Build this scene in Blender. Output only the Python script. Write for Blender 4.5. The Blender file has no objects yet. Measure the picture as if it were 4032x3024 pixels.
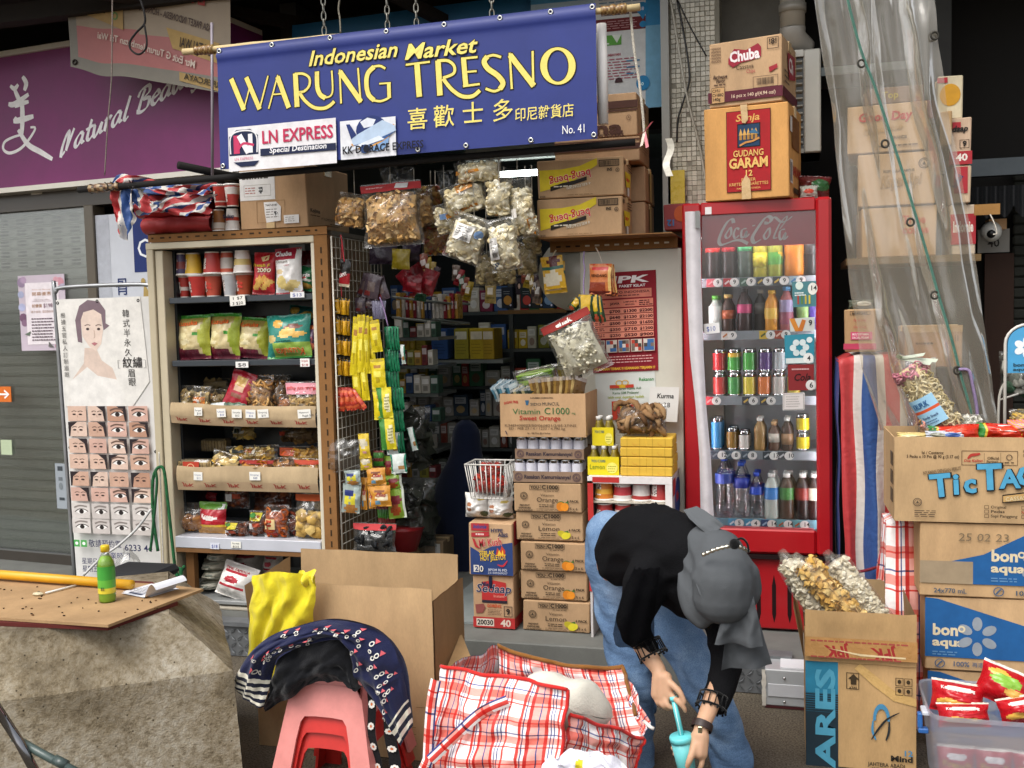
import bpy,math,random
from mathutils import Vector,Matrix,noise
R=math.radians
rng=random.Random(11)
S=bpy.context.scene
COLL=S.collection
V=Vector
CAM=V((0,0,1.60));FPX=4000.0
YAW,PITCH,ROLL=R(15.3),R(3.8),R(1.4)
_f=V((-math.sin(YAW)*math.cos(PITCH),math.cos(YAW)*math.cos(PITCH),-math.sin(PITCH)))
_r0=V((math.cos(YAW),math.sin(YAW),0));_u0=_r0.cross(_f)
_r=_r0*math.cos(ROLL)-_u0*math.sin(ROLL);_u=_u0*math.cos(ROLL)+_r0*math.sin(ROLL)
cd=bpy.data.cameras.new('camera');cam=bpy.data.objects.new('camera',cd);COLL.objects.link(cam)
cd.sensor_width=36;cd.lens=FPX/4032*36;cd.clip_start=0.05;cd.clip_end=3000
cam.matrix_world=Matrix(((_r.x,_u.x,-_f.x,CAM.x),(_r.y,_u.y,-_f.y,CAM.y),(_r.z,_u.z,-_f.z,CAM.z),(0,0,0,1)))
S.camera=cam
W=bpy.data.worlds.new('World');S.world=W;W.use_nodes=True
nt=W.node_tree;bg=nt.nodes['Background']
sky=nt.nodes.new('ShaderNodeTexSky');sky.sky_type='NISHITA';sky.sun_disc=False
SUN_EL,SUN_AZ=R(56),R(205)
sky.sun_elevation=SUN_EL;sky.sun_rotation=SUN_AZ;sky.air_density=1.0;sky.dust_density=4.0;sky.ozone_density=0.6
hs=nt.nodes.new('ShaderNodeHueSaturation');hs.inputs['Saturation'].default_value=0.22
nt.links.new(sky.outputs[0],hs.inputs['Color']);nt.links.new(hs.outputs[0],bg.inputs[0])
bg.inputs[1].default_value=0.15
sl=bpy.data.lights.new('sun','SUN');sl.energy=1.05;sl.angle=R(35);sl.color=(1,.95,.87)
sun=bpy.data.objects.new('sun',sl);COLL.objects.link(sun);sun.location=(0,-4,8)
_sd=V((math.sin(SUN_AZ)*math.cos(SUN_EL),math.cos(SUN_AZ)*math.cos(SUN_EL),math.sin(SUN_EL)))
sun.rotation_euler=_sd.to_track_quat('Z','Y').to_euler()
vs=S.view_settings;vs.view_transform='Standard';vs.look='None';vs.gamma=1;vs.use_curve_mapping=False
vs.exposure=0.62
S.cycles.use_denoising=True;S.cycles.max_bounces=8;S.cycles.transparent_max_bounces=20
S.cycles.diffuse_bounces=4;S.cycles.glossy_bounces=3;S.cycles.transmission_bounces=6
S.cycles.caustics_reflective=False;S.cycles.caustics_refractive=False
S.cycles.sample_clamp_indirect=6
def ray(u,v):return _f+_r*((u-2016)/FPX)+_u*((1512-v)/FPX)
def at(u,v,Y):
 d=ray(u,v);return CAM+d*((Y-CAM.y)/d.y)
def atz(u,v,z):
 d=ray(u,v);return CAM+d*((z-CAM.z)/d.z)
def pl(u,v,p0,yaw):
 n=V((-math.sin(yaw),math.cos(yaw),0));d=ray(u,v)
 return CAM+d*((V(p0)-CAM).dot(n)/d.dot(n))
def lin(c):return c/12.92 if c<=.04045 else((c+.055)/1.055)**2.4
_cc={}
def K(c):
 if not isinstance(c,str):return c
 if c not in _cc:
  h=c.lstrip('#')
  if len(h)==3:h=''.join(x*2 for x in h)
  _cc[c]=tuple(lin(int(h[i:i+2],16)/255)for i in(0,2,4))
 return _cc[c]
def mixc(a,b,t):a,b=K(a),K(b);return tuple(a[i]+(b[i]-a[i])*t for i in range(3))
MATS={}
def newmat(name):
 m=bpy.data.materials.new(name);m.use_nodes=True;n=m.node_tree.nodes;L=m.node_tree.links
 return m,n,L,n['Principled BSDF']
def pmat(key,rough=.6,metal=0,spec=.5,bump=0,bscale=60,vary=0,vscale=4,stretch=(1,1,1),coat=0,sheen=0,sss=0,trans=0,fine=0,sat=1):
 m,n,L,b=newmat(key);MATS[key]=m
 a=n.new('ShaderNodeVertexColor');a.layer_name='Col';c=a.outputs[0]
 if sat !=1:
  h=n.new('ShaderNodeHueSaturation');h.inputs['Saturation'].default_value=sat;L.new(c,h.inputs['Color']);c=h.outputs[0]
 b.inputs['Roughness'].default_value=rough;b.inputs['Metallic'].default_value=metal
 b.inputs['Specular IOR Level'].default_value=spec;b.inputs['Coat Weight'].default_value=coat
 b.inputs['Coat Roughness'].default_value=.12
 b.inputs['Sheen Weight'].default_value=sheen;b.inputs['Transmission Weight'].default_value=trans
 if sss:b.inputs['Subsurface Weight'].default_value=sss;b.inputs['Subsurface Radius'].default_value=(.02,.008,.004);b.inputs['Subsurface Scale'].default_value=.5
 tc=n.new('ShaderNodeTexCoord');mp=n.new('ShaderNodeMapping');mp.inputs['Scale'].default_value=stretch
 L.new(tc.outputs['Object'],mp.inputs[0])
 if vary:
  x=n.new('ShaderNodeTexNoise');x.inputs['Scale'].default_value=vscale;x.inputs['Detail'].default_value=6;x.inputs['Roughness'].default_value=.65
  L.new(mp.outputs[0],x.inputs['Vector'])
  r=n.new('ShaderNodeMapRange');r.inputs[1].default_value=.3;r.inputs[2].default_value=.7
  r.inputs[3].default_value=1-vary;r.inputs[4].default_value=1+vary*.6;L.new(x.outputs[0],r.inputs[0])
  mx=n.new('ShaderNodeMix');mx.data_type='RGBA';mx.blend_type='MULTIPLY';mx.inputs[0].default_value=1
  L.new(c,mx.inputs[6]);L.new(r.outputs[0],mx.inputs[7]);c=mx.outputs[2]
  rr=n.new('ShaderNodeMapRange');rr.inputs[3].default_value=max(rough-.1,.03);rr.inputs[4].default_value=min(rough+.1,1)
  L.new(x.outputs[0],rr.inputs[0]);L.new(rr.outputs[0],b.inputs['Roughness'])
 if fine:
  x=n.new('ShaderNodeTexNoise');x.inputs['Scale'].default_value=220;x.inputs['Detail'].default_value=3
  L.new(mp.outputs[0],x.inputs['Vector'])
  r=n.new('ShaderNodeMapRange');r.inputs[1].default_value=.3;r.inputs[2].default_value=.7
  r.inputs[3].default_value=1-fine;r.inputs[4].default_value=1+fine*.6;L.new(x.outputs[0],r.inputs[0])
  mx=n.new('ShaderNodeMix');mx.data_type='RGBA';mx.blend_type='MULTIPLY';mx.inputs[0].default_value=1
  L.new(c,mx.inputs[6]);L.new(r.outputs[0],mx.inputs[7]);c=mx.outputs[2]
 if bump:
  x=n.new('ShaderNodeTexNoise');x.inputs['Scale'].default_value=bscale;x.inputs['Detail'].default_value=4
  L.new(mp.outputs[0],x.inputs['Vector'])
  u=n.new('ShaderNodeBump');u.inputs['Strength'].default_value=bump;u.inputs['Distance'].default_value=.01
  L.new(x.outputs[0],u.inputs['Height']);L.new(u.outputs[0],b.inputs['Normal'])
 L.new(c,b.inputs['Base Color'])
 return m
pmat('paper',.75,spec=.3,vary=.06,vscale=8)
pmat('card',.88,spec=.2,vary=.24,vscale=6,stretch=(1,1,.35),bump=.2,bscale=14,fine=.05,sat=.84)
pmat('print',.7,spec=.3,vary=.14,vscale=20)
pmat('film',.28,spec=.5,bump=.5,bscale=22,vary=.08,vscale=20)
pmat('plastic',.4,vary=.12,vscale=16)
pmat('paint',.32,spec=.5,vary=.08,vscale=6,coat=.25)
pmat('dull',.8,spec=.25,vary=.18,vscale=7,fine=.06)
pmat('metal',.42,metal=.85,vary=.15,vscale=12)
pmat('chrome',.16,metal=1)
pmat('vinyl',.45,spec=.4,vary=.13,vscale=4,bump=.15,bscale=6)
pmat('cloth',.95,spec=.15,sheen=.2,vary=.12,vscale=9,bump=.25,bscale=160)
pmat('food',.8,spec=.2,vary=.16,vscale=30,bump=.3,bscale=120)
pmat('black',.95,spec=.08,vary=.1,vscale=9,bump=.3,bscale=200)
pmat('scarf',.95,spec=.12,vary=.05,vscale=6,bump=.12,bscale=300)
pmat('skin',.55,spec=.35,vary=.08,vscale=18,sss=.12)
pmat('rope',.85,vary=.3,vscale=90,bump=.8,bscale=250)
pmat('leather',.5,vary=.2,vscale=30)
def glassy(key,tint=(1,1,1),base=.05,edge=.6,rough=.08,bump=0,bscale=8,haze=0,hcol=(.8,.8,.75)):
 m,n,L,b=newmat(key);MATS[key]=m;n.remove(b);out=n['Material Output']
 t=n.new('ShaderNodeBsdfTransparent');t.inputs[0].default_value=(*tint,1)
 g=n.new('ShaderNodeBsdfGlossy');g.inputs['Roughness'].default_value=rough
 f=n.new('ShaderNodeFresnel');f.inputs[0].default_value=1.45
 mr=n.new('ShaderNodeMapRange');mr.inputs[1].default_value=.03;mr.inputs[2].default_value=.7;mr.inputs[3].default_value=base;mr.inputs[4].default_value=edge
 L.new(f.outputs[0],mr.inputs[0])
 ms=n.new('ShaderNodeMixShader');L.new(mr.outputs[0],ms.inputs[0]);L.new(t.outputs[0],ms.inputs[1]);L.new(g.outputs[0],ms.inputs[2])
 o=ms.outputs[0]
 if bump:
  tc=n.new('ShaderNodeTexCoord');x=n.new('ShaderNodeTexNoise');x.inputs['Scale'].default_value=bscale;x.inputs['Detail'].default_value=3
  L.new(tc.outputs['Object'],x.inputs['Vector']);u=n.new('ShaderNodeBump');u.inputs['Strength'].default_value=bump;u.inputs['Distance'].default_value=.02
  L.new(x.outputs[0],u.inputs['Height']);L.new(u.outputs[0],g.inputs['Normal']);L.new(u.outputs[0],f.inputs['Normal'])
 if haze:
  d=n.new('ShaderNodeBsdfDiffuse');d.inputs[0].default_value=(*hcol,1);tl=n.new('ShaderNodeBsdfTranslucent');tl.inputs[0].default_value=(*hcol,1)
  ad=n.new('ShaderNodeMixShader');ad.inputs[0].default_value=.5;L.new(d.outputs[0],ad.inputs[1]);L.new(tl.outputs[0],ad.inputs[2])
  m2=n.new('ShaderNodeMixShader');m2.inputs[0].default_value=haze;L.new(o,m2.inputs[1]);L.new(ad.outputs[0],m2.inputs[2]);o=m2.outputs[0]
 L.new(o,out.inputs[0]);return m
glassy('glass',base=.06,edge=.7,rough=.02)
glassy('fridgeglass',base=.055,edge=.7,rough=.03)
glassy('shopglass',tint=(.95,.97,.955),base=.07,edge=.8,rough=.04)
glassy('bag',base=.06,edge=.55,rough=.07,bump=.5,bscale=9,haze=.07)
glassy('bag2',base=.03,edge=.25,rough=.12,bump=.3,bscale=9,haze=.05)
glassy('bottle',base=.05,edge=.55,rough=.06,bump=.15,bscale=30)
glassy('curtain',tint=(.95,.92,.84),base=.10,edge=.75,rough=.12,bump=.35,bscale=5,haze=.27,hcol=(.80,.75,.62))
glassy('tubplastic',tint=(.86,.88,.93),base=.05,edge=.5,rough=.25,haze=.38,hcol=(.74,.77,.86))
glassy('liquid_dark',tint=(.25,.14,.08),base=.04,edge=.4,rough=.05)
def emit(key,col,s):
 m,n,L,b=newmat(key);MATS[key]=m
 b.inputs['Base Color'].default_value=(*col,1);b.inputs['Emission Color'].default_value=(*col,1);b.inputs['Emission Strength'].default_value=s
emit('tube',(.9,1,.96),9);emit('led',(.93,.97,1),28)
def uvmat(key,build,rough=.6,bump=.3,bscale=60,spec=.4):
 m,n,L,b=newmat(key);MATS[key]=m
 b.inputs['Roughness'].default_value=rough;b.inputs['Specular IOR Level'].default_value=spec
 uv=n.new('ShaderNodeUVMap');uv.uv_map='uv';sp=n.new('ShaderNodeSeparateXYZ');L.new(uv.outputs[0],sp.inputs[0])
 L.new(build(n,L,sp),b.inputs['Base Color'])
 tc=n.new('ShaderNodeTexCoord');x=n.new('ShaderNodeTexNoise');x.inputs['Scale'].default_value=bscale;x.inputs['Detail'].default_value=4
 L.new(tc.outputs['Object'],x.inputs['Vector']);u=n.new('ShaderNodeBump');u.inputs['Strength'].default_value=bump;u.inputs['Distance'].default_value=.01
 L.new(x.outputs[0],u.inputs['Height']);L.new(u.outputs[0],b.inputs['Normal'])
def ramp(n,L,src,mul,stops,add=0):
 a=n.new('ShaderNodeMath');a.operation='MULTIPLY_ADD';a.inputs[1].default_value=mul;a.inputs[2].default_value=add;L.new(src,a.inputs[0])
 f=n.new('ShaderNodeMath');f.operation='FRACT';L.new(a.outputs[0],f.inputs[0])
 c=n.new('ShaderNodeValToRGB');c.color_ramp.interpolation='CONSTANT';e=c.color_ramp.elements
 while len(e)<len(stops):e.new(.5)
 for i,(p,col)in enumerate(stops):e[i].position=p;e[i].color=(*K(col),1)
 L.new(f.outputs[0],c.inputs[0]);return c.outputs[0]
def mulc(n,L,a,b):
 mx=n.new('ShaderNodeMix');mx.data_type='RGBA';mx.blend_type='MULTIPLY';mx.inputs[0].default_value=1
 L.new(a,mx.inputs[6]);L.new(b,mx.inputs[7]);return mx.outputs[2]
def plaid(n,L,sp):
 st=[(0,'#fbf7f6'),(.15,'#d9473f'),(.2,'#f6e3e0'),(.23,'#3d4a86'),(.25,'#f6f3f3'),(.3,'#c93a35'),(.36,'#efb0a6'),(.50,'#4d568f'),(.52,'#efb0a6'),(.62,'#d2453d'),(.68,'#f4efee'),(.72,'#545f95'),(.74,'#f8f5f5'),(.78,'#46518c'),(.80,'#fbf8f8'),(.86,'#d9564c'),(.90,'#fbf8f8')]
 st2=[(0,'#fdfbfa'),(.22,'#dd5a50'),(.25,'#fbf6f5'),(.31,'#eea59a'),(.47,'#fbf6f5'),(.53,'#6a73a5'),(.555,'#fdfbfa'),(.74,'#eba59b'),(.82,'#d9564c'),(.85,'#eba59b'),(.93,'#fdfbfa')]
 return mulc(n,L,ramp(n,L,sp.outputs[0],1,st),ramp(n,L,sp.outputs[1],1,st2))
uvmat('plaid',plaid,.55,.35,40)
TARP=[(0,'#b33a3c'),(.2,'#c9c4bd'),(.31,'#2f4e86'),(.5,'#c9c4bd'),(.61,'#b33a3c'),(.8,'#c9c4bd'),(.9,'#26406f')]
uvmat('tarp',lambda n,L,sp:ramp(n,L,sp.outputs[0],1,TARP),.5,.5,35)
def special(key,fn):
 m,n,L,b=newmat(key);MATS[key]=m;fn(n,L,b)
def nz(n,L,sc,det=6,vec=None,ro=.6):
 x=n.new('ShaderNodeTexNoise');x.inputs['Scale'].default_value=sc;x.inputs['Detail'].default_value=det;x.inputs['Roughness'].default_value=ro
 if vec:L.new(vec,x.inputs['Vector'])
 return x.outputs[0]
def rmp(n,L,src,stops):
 c=n.new('ShaderNodeValToRGB');e=c.color_ramp.elements
 while len(e)<len(stops):e.new(.5)
 for i,(p,col)in enumerate(stops):e[i].position=p;e[i].color=(*K(col),1)
 L.new(src,c.inputs[0]);return c.outputs[0]
def bmp(n,L,src,b,s,d=.02):
 u=n.new('ShaderNodeBump');u.inputs['Strength'].default_value=s;u.inputs['Distance'].default_value=d
 L.new(src,u.inputs['Height']);L.new(u.outputs[0],b.inputs['Normal'])
def f_conc(n,L,b):
 tc=n.new('ShaderNodeTexCoord').outputs['Object']
 a=rmp(n,L,nz(n,L,3.2,9,tc,.7),[(.28,'#7a7264'),(.45,'#9c9382'),(.58,'#aaa292'),(.75,'#bbb4a4')])
 c=rmp(n,L,nz(n,L,42,5,tc,.7),[(.28,'#9a9080'),(.45,'#e2dcd0'),(.6,'#fff')])
 d=rmp(n,L,nz(n,L,1.7,4,tc),[(.34,'#8d8474'),(.5,'#ebe6dc'),(.6,'#fff')])
 vo=n.new('ShaderNodeTexVoronoi');vo.inputs['Scale'].default_value=26;L.new(tc,vo.inputs['Vector'])
 pit=rmp(n,L,vo.outputs['Distance'],[(.05,'#6b6252'),(.10,'#fff')])
 L.new(mulc(n,L,mulc(n,L,mulc(n,L,a,c),d),pit),b.inputs['Base Color']);b.inputs['Roughness'].default_value=.92
 ad=n.new('ShaderNodeMath');ad.operation='ADD';L.new(nz(n,L,34,6,tc,.75),ad.inputs[0]);L.new(nz(n,L,140,3,tc),ad.inputs[1])
 bmp(n,L,ad.outputs[0],b,.55,.008)
special('concrete',f_conc)
def f_ground(n,L,b):
 tc=n.new('ShaderNodeTexCoord').outputs['Object']
 a=rmp(n,L,nz(n,L,1.6,7,tc),[(.35,'#5b544b'),(.5,'#6d665b'),(.68,'#7f776a')])
 c=rmp(n,L,nz(n,L,130,3,tc,.8),[(.36,'#5a5348'),(.5,'#d8d0c2'),(.64,'#fff')])
 L.new(mulc(n,L,a,c),b.inputs['Base Color']);b.inputs['Roughness'].default_value=.9
 bmp(n,L,nz(n,L,150,4,tc,.8),b,.7,.008)
special('ground',f_ground)
def f_denim(n,L,b):
 tc=n.new('ShaderNodeTexCoord').outputs['Object']
 a=rmp(n,L,nz(n,L,4.5,6,tc,.6),[(.3,'#4a6180'),(.5,'#647f9f'),(.7,'#8aa2bd')])
 c=rmp(n,L,nz(n,L,330,2,tc),[(.35,'#c8d0da'),(.6,'#fff')])
 L.new(mulc(n,L,a,c),b.inputs['Base Color']);b.inputs['Roughness'].default_value=.9;b.inputs['Specular IOR Level'].default_value=.2
 mp=n.new('ShaderNodeMapping');mp.inputs['Scale'].default_value=(1,1,3.2);L.new(tc,mp.inputs[0])
 bmp(n,L,nz(n,L,4,3,mp.outputs[0]),b,.4,.04)
special('denim',f_denim)
def f_plate(n,L,b):
 tc=n.new('ShaderNodeTexCoord').outputs['Object']
 L.new(rmp(n,L,nz(n,L,5,7,tc),[(.3,'#56585a'),(.6,'#76797b')]),b.inputs['Base Color']);b.inputs['Roughness'].default_value=.6;b.inputs['Metallic'].default_value=.3
special('plate',f_plate)
CJK='美喜歡士多印尼雜貨店骨膠原拉皇韓式半永久紋繡眉眼根據五官私人訂制開幕優惠試價敬請預約電星期日至四間時營業再造樽門毫升全新包裝送次'
CH=''.join(chr(i)for i in range(33,127))+'®·'+CJK
GL={};ADV={' ':.3}
def bake_glyphs():
 col=bpy.data.collections.new('tmp');COLL.children.link(col);jobs=[]
 def mk(body,off):
  c=bpy.data.curves.new('t','FONT');c.body=body;c.offset=off;c.resolution_u=2;c.fill_mode='FRONT'
  o=bpy.data.objects.new('t',c);col.objects.link(o);return o
 for ch in dict.fromkeys(CH):
  for w in(0,1,2):
   if ord(ch)>0x2e80 and w==2:continue
   jobs.append((ch,w,mk(ch,(0,.018 if ord(ch)<0x2e80 else .006,.036)[w])))
  jobs.append((ch,'a',mk(ch+'|',0)))
 jobs.append(('|','b',mk('|',0)))
 bpy.context.view_layer.update();dg=bpy.context.evaluated_depsgraph_get();adv={}
 for ch,w,o in jobs:
  e=o.evaluated_get(dg);m=e.to_mesh()
  vs_=[(v.co.x,v.co.y)for v in m.vertices]
  if w=='a' or w=='b':adv[(ch,w)]=max((x for x,y in vs_),default=0)
  else:GL[(ch,w)]=(vs_,[tuple(p.vertices)for p in m.polygons])
  e.to_mesh_clear()
 for ch in CH:ADV[ch]=adv[(ch,'a')]-adv[('|','b')]
 for _,_,o in jobs:
  c=o.data;bpy.data.objects.remove(o);bpy.data.curves.remove(c)
 COLL.children.unlink(col);bpy.data.collections.remove(col)
bake_glyphs()
CAP=max(y for x,y in GL[('H',0)][0])
I4=Matrix.Identity(4)
def T(x,y=0,z=0):return Matrix.Translation(V((x,y,z))if not isinstance(x,Vector)else x)
def RX(a):return Matrix.Rotation(R(a),4,'X')
def RY(a):return Matrix.Rotation(R(a),4,'Y')
def RZ(a):return Matrix.Rotation(R(a),4,'Z')
def SC(x,y,z):return Matrix.Diagonal((x,y,z,1))
def crv(pts,n=6,closed=False):
 P=[V(p)for p in pts];out=[];N=len(P)
 for i in range(N if closed else N-1):
  g=lambda k:P[k%N]if closed else P[max(0,min(N-1,k))]
  a,b,c,d=g(i-1),g(i),g(i+1),g(i+2)
  for j in range(n):
   t=j/n
   out.append(.5*((2*b)+(c-a)*t+(2*a-5*b+4*c-d)*t*t+(3*b-a-3*c+d)*t**3))
 if not closed:out.append(P[-1])
 return out
class MB:
 def __init__(s,mat='paper'):
  s.v=[];s.f=[];s.c=[];s.m=[];s.sm=[];s.uv={};s.mat=mat;s.M=I4
 def add(s,vs_,fs,col,mat=None,smooth=False,uvs=None):
  o=len(s.v);M=s.M;s.v.extend([M @ V(p)for p in vs_]);fn=callable(col)
  c0=None if fn else K(col);mat=mat or s.mat
  for i,f in enumerate(fs):
   s.f.append(tuple(a+o for a in f));s.c.append(K(col(i))if fn else c0);s.m.append(mat);s.sm.append(smooth)
  if uvs:
   for i,q in enumerate(uvs):s.uv[o+i]=q
 def box(s,x0,x1,y0,y1,z0,z1,col,mat=None,ch=0):
  if not ch:
   s.add([(x0,y0,z0),(x1,y0,z0),(x1,y1,z0),(x0,y1,z0),(x0,y0,z1),(x1,y0,z1),(x1,y1,z1),(x0,y1,z1)],
                  [(0,3,2,1),(4,5,6,7),(0,1,5,4),(1,2,6,5),(2,3,7,6),(3,0,4,7)],col,mat);return
  c=min(ch,abs(x1-x0)*.45,abs(y1-y0)*.45,abs(z1-z0)*.45);vs_=[];idx={}
  xs,ys,zs=(x0,x1),(y0,y1),(z0,z1);sg=(1,-1)
  for i in(0,1):
   for j in(0,1):
    for k in(0,1):
     for a in range(3):
      d=[c,c,c];d[a]=0
      idx[(i,j,k,a)]=len(vs_);vs_.append((xs[i]+sg[i]*d[0],ys[j]+sg[j]*d[1],zs[k]+sg[k]*d[2]))
  F=[]
  for i in(0,1):F.append([idx[(i,j,k,0)]for j,k in((0,0),(1,0),(1,1),(0,1))][::(1 if i else-1)])
  for j in(0,1):F.append([idx[(i,j,k,1)]for i,k in((0,0),(1,0),(1,1),(0,1))][::(-1 if j else 1)])
  for k in(0,1):F.append([idx[(i,j,k,2)]for i,j in((0,0),(1,0),(1,1),(0,1))][::(1 if k else-1)])
  for i in(0,1):
   for j in(0,1):F.append([idx[(i,j,0,0)],idx[(i,j,0,1)],idx[(i,j,1,1)],idx[(i,j,1,0)]])
   for k in(0,1):F.append([idx[(i,0,k,0)],idx[(i,0,k,2)],idx[(i,1,k,2)],idx[(i,1,k,0)]])
  for j in(0,1):
   for k in(0,1):F.append([idx[(0,j,k,1)],idx[(0,j,k,2)],idx[(1,j,k,2)],idx[(1,j,k,1)]])
  for i in(0,1):
   for j in(0,1):
    for k in(0,1):F.append([idx[(i,j,k,a)]for a in range(3)])
  s.add(vs_,F,col,mat)
 def lathe(s,prof,n=16,col='#fff',mat=None,smooth=True,ang=(0,360)):
  full=abs(ang[1]-ang[0])>=360;vs_=[];N=n if full else n+1
  for r,z in[(p[0],p[1])for p in prof]:
   for i in range(N):
    a=R(ang[0]+(ang[1]-ang[0])*i/n);vs_.append((r*math.cos(a),r*math.sin(a),z))
  F=[];cs=[]
  for j in range(len(prof)-1):
   for i in range(n):
    a=j*N+i;b=j*N+(i+1)%N
    F.append((a,b,b+N,a+N));cs.append(prof[j][2]if len(prof[j])>2 else None)
  if full and prof[0][0]>1e-5:F.append(tuple(range(n))[::-1]);cs.append(prof[0][2]if len(prof[0])>2 else None)
  if full and prof[-1][0]>1e-5:F.append(tuple((len(prof)-1)*n+i for i in range(n)));cs.append(prof[-2][2]if len(prof[-2])>2 else None)
  base=col
  if callable(base):s.add(vs_,F,base,mat,smooth)
  else:s.add(vs_,F,lambda i:cs[i]or base,mat,smooth)
 def tube(s,path,r,n=6,col='#888',mat=None,closed=False,smooth=True,caps=True):
  P=[V(p)for p in path];N=len(P);vs_=[];up=None
  for i,p in enumerate(P):
   d=(P[(i+1)%N]-P[i-1])if closed else(P[min(N-1,i+1)]-P[max(0,i-1)])
   if d.length<1e-9:d=V((0,0,1))
   d.normalize()
   if up is None:up=d.orthogonal().normalized()
   up=(up-d*up.dot(d));up=up.normalized()if up.length>1e-6 else d.orthogonal().normalized()
   w=d.cross(up);rr=r[i]if isinstance(r,(list,tuple))else r
   for k in range(n):
    a=2*math.pi*k/n;vs_.append(p+(up*math.cos(a)+w*math.sin(a))*rr)
  F=[(i*n+k,i*n+(k+1)%n,((i+1)%N)*n+(k+1)%n,((i+1)%N)*n+k)for i in range(N if closed else N-1)for k in range(n)]
  if not closed and caps:F+=[tuple(range(n))[::-1],tuple((N-1)*n+k for k in range(n))]
  s.add(vs_,F,col,mat,smooth)
 def grid(s,nu,nv,fn,col='#fff',mat=None,smooth=True,uv=None,flip=False,wrap=False):
  vs_=[fn(i/nu,j/nv)for j in range(nv+1)for i in range(nu+1)]
  F=[];cs=[];fnc=callable(col)
  for j in range(nv):
   for i in range(nu):
    a=j*(nu+1)+i;q=(a,a+1,a+nu+2,a+nu+1)
    F.append(q[::-1]if flip else q)
    if fnc:cs.append(col((i+.5)/nu,(j+.5)/nv))
  uvs=[(uv(i/nu,j/nv))for j in range(nv+1)for i in range(nu+1)]if uv else None
  s.add(vs_,F,(lambda i:cs[i])if fnc else col,mat,smooth,uvs)
 def ball(s,c,r,col,mat=None,n=8,m=5):
  c=V(c);rr=r if isinstance(r,(tuple,list))else(r,r,r)
  s.grid(n,m,lambda a,b:c+V((rr[0]*math.cos(a*2*math.pi)*math.sin(b*math.pi),rr[1]*math.sin(a*2*math.pi)*math.sin(b*math.pi),-rr[2]*math.cos(b*math.pi))),col,mat)
 def build(s,name,parent=None,label=None,cat=None,group=None,kind=None,origin=None):
  me=bpy.data.meshes.new(name);base=V((0,0,0))
  if parent is None and s.v:
   if origin is None:
    xs=[p.x for p in s.v];ys=[p.y for p in s.v];zs=[p.z for p in s.v]
    base=V(((min(xs)+max(xs))/2,(min(ys)+max(ys))/2,min(zs)))
   else:base=V(origin)
  me.from_pydata([tuple(p-base)for p in s.v],[],s.f)
  ms=list(dict.fromkeys(s.m));ix={k:i for i,k in enumerate(ms)}
  for k in ms:me.materials.append(MATS[k])
  me.polygons.foreach_set('material_index',[ix[k]for k in s.m]);me.polygons.foreach_set('use_smooth',s.sm)
  a=me.color_attributes.new('Col','FLOAT_COLOR','CORNER');buf=[]
  for f,c in zip(s.f,s.c):buf.extend((c[0],c[1],c[2],1.0)*len(f))
  a.data.foreach_set('color',buf)
  if s.uv:
   ul=me.uv_layers.new(name='uv');b2=[]
   for f in s.f:
    for i in f:b2.extend(s.uv.get(i,(0,0)))
   ul.data.foreach_set('uv',b2)
  me.validate();me.update()
  o=bpy.data.objects.new(name,me);COLL.objects.link(o);o.location=base
  if parent is not None:adopt(o,parent)
  if label:o['label']=label
  if cat:o['category']=cat
  if group:o['group']=group
  if kind:o['kind']=kind
  return o
def wm(o):
 m=o.matrix_basis
 return wm(o.parent)@ o.matrix_parent_inverse @ m if o.parent else m.copy()
def adopt(o,p):o.parent=p;o.matrix_parent_inverse=wm(p).inverted()
def thing(name,label,cat,loc=(0,0,0),group=None):
 o=bpy.data.objects.new(name,None);COLL.objects.link(o);o.location=loc;o.empty_display_size=.05
 o['label']=label;o['category']=cat
 if group:o['group']=group
 return o
def dup(o,M,label=None,group=None):
 def cp(a,par):
  c=a.copy();COLL.objects.link(c)
  if par is not None:c.parent=par
  for ch in a.children:cp(ch,c)
  return c
 kids=list(o.children);c=o.copy();COLL.objects.link(c)
 for ch in kids:cp(ch,c)
 c.matrix_basis=M
 if label:c['label']=label
 if group:c['group']=group
 return c
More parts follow.
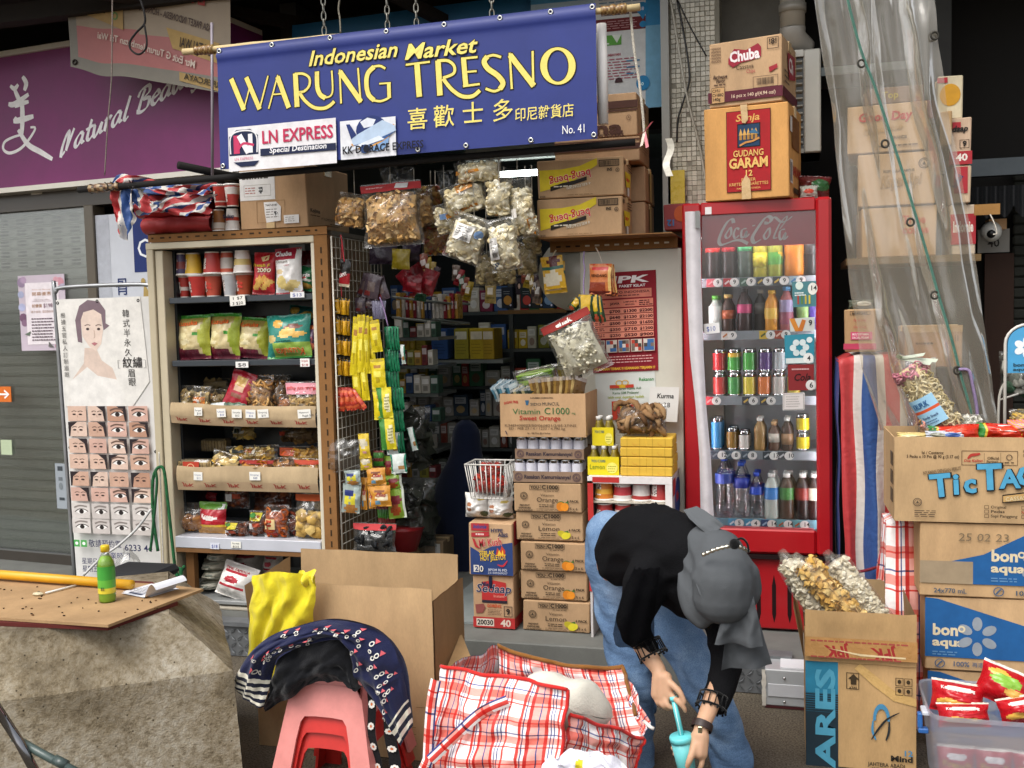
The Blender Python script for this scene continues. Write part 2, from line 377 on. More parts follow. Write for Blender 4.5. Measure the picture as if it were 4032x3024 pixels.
class Pr:
 def __init__(s,mb,w,h,M=I4,mapf=None,off=.0012,mat='print'):
  s.mb,s.w,s.h,s.M,s.o,s.mat=mb,w,h,M,off,mat;s.mapf=mapf;s.stp=.00025
 def _put(s,pts,faces,col,mat=None,step=True):
  if s.mapf:vs_=[s.mapf(x,z,s.o)for x,z in pts]
  else:vs_=[s.M @ V((x,-s.o,z))for x,z in pts]
  s.mb.add(vs_,faces,col,mat or s.mat)
  if step:s.o+=s.stp
 def r(s,x,y,w,h,col,mat=None,sk=0):
  X0,X1,Z1,Z0=x*s.w,(x+w)*s.w,(1-y)*s.h,(1-y-h)*s.h;k=sk*s.h
  n,m=(1,1)if not s.mapf else(max(2,min(14,int(w*s.w/.03))),max(1,min(8,int(h*s.h/.03))))
  pts=[];F=[]
  for j in range(m+1):
   for i in range(n+1):
    t=i/n;pts.append((X0+(X1-X0)*t,Z0+(Z1-Z0)*j/m+k*t))
    if i and j:a=j*(n+1)+i;F.append((a-n-2,a-n-1,a,a-1))
  s._put(pts,F,col,mat)
 def fr(s,x,y,w,h,t,col):
  b=t*s.h/s.w;s.r(x,y,w,t,col);s.o-=.00025;s.r(x,y+h-t,w,t,col);s.o-=.00025;s.r(x,y+t,b,h-2*t,col);s.o-=.00025;s.r(x+w-b,y+t,b,h-2*t,col)
 def p(s,pts,col,mat=None):s._put([(x*s.w,(1-y)*s.h)for x,y in pts],[tuple(range(len(pts)))[::-1]],col,mat)
 def e(s,x,y,rx,ry,col,n=18,a0=0,a1=360,mat=None,rot=0):
  c,q=math.cos(R(rot)),math.sin(R(rot));P=[]
  for i in range(n if a1-a0>=360 else n+1):
   a=R(a0+(a1-a0)*i/n);ex,ey=rx*s.w*math.cos(a),ry*s.h*math.sin(a)
   P.append((x*s.w+ex*c-ey*q,(1-y)*s.h+ex*q+ey*c))
  s._put(P,[tuple(range(len(P)))],col,mat)
 def ring(s,x,y,rx,ry,t,col,n=18,a0=0,a1=360):
  P=[];F=[]
  for i in range(n+1):
   a=R(a0+(a1-a0)*i/n)
   for k in(1,1-t):P.append((x*s.w+rx*s.w*k*math.cos(a),(1-y)*s.h+ry*s.h*k*math.sin(a)))
   if i:F.append((2*i-2,2*i,2*i+1,2*i-1))
  s._put(P,F,col)
 def st(s,pts,wd,col,sm=5,nib=None,mat=None,taper=0):
  q=crv([(x*s.w,(1-y)*s.h,0)for x,y in pts],sm)if sm else[V((x*s.w,(1-y)*s.h,0))for x,y in pts]
  P=[];F=[];N=len(q);ws=wd*s.h
  for i,a in enumerate(q):
   d=(q[min(N-1,i+1)]-q[max(0,i-1)]);d=d.normalized()if d.length>1e-9 else V((1,0,0));nn=V((-d.y,d.x,0));k=ws
   if nib is not None:k=ws*(.22+.78*abs(math.sin(math.atan2(d.y,d.x)-R(nib))))
   if taper:k*=1-taper*abs(2*i/(N-1)-1)**2
   P+=[tuple((a+nn*k/2)[:2]),tuple((a-nn*k/2)[:2])]
   if i:F.append((2*i-2,2*i-1,2*i+1,2*i))
  s._put(P,F,col,mat)
 def t(s,txt,x,y,h,col,w=None,b=0,sh=0,rot=0,an='l',mir=1,flip=1,arc=0):
  hh=h*s.h;k=hh/CAP;pts=[];F=[];cx=0
  for ch in txt:
   if ch==' ':cx+=ADV[' '];continue
   if ch not in ADV:ch='?'
   kk=(CAP*1.0/.92)if ord(ch)>0x2e80 else 1
   g=GL.get((ch,b))or GL.get((ch,1))or GL[('?',0)];o=len(pts)
   pts+=[(cx+px*kk,py*kk+(.08 if kk !=1 else 0))for px,py in g[0]];F+=[tuple(i+o for i in f)for f in g[1]]
   cx+=ADV[ch]*kk
  if not pts:return
  wx=(w*s.w/(cx*k))if w else 1
  ox={'l':0,'c':-cx/2,'r':-cx}[an];c,q=math.cos(R(rot)),math.sin(R(rot));out=[]
  for px,py in pts:
   X=(px+ox)*k*wx*mir+py*k*sh;Z=py*k*flip+(arc*s.h*(1-(2*(px+ox)/cx-(0 if an=='c' else 1))**2)if arc else 0)
   out.append((x*s.w+X*c-Z*q,(1-y)*s.h+X*q+Z*c))
  s._put(out,F if mir*flip>0 else[f[::-1]for f in F],col)
 def ot(s,txt,x,y,h,col,oc,**kw):
  b=kw.pop('b',1);s.t(txt,x,y,h,oc,b=2,**kw);s.o+=.0005 if s.mapf else 0;s.t(txt,x,y,h,col,b=b-1,**kw)
 def bars(s,x,y,w,h,col='#222',n=18):
  q=random.Random(int(x*999+y*77))
  for i in range(n):
   s.r(x+w*i/n,y,w/n*q.uniform(.25,.7),h,col);s.o-=.00025
  s.o+=.00025
 def lines(s,x,y,w,n,dy,col,h=.012,j=.25):
  q=random.Random(int(x*991+y*173))
  for i in range(n):
   cx=x
   while cx<x+w*(1-j*q.random()):
    ww=min(q.uniform(.02,.07),x+w-cx)
    if ww<=0:break
    s.r(cx,y+i*dy,ww,h,col);s.o-=.00025;cx+=ww+.012
  s.o+=.00025
 def halal(s,x,y,r,col='#3a3128'):
  a=s.h/s.w;s.ring(x,y,r*a,r,.18,col);s.ring(x,y,r*.68*a,r*.68,.16,col);s.p([(x-r*.36*a,y+r*.3),(x,y-r*.42),(x+r*.36*a,y+r*.3)],col)
 def img(s,x,y,w,h,cols,nx,ny,seed=1,mat=None):
  q=random.Random(seed)
  for i in range(nx):
   for j in range(ny):
    s.r(x+w*i/nx,y+h*j/ny,w/nx,h/ny,q.choice(cols),mat);s.o-=.00025
  s.o+=.00025
CARD,CARD2,CARD3='#b98f5e','#b08a5c','#c6a06a'
def carton(label,rect,Y,depth,draw=None,side=None,yaw=0,col=CARD,tilt=0,group=None,name='carton',cat='carton',tape='#cbb083',top=None,hz=None,ch=.004,lid=True):
 u0,v0,u1,v1=rect;um,vm=(u0+u1)/2,(v0+v1)/2
 a,b=at(u0,vm,Y),at(u1,vm,Y);w=(b-a).length;z0=at(um,v1,Y).z;h=at(um,v0,Y).z-z0
 if hz is not None:h=h+z0-hz;z0=hz
 M=T(a.x,Y,z0)@ RZ(yaw)@ RY(tilt)
 mb=MB('card');mb.M=M;mb.box(0,w,0,depth,0,h,col,ch=ch);q=random.Random(int(u0*7+v0));Mi=M.inverted()
 for cnr in range(8):
  j=V(((-1 if cnr&4 else 1)*q.uniform(0,.006),q.uniform(0,.004)*(1 if not cnr&2 else-1),(-1 if cnr&1 else 0)*q.uniform(0,.006)))
  for k in range(3):mb.v[cnr*3+k]=M @(Mi @ mb.v[cnr*3+k]+j)
 if lid:
  mb.box(.002,w-.002,depth*.493,depth*.507,h-.001,h+.0012,mixc(col,'#2a1c0c',.6));mb.box(-.0006,w+.0006,depth*.42,depth*.58,h*.86,h+.0008,tape,'plastic')
 o=mb.build(name,label=label,cat=cat,group=group)
 if draw:
  pb=MB('print');pb.M=M;draw(Pr(pb,w,h));pb.build('printed_front',o)
 if side:
  pb=MB('print');pb.M=M @ T(w,0,0)@ RZ(90);side(Pr(pb,depth,h));pb.build('printed_side',o)
 return o,M,w,h
GZ,FZ=0.0,0.15
YK=4.28
mb=MB('ground');mb.add([(-60,-60,0),(60,-60,0),(60,60,0),(-60,60,0)],[(0,1,2,3)],'#777');mb.build('ground',kind='structure')
mb=MB('dull');mb.box(-9,6,YK,9,-.02,FZ,'#6b6c68',ch=.006);mb.build('shop_floor',kind='structure')
mb=MB('dull');mb.box(-9,6,4.3,9.2,3.42,3.5,'#2b2723');mb.build('ceiling',kind='structure')
mb=MB('dull');mb.box(-9,6,5.75,5.9,2.62,3.42,'#2e2a27');mb.build('upper_wall',label='dark wall above the shop opening behind the signs',cat='wall')
for i,(a,b,r)in enumerate([((-9,4.75,3.3),(6,4.75,3.3),.05),((-4.2,3.9,3.36),(-2.1,5.7,3.22),.03),((-2.3,3.9,3.36),(-1.55,5.7,3.1),.03)]):
 mb=MB('dull');mb.tube([a,b],r*1.3,4,'#2a2521',smooth=False)
 mb.build('steel_beam',label=['long dark steel beam running under the soffit above the signs','slanting dark steel beam at the top left corner','slanting dark steel beam above the blue banner'][i],cat='beam')
def riser(u0,u1,v_,lab):
 x0,x1=at(u0,v_,YK-.012).x,at(u1,v_,YK-.012).x
 mb=MB('plate');mb.box(x0,x1,YK-.014,YK-.002,.004,FZ+.002,'#707375');mb.box(x0,x1,YK-.03,YK+.05,FZ+.002,FZ+.022,'#8a8d8e')
 o=mb.build('metal_riser',label=lab,cat='step plate',group='diamond plate risers')
 lug=MB('metal');lug.add([(-.017,-.004,0),(0,-.007,-.004),(.017,-.004,0),(0,-.007,.004),(-.017,0,0),(.017,0,0)],[(0,1,2,3),(4,1,0),(1,5,2),(2,5,3),(3,4,0)],'#7d8082');first=None
 n=int((x1-x0)/.036);q=0
 for j in range(4):
  for i in range(n):
   x=x0+.02+i*.036;z=.024+j*.034;M=T(x,YK-.014,z)@ RY(42 if(i+j)%2 else-42)
   if first is None:first=lug.build('tread_lug',o);d=first.data
   else:first=bpy.data.objects.new('tread_lug',d);COLL.objects.link(first);first.parent=o;first.matrix_parent_inverse=wm(o).inverted()
   first.matrix_basis=M;q+=1
   if q>140:return
riser(830,1120,2560,'diamond plate riser below the grey cabinet')
riser(2730,3120,2680,'diamond plate riser in front of the red fridge')
XL=at(1290,1500,4.75).x;XR=at(2640,1500,5.0).x
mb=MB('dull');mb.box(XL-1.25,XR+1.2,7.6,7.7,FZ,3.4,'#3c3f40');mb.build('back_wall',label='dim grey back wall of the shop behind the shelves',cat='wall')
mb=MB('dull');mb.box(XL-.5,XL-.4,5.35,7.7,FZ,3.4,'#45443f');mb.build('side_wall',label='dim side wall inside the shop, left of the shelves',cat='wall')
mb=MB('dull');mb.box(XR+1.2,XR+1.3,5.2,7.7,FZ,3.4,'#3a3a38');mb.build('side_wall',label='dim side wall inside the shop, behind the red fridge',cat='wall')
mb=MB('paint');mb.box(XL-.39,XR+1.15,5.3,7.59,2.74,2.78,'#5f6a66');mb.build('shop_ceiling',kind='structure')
a,b=at(1930,690,6.0),at(2200,668,6.0)
t=thing('fluorescent_lamp','lit white fluorescent tube under the shop ceiling beside the cracker bags','lamp',(a.x,6,2.5))
mb=MB('paint');mb.box(a.x-.15,b.x+.25,5.99,6.07,a.z+.09,2.74,'#a9aca8');mb.build('housing',t)
mb=MB('tube');mb.tube([(a.x-.1,6,a.z),(b.x+.2,6,a.z)],.019,10);mb.build('tube',t)
YP=5.05;xa,xb=at(2632,400,YP).x,at(2836,400,YP).x;zt,zb=3.42,at(2720,905,YP).z
mb=MB('dull');mb.box(xa,xb,YP,YP+.5,FZ,zt,'#8d897c');pil=mb.build('pillar',label='pillar faced with small off-white mosaic tiles beside the red fridge',cat='pillar')
ts=.0235;tile=MB('paint');tile.box(-ts*.44,ts*.44,-.004,0,-ts*.44,ts*.44,'#bdb7a4',ch=.0015)
tcol=['#c7c1ae','#b9b39f','#cfc9b7','#a9a390'];tm=[]
for c in tcol:
 tile=MB('paint');tile.box(-ts*.45,ts*.45,-.0035,0,-ts*.45,ts*.45,c,ch=.0012);tm.append(tile)
data=[];cnt=0;rest=MB('paint');nx=int((xb-xa-.02)/ts)
zlo=at(2720,640,YP).z
for j in range(200):
 z=zt-.02-j*ts
 if z<zb:break
 for i in range(nx):
  x=xa+.015+(i+.5)*ts;k=rng.randrange(4)
  if rng.random()<.02:continue
  q=at(2720,20,YP).z
  if z<q and cnt<300 and z>zlo-.35:
   if len(data)<=k or k not in[d[0]for d in data]:
    o=tm[k].build('tile',pil);data.append((k,o.data))
   else:
    o=bpy.data.objects.new('tile',[d[1]for d in data if d[0]==k][0]);COLL.objects.link(o);o.parent=pil;o.matrix_parent_inverse=wm(pil).inverted()
   o.matrix_basis=T(x+rng.uniform(-.001,.001),YP-.0002,z)@ RY(rng.uniform(-2,2));cnt+=1
  else:
   rest.M=T(x,YP-.0002,z);rest.box(-ts*.45,ts*.45,-.0035,0,-ts*.45,ts*.45,tcol[k])
rest.build('small_tiles',pil,kind='stuff')
mb=MB('dull');p,q=at(2836,200,5.2),at(3085,200,5.2);mb.box(p.x+.002,q.x,5.2,5.6,2.3,3.4,'#6d6a62');mb.build('concrete_wall',label='bare grey concrete wall between the mosaic pillar and the drain pipe',cat='wall')
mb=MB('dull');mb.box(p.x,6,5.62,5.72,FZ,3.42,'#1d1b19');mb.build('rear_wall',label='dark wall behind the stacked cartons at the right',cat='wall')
p,q=at(2603,300,5.0),at(2634,300,5.0);mb=MB('paint');mb.box(p.x,q.x,5.0,5.1,1.9,3.4,'#8b8a82');mb.build('door_post',label='narrow grey post between the advertising board and the mosaic pillar',cat='post')
for lab,pts,r,c in[('white cable hanging slantwise in front of the mosaic pillar',[(2640,0),(2665,150),(2705,380),(2760,600),(2790,800)],.006,'#b9b5a6'),
                       ('black cable curving down the left side of the mosaic pillar',[(2665,0),(2690,120),(2715,300),(2690,400),(2670,470),(2665,560)],.005,'#1c1a18'),
                       ('thin black cable running from the pillar top to the cassava carton',[(2668,0),(2720,110),(2782,222)],.0035,'#1c1a18')]:
 mb=MB('plastic');mb.tube(crv([at(u,v,YP-.03)for u,v in pts],5),r,6,c);mb.build('cable',label=lab,cat='cable')
p=at(3120,60,4.95);mb=MB('paint');mb.tube([(p.x,4.95,3.42),(p.x,4.95,at(3120,110,4.95).z)],.056,14,'#a49f93');mb.tube([(p.x,4.95,at(3120,35,4.95).z+.02),(p.x,4.95,at(3120,35,4.95).z-.02)],.062,14,'#8f8a7f')
mb.tube(crv([(p.x,4.95,at(3120,110,4.95).z),(p.x+.005,4.96,at(3120,150,4.95).z),(p.x+.05,5.02,at(3120,185,4.95).z)],4),.058,14,'#98938a')
mb.build('drain_pipe',label='stained grey drain pipe with an elbow above the air conditioner',cat='pipe')
x0,x1=at(3105,350,4.9).x,at(3232,350,4.9).x;z0,z1=at(3190,600,4.9).z,at(3190,192,4.9).z
t=thing('air_conditioner','white window air conditioner with dark louvres behind the two cartons','air conditioner',((x0+x1)/2,5,z0))
mb=MB('paint');mb.M=T(x0,4.9,z0);w,h=x1-x0,z1-z0
mb.box(0,w,.02,.3,0,h,'#26241f');mb.box(w-.075,w,0,.3,0,h,'#b9b6ab',ch=.006);mb.box(0,w-.075,0,.3,h-.03,h,'#b9b6ab');mb.box(0,w-.075,0,.3,0,.02,'#8d8a80');mb.build('casing',t)
lv=MB('paint');lv.box(0,w-.08,0,.02,-.004,.004,'#9b978b');d=None
for i in range(12):
 o=lv.build('louvre',t)if d is None else bpy.data.objects.new('louvre',d)
 if d is not None:COLL.objects.link(o);adopt(o,t)
 d=o.data;o.matrix_basis=T(x0,4.905,z0+.05+i*(h-.1)/11)@ RX(-28)
mb=MB('dull');mb.M=T(x0+w+.001,4.95,z0)@ RZ(90)
for i in range(22):mb.box(.01,.24,-.003,0,.03+i*(h-.06)/21,.036+i*(h-.06)/21,'#4a4844')
mb.build('side_grille',t)
YB=5.55
mb=MB('dull');a,b=at(3985,1000,YB),at(4100,1000,YB)
t=thing('roller_shutter','dark ribbed shutter of the closed stall at the right edge','shutter',(a.x,YB,FZ))
sl_=MB('dull');sl_.M=I4;sl_.box(0,1.2,-.02,0,-.025,.025,'#23241f',ch=.01);d=None
for i in range(40):
 o=sl_.build('slat',t)if d is None else bpy.data.objects.new('slat',d)
 if d is not None:COLL.objects.link(o);adopt(o,t)
 d=o.data;o.matrix_basis=T(a.x,YB,.25+i*.052)
a,b=at(3850,905,YB),at(3975,992,YB)
mb=MB('paper');mb.box(a.x,b.x,YB,YB+.01,b.z,a.z,'#8f8c85');o=mb.build('number_plate',label='grey plate with the number 40 below the security camera',cat='sign')
pb=MB('print');pb.M=T(a.x,YB,b.z);P=Pr(pb,b.x-a.x,a.z-b.z);P.t('40',.5,.75,.32,'#2a2724',an='c',b=1);pb.build('number',o)
p=at(3902,912,YB-.12);t=thing('security_camera','white dome security camera with a dark lens at the far right','camera',tuple(p))
mb=MB('plastic');mb.ball(p,.05,'#d5d3cc',n=14,m=8);mb.build('dome',t);mb=MB('plastic');mb.ball(p+V((-.005,-.036,-.012)),.022,'#111',n=10,m=6);mb.build('lens',t)
mb=MB('plastic');mb.box(p.x-.01,p.x+.07,p.y,p.y+.1,p.z+.01,p.z+.06,'#b98a55');mb.build('mount',t)
mb=MB('cloth');a,b=at(3780,740,5.3),at(4120,740,5.3);z=a.z
mb.grid(60,3,lambda s,q:(a.x+(b.x-a.x)*s,5.3+.01*math.sin(s*60),z-q*(.09+.06*abs(math.sin(s*15)))),'#15171a');mb.build('awning_valance',label='black scalloped awning edge above the security camera',cat='awning')
mb=MB('metal');mb.box(a.x,b.x,5.3,5.36,z+.05,z+.13,'#4e5356');mb.build('awning_rail',label='grey metal rail above the black scalloped awning',cat='rail')
mb=MB('dull');a,b=at(3878,1000,YB-.03),at(3985,2000,YB-.03);mb.box(a.x,b.x,YB-.03,YB,FZ,a.z,'#33221a');mb.build('brown_door',label='dark brown door panel under the number 40 plate',cat='door')
YA=5.15
def quad(pts,Y,thick=.012):
 q=[at(u,v,Y)for u,v in pts];w=(q[1]-q[0]).length;h=(q[3]-q[0]).length
 def mp(x,z,off):
  s,tt=x/w,1-z/h
  return(q[0]*(1-s)+q[1]*s)*(1-tt)+(q[3]*(1-s)+q[2]*s)*tt+V((0,-off,0))
 return q,w,h,mp
def panel(name,pts,Y,col,draw=None,label=None,cat=None,thick=.01,mat='paper',group=None,parent=None,part='print'):
 q,w,h,mp=quad(pts,Y);mb=MB(mat);n=len(q)
 bk=[p+V((0,thick,0))for p in q]
 mb.add(q+bk,[(3,2,1,0),(4,5,6,7),(0,1,5,4),(1,2,6,5),(2,3,7,6),(3,0,4,7)],col)
 o=mb.build(name,parent,label=label,cat=cat,group=group)
 if draw:
  pb=MB('print');draw(Pr(pb,w,h,mapf=mp));pb.build(part,o)
 return o
panel('blue_fascia',[(1150,100),(2120,-30),(2120,120),(1150,240)],YA+.06,'#1f6c9c',label='blue fascia strip just above the blue shop banner',cat='sign',mat='paint')
def advert(P0):
 class Q:
  def __getattr__(s,n):
   f=getattr(P0,n);g=lambda x:.50+(x-.25)*.95
   def call(*a,**k):
    a=list(a)
    if n=='p':a[0]=[(g(x),y)for x,y in a[0]]
    elif n=='t':a[1]=g(a[1])
    elif n in 'r':a[2]*=.95;a[0]=g(a[0])
    else:a[0]=g(a[0])
    return f(*a,**k)
   return call
 P=Q();P0.r(0,0,1,.1,'#4f94bd');P0.r(.86,.05,.14,.95,'#79adca');P0.r(.86,.05,.14,.3,'#3a86b5')
 P.r(.25,-.02,.40,1.0,'#d7d8d6');P.t('CMHK MY F',.28,.07,.018,'#4a3a3a',w=.22,b=1);P.lines(.28,.11,.32,4,.028,'#5d7f9a',.008)
 P.p([(.30,.245),(.31,.19),(.35,.19),(.36,.165),(.375,.19),(.43,.185),(.45,.15),(.47,.185),(.52,.185),(.54,.165),(.56,.19),(.60,.185),(.60,.245)],'#6d5a58')
 P.r(.43,.205,.035,.04,'#3d2d2e');P.r(.25,.27,.40,.10,'#6e2a2c');P.lines(.28,.29,.3,4,.018,'#b58a8a',.006)
 P.e(.625,.21,.045,.05,'#2f86ba');P.p([(.585,.225),(.665,.225),(.63,.30)],'#2f86ba');P.t('38',.60,.225,.026,'#eef',b=1);P.e(.63,.335,.025,.026,'#2f86ba')
 P.r(.29,.40,.17,.08,'#63a548');P.t('20',.30,.43,.022,'#eef6ea',b=1);P.p([(.385,.40),(.46,.40),(.425,.465)],'#dfe8dc');P.lines(.3,.46,.06,1,.02,'#dfe8dc')
 P.t('CMHK KABAYAN',.255,.565,.018,'#b2304a',w=.19,b=1);P.lines(.255,.59,.32,8,.022,'#b2566a',.007);P.lines(.5,.61,.1,3,.05,'#4a86ad',.01)
 P.e(.44,.78,.03,.04,'#4b3337',a0=0,a1=180);P.e(.63,.80,.05,.06,'#2f86ba');P.t('60',.60,.82,.025,'#dff',b=1)
panel('advertising_board',[(2090,-30),(2606,-80),(2606,420),(2090,465)],YA,'#a9bfca',advert,'pale blue advertising board with phone plans right of the blue banner','board',mat='vinyl')
BN=[(853,190),(2346,12),(2352,545),(868,668)];YBN=4.25
q4,bw,bh,_bm=quad(BN,YBN)
def bmap(x,z,off):
 p=_bm(x,z,off);s=x/bw;tt=z/bh
 return p+V((0,.002*math.sin(s*9+tt*2)*(1-tt*.4)-(.014*math.exp(-((tt-.925)/.018)**2)),0))
t=thing('shop_banner','large blue vinyl shop banner lettered in yellow above the shop entrance','banner',tuple(bmap(bw/2,0,0)))
mb=MB('vinyl');mb.grid(70,30,lambda s,q:bmap(s*bw,q*bh,0),'#26347c');mb.build('vinyl_sheet',t)
def nb(u,v):
 x=(u-860)/1488;a=190-178*x;b=668-123*x;return x,(v-a)/(b-a)
pb=MB('print');P=Pr(pb,bw,bh,mapf=bmap,off=.002);P.stp=.00035
c1=lambda X,Y:nb(800+X/2.304,Y/2.304)
c2=lambda X,Y:nb(1600+X/1.8433,Y/1.8433)
LET=[(c1,[(275,712),(392,992)],46),(c1,[(390,995),(452,800)],13),(c1,[(425,697),(547,985)],44),(c1,[(546,985),(640,682)],15),
 (c1,[(636,980),(735,675)],14),(c1,[(732,690),(832,970)],46),(c1,[(672,852),(785,842)],13),
 (c1,[(905,658),(913,963)],48),(c1,[(900,664),(980,662),(1038,700),(1034,770),(985,820),(930,830)],22),(c1,[(938,832),(990,905),(1070,965),(1160,975),(1225,950),(1268,910)],30),
 (c1,[(1112,640),(1112,780),(1138,850),(1185,880)],42),(c1,[(1180,878),(1235,860),(1256,800),(1252,632)],16),
 (c1,[(1332,930),(1326,622)],17),(c1,[(1328,640),(1518,915)],46),(c1,[(1515,920),(1497,607)],17),
 (c1,[(1748,612),(1700,588),(1640,595)],20),(c1,[(1645,596),(1585,660),(1572,760),(1590,850),(1640,900)],42),(c1,[(1635,900),(1700,908),(1770,880),(1785,850)],20),(c1,[(1778,880),(1776,742)],34),(c1,[(1690,750),(1795,742)],14),
 (c2,[(72,462),(245,440)],14),(c2,[(152,455),(165,695)],40),
 (c2,[(302,430),(312,685)],40),(c2,[(295,434),(370,432),(415,470),(410,525),(335,558)],20),(c2,[(335,562),(395,640),(465,690),(540,690),(592,648)],26),
 (c2,[(482,420),(495,618)],36),(c2,[(465,418),(580,406)],15),(c2,[(485,515),(572,508)],13),(c2,[(475,618),(592,602)],15),
 (c2,[(742,408),(690,393),(645,405)],17),(c2,[(648,402),(625,440),(650,490),(715,540),(752,595),(730,640)],36),(c2,[(735,638),(690,655),(632,636)],17),
 (c2,[(812,640),(801,377)],15),(c2,[(803,392),(962,618)],38),(c2,[(958,622),(957,365)],15)]
def banner_letters(grow,col):
 for fn,pts,wd in LET:
  sc=(2.304 if fn is c1 else 1.8433)*478
  if grow:
   a,b=V((*pts[0],0)),V((*pts[1],0));e=(a-b).normalized()*6;c,d=V((*pts[-1],0)),V((*pts[-2],0));e2=(c-d).normalized()*6
   pts=[(pts[0][0]+e.x,pts[0][1]+e.y)]+list(pts[1:-1])+[(pts[-1][0]+e2.x,pts[-1][1]+e2.y)]
  P.st([fn(*p)for p in pts],(wd+grow)/sc,col,sm=6 if len(pts)>2 else 0);P.o-=.00035
 P.o+=.0004
 cx,cy=c2(1125,475);rx,ry=118/1.8433/1488,132/1.8433/505
 for k in(0,):
  pts=[];F=[];n=40;g=grow/2
  for i in range(n+1):
   a=2*math.pi*i/n
   for(ex,ey)in((118+g,135+g),(72-g,115-g)):
    X,Y=c2(1125+ex*math.cos(a),475+ey*math.sin(a));pts.append((X*bw,(1-Y)*bh))
   if i:F.append((2*i-2,2*i-1,2*i+1,2*i))
  P._put(pts,F,col)
banner_letters(13,'#2c2710');P.o+=.0004;banner_letters(0,'#f2df78')
for s_,u,v,w_ in(('Indonesian',1246,258,360),('Market',1632,232,275)):
 x,y=nb(u,v);[P.t(s_,x+dx,y+dy,.115,'#2c2710',w=w_/1488,sh=.3,b=1)for dx,dy in((-.0022,0),(.0022,0),(0,-.007),(0,.007))];P.t(s_,x,y,.115,'#f4e17c',w=w_/1488,sh=.3,b=1)
for ch,u,v in zip('喜歡士多',(1640,1742,1853,1965),(512,502,490,480)):
 x,y=nb(u,v);P.t(ch,x,y,.165,'#f2df78',b=1)
x,y=nb(2050,478);P.t('印尼雜貨店',x,y,.10,'#f2df78',w=218/1488,b=1)
x,y=nb(2222,528);P.t('No. 41',x,y,.062,'#f3f2ee',w=88/1488)
def nr(u0,v0,u1,v1,col):x0,y0=nb(u0,v0);x1,y1=nb(u1,v1);P.r(x0,y0,x1-x0,y1-y0,col)
nr(902,504,1357,640,'#e6e4e6');nr(1374,476,1597,610,'#e2e3e8')
x,y=nb(968,560);P.p([(x-.042,y+.105),(x-.042,y-.05),(x-.02,y-.105),(x+.02,y-.105),(x+.042,y-.05),(x+.042,y+.105)],'#1c2545')
P.st([(x-.038,y+.09),(x-.038,y-.04),(x-.02,y-.09),(x+.02,y-.09),(x+.038,y-.04),(x+.038,y+.09)],.012,'#e6e4e6')
P.st([(x-.02,y-.06),(x-.02,y+.09)],.055,'#c73a63',sm=0);P.st([(x-.012,y-.06),(x+.014,y+.09)],.05,'#eceaee',sm=0);P.st([(x+.02,y+.09),(x+.02,y-.065)],.04,'#eceaee',sm=0);P.st([(x-.016,y+.06),(x,y+.01),(x+.03,y+.03)],.02,'#c73a63')
P.t('LN EXPRESS',x,y+.145,.022,'#d46a86',an='c');P.p([(x-.03,y+.16),(x+.045,y+.16),(x+.03,y+.20),(x-.01,y+.20)],'#1c2545')
x,y=nb(1046,565);P.t('LN EXPRESS',x,y,.10,'#c02f55',w=300/1488,b=1)
x,y=nb(1040,586);P.r(x,y,316/1488,.058,'#1c2545',sk=-.004);x,y=nb(1078,602);P.t('Special Destination',x,y,.042,'#f1f0f2',w=240/1488,b=1,sh=.15)
x,y=nb(1502,525);P.e(x,y-.03,.042,.115,'#26366f');P.p([(x-.03,y-.10),(x-.01,y-.13),(x+.012,y-.11),(x+.004,y-.06),(x-.02,y-.05)],'#dfe3ec');P.e(x+.012,y+.05,.034,.09,'#7fa3cf')
P.st([(x-.055,y+.07),(x-.02,y+.11),(x+.04,y+.04),(x+.06,y-.06)],.014,'#d39a4e')
P.p([(x-.055,y+.02),(x+.03,y-.10),(x+.062,y-.05),(x+.066,y-.01),(x+.02,y+.04),(x-.05,y+.08)],'#b7cbe2');P.p([(x-.05,y+.08),(x+.02,y+.04),(x+.064,y-.005),(x+.03,y+.06),(x-.03,y+.10)],'#35598f')
P.p([(x-.055,y+.03),(x-.068,y-.09),(x-.058,y-.09),(x-.04,y)],'#26366f');P.p([(x+.02,y+.02),(x-.08,y+.12),(x-.07,y+.13),(x+.035,y+.05)],'#dbe3ee');P.e(x-.018,y+.115,.014,.035,'#27416f');P.e(x-.013,y+.117,.007,.025,'#0e1626')
x,y=nb(1383,607);P.t('KK D\'GRACE EXPRESS',x,y,.058,'#14131c',w=324/1488,b=1)
pb.build('lettering',t)
gm=MB('chrome');gm.M=I4
for i in range(14):
 a=2*math.pi*i/14
gm.tube([(.0085*math.cos(k*.5236),0,.0085*math.sin(k*.5236))for k in range(12)],.0042,6,'#c9c9c4',closed=True)
gm2=MB('dull');d=None
for u,v in[(864,180),(1098,158),(1340,134),(1565,112),(1790,88),(2001,64),(2187,42),(2341,22),(873,666),(1030,655),(1167,650),(1322,639),(1499,628),(1680,617),(1865,603),(2108,585),(2337,562)]:
 x,y=nb(u,v);y=min(max(y,.028),.972);x=min(max(x,.008),.992);p=bmap(x*bw,(1-y)*bh,.003)
 o=gm.build('grommet',t)if d is None else bpy.data.objects.new('grommet',d)
 if d is not None:COLL.objects.link(o);adopt(o,t)
 d=o.data;o.matrix_basis=T(p)
a,b=at(722,205,YBN+.02),at(2520,28,YBN+.02)
t=thing('bamboo_pole','pale bamboo pole through the top hem of the blue banner','pole',tuple(a))
mb=MB('dull');n=24;mb.tube([a+(b-a)*(i/n)for i in range(n+1)],[.0135+(.002 if i%4==0 else 0)for i in range(n+1)],10,'#cdb78a');mb.build('cane',t)
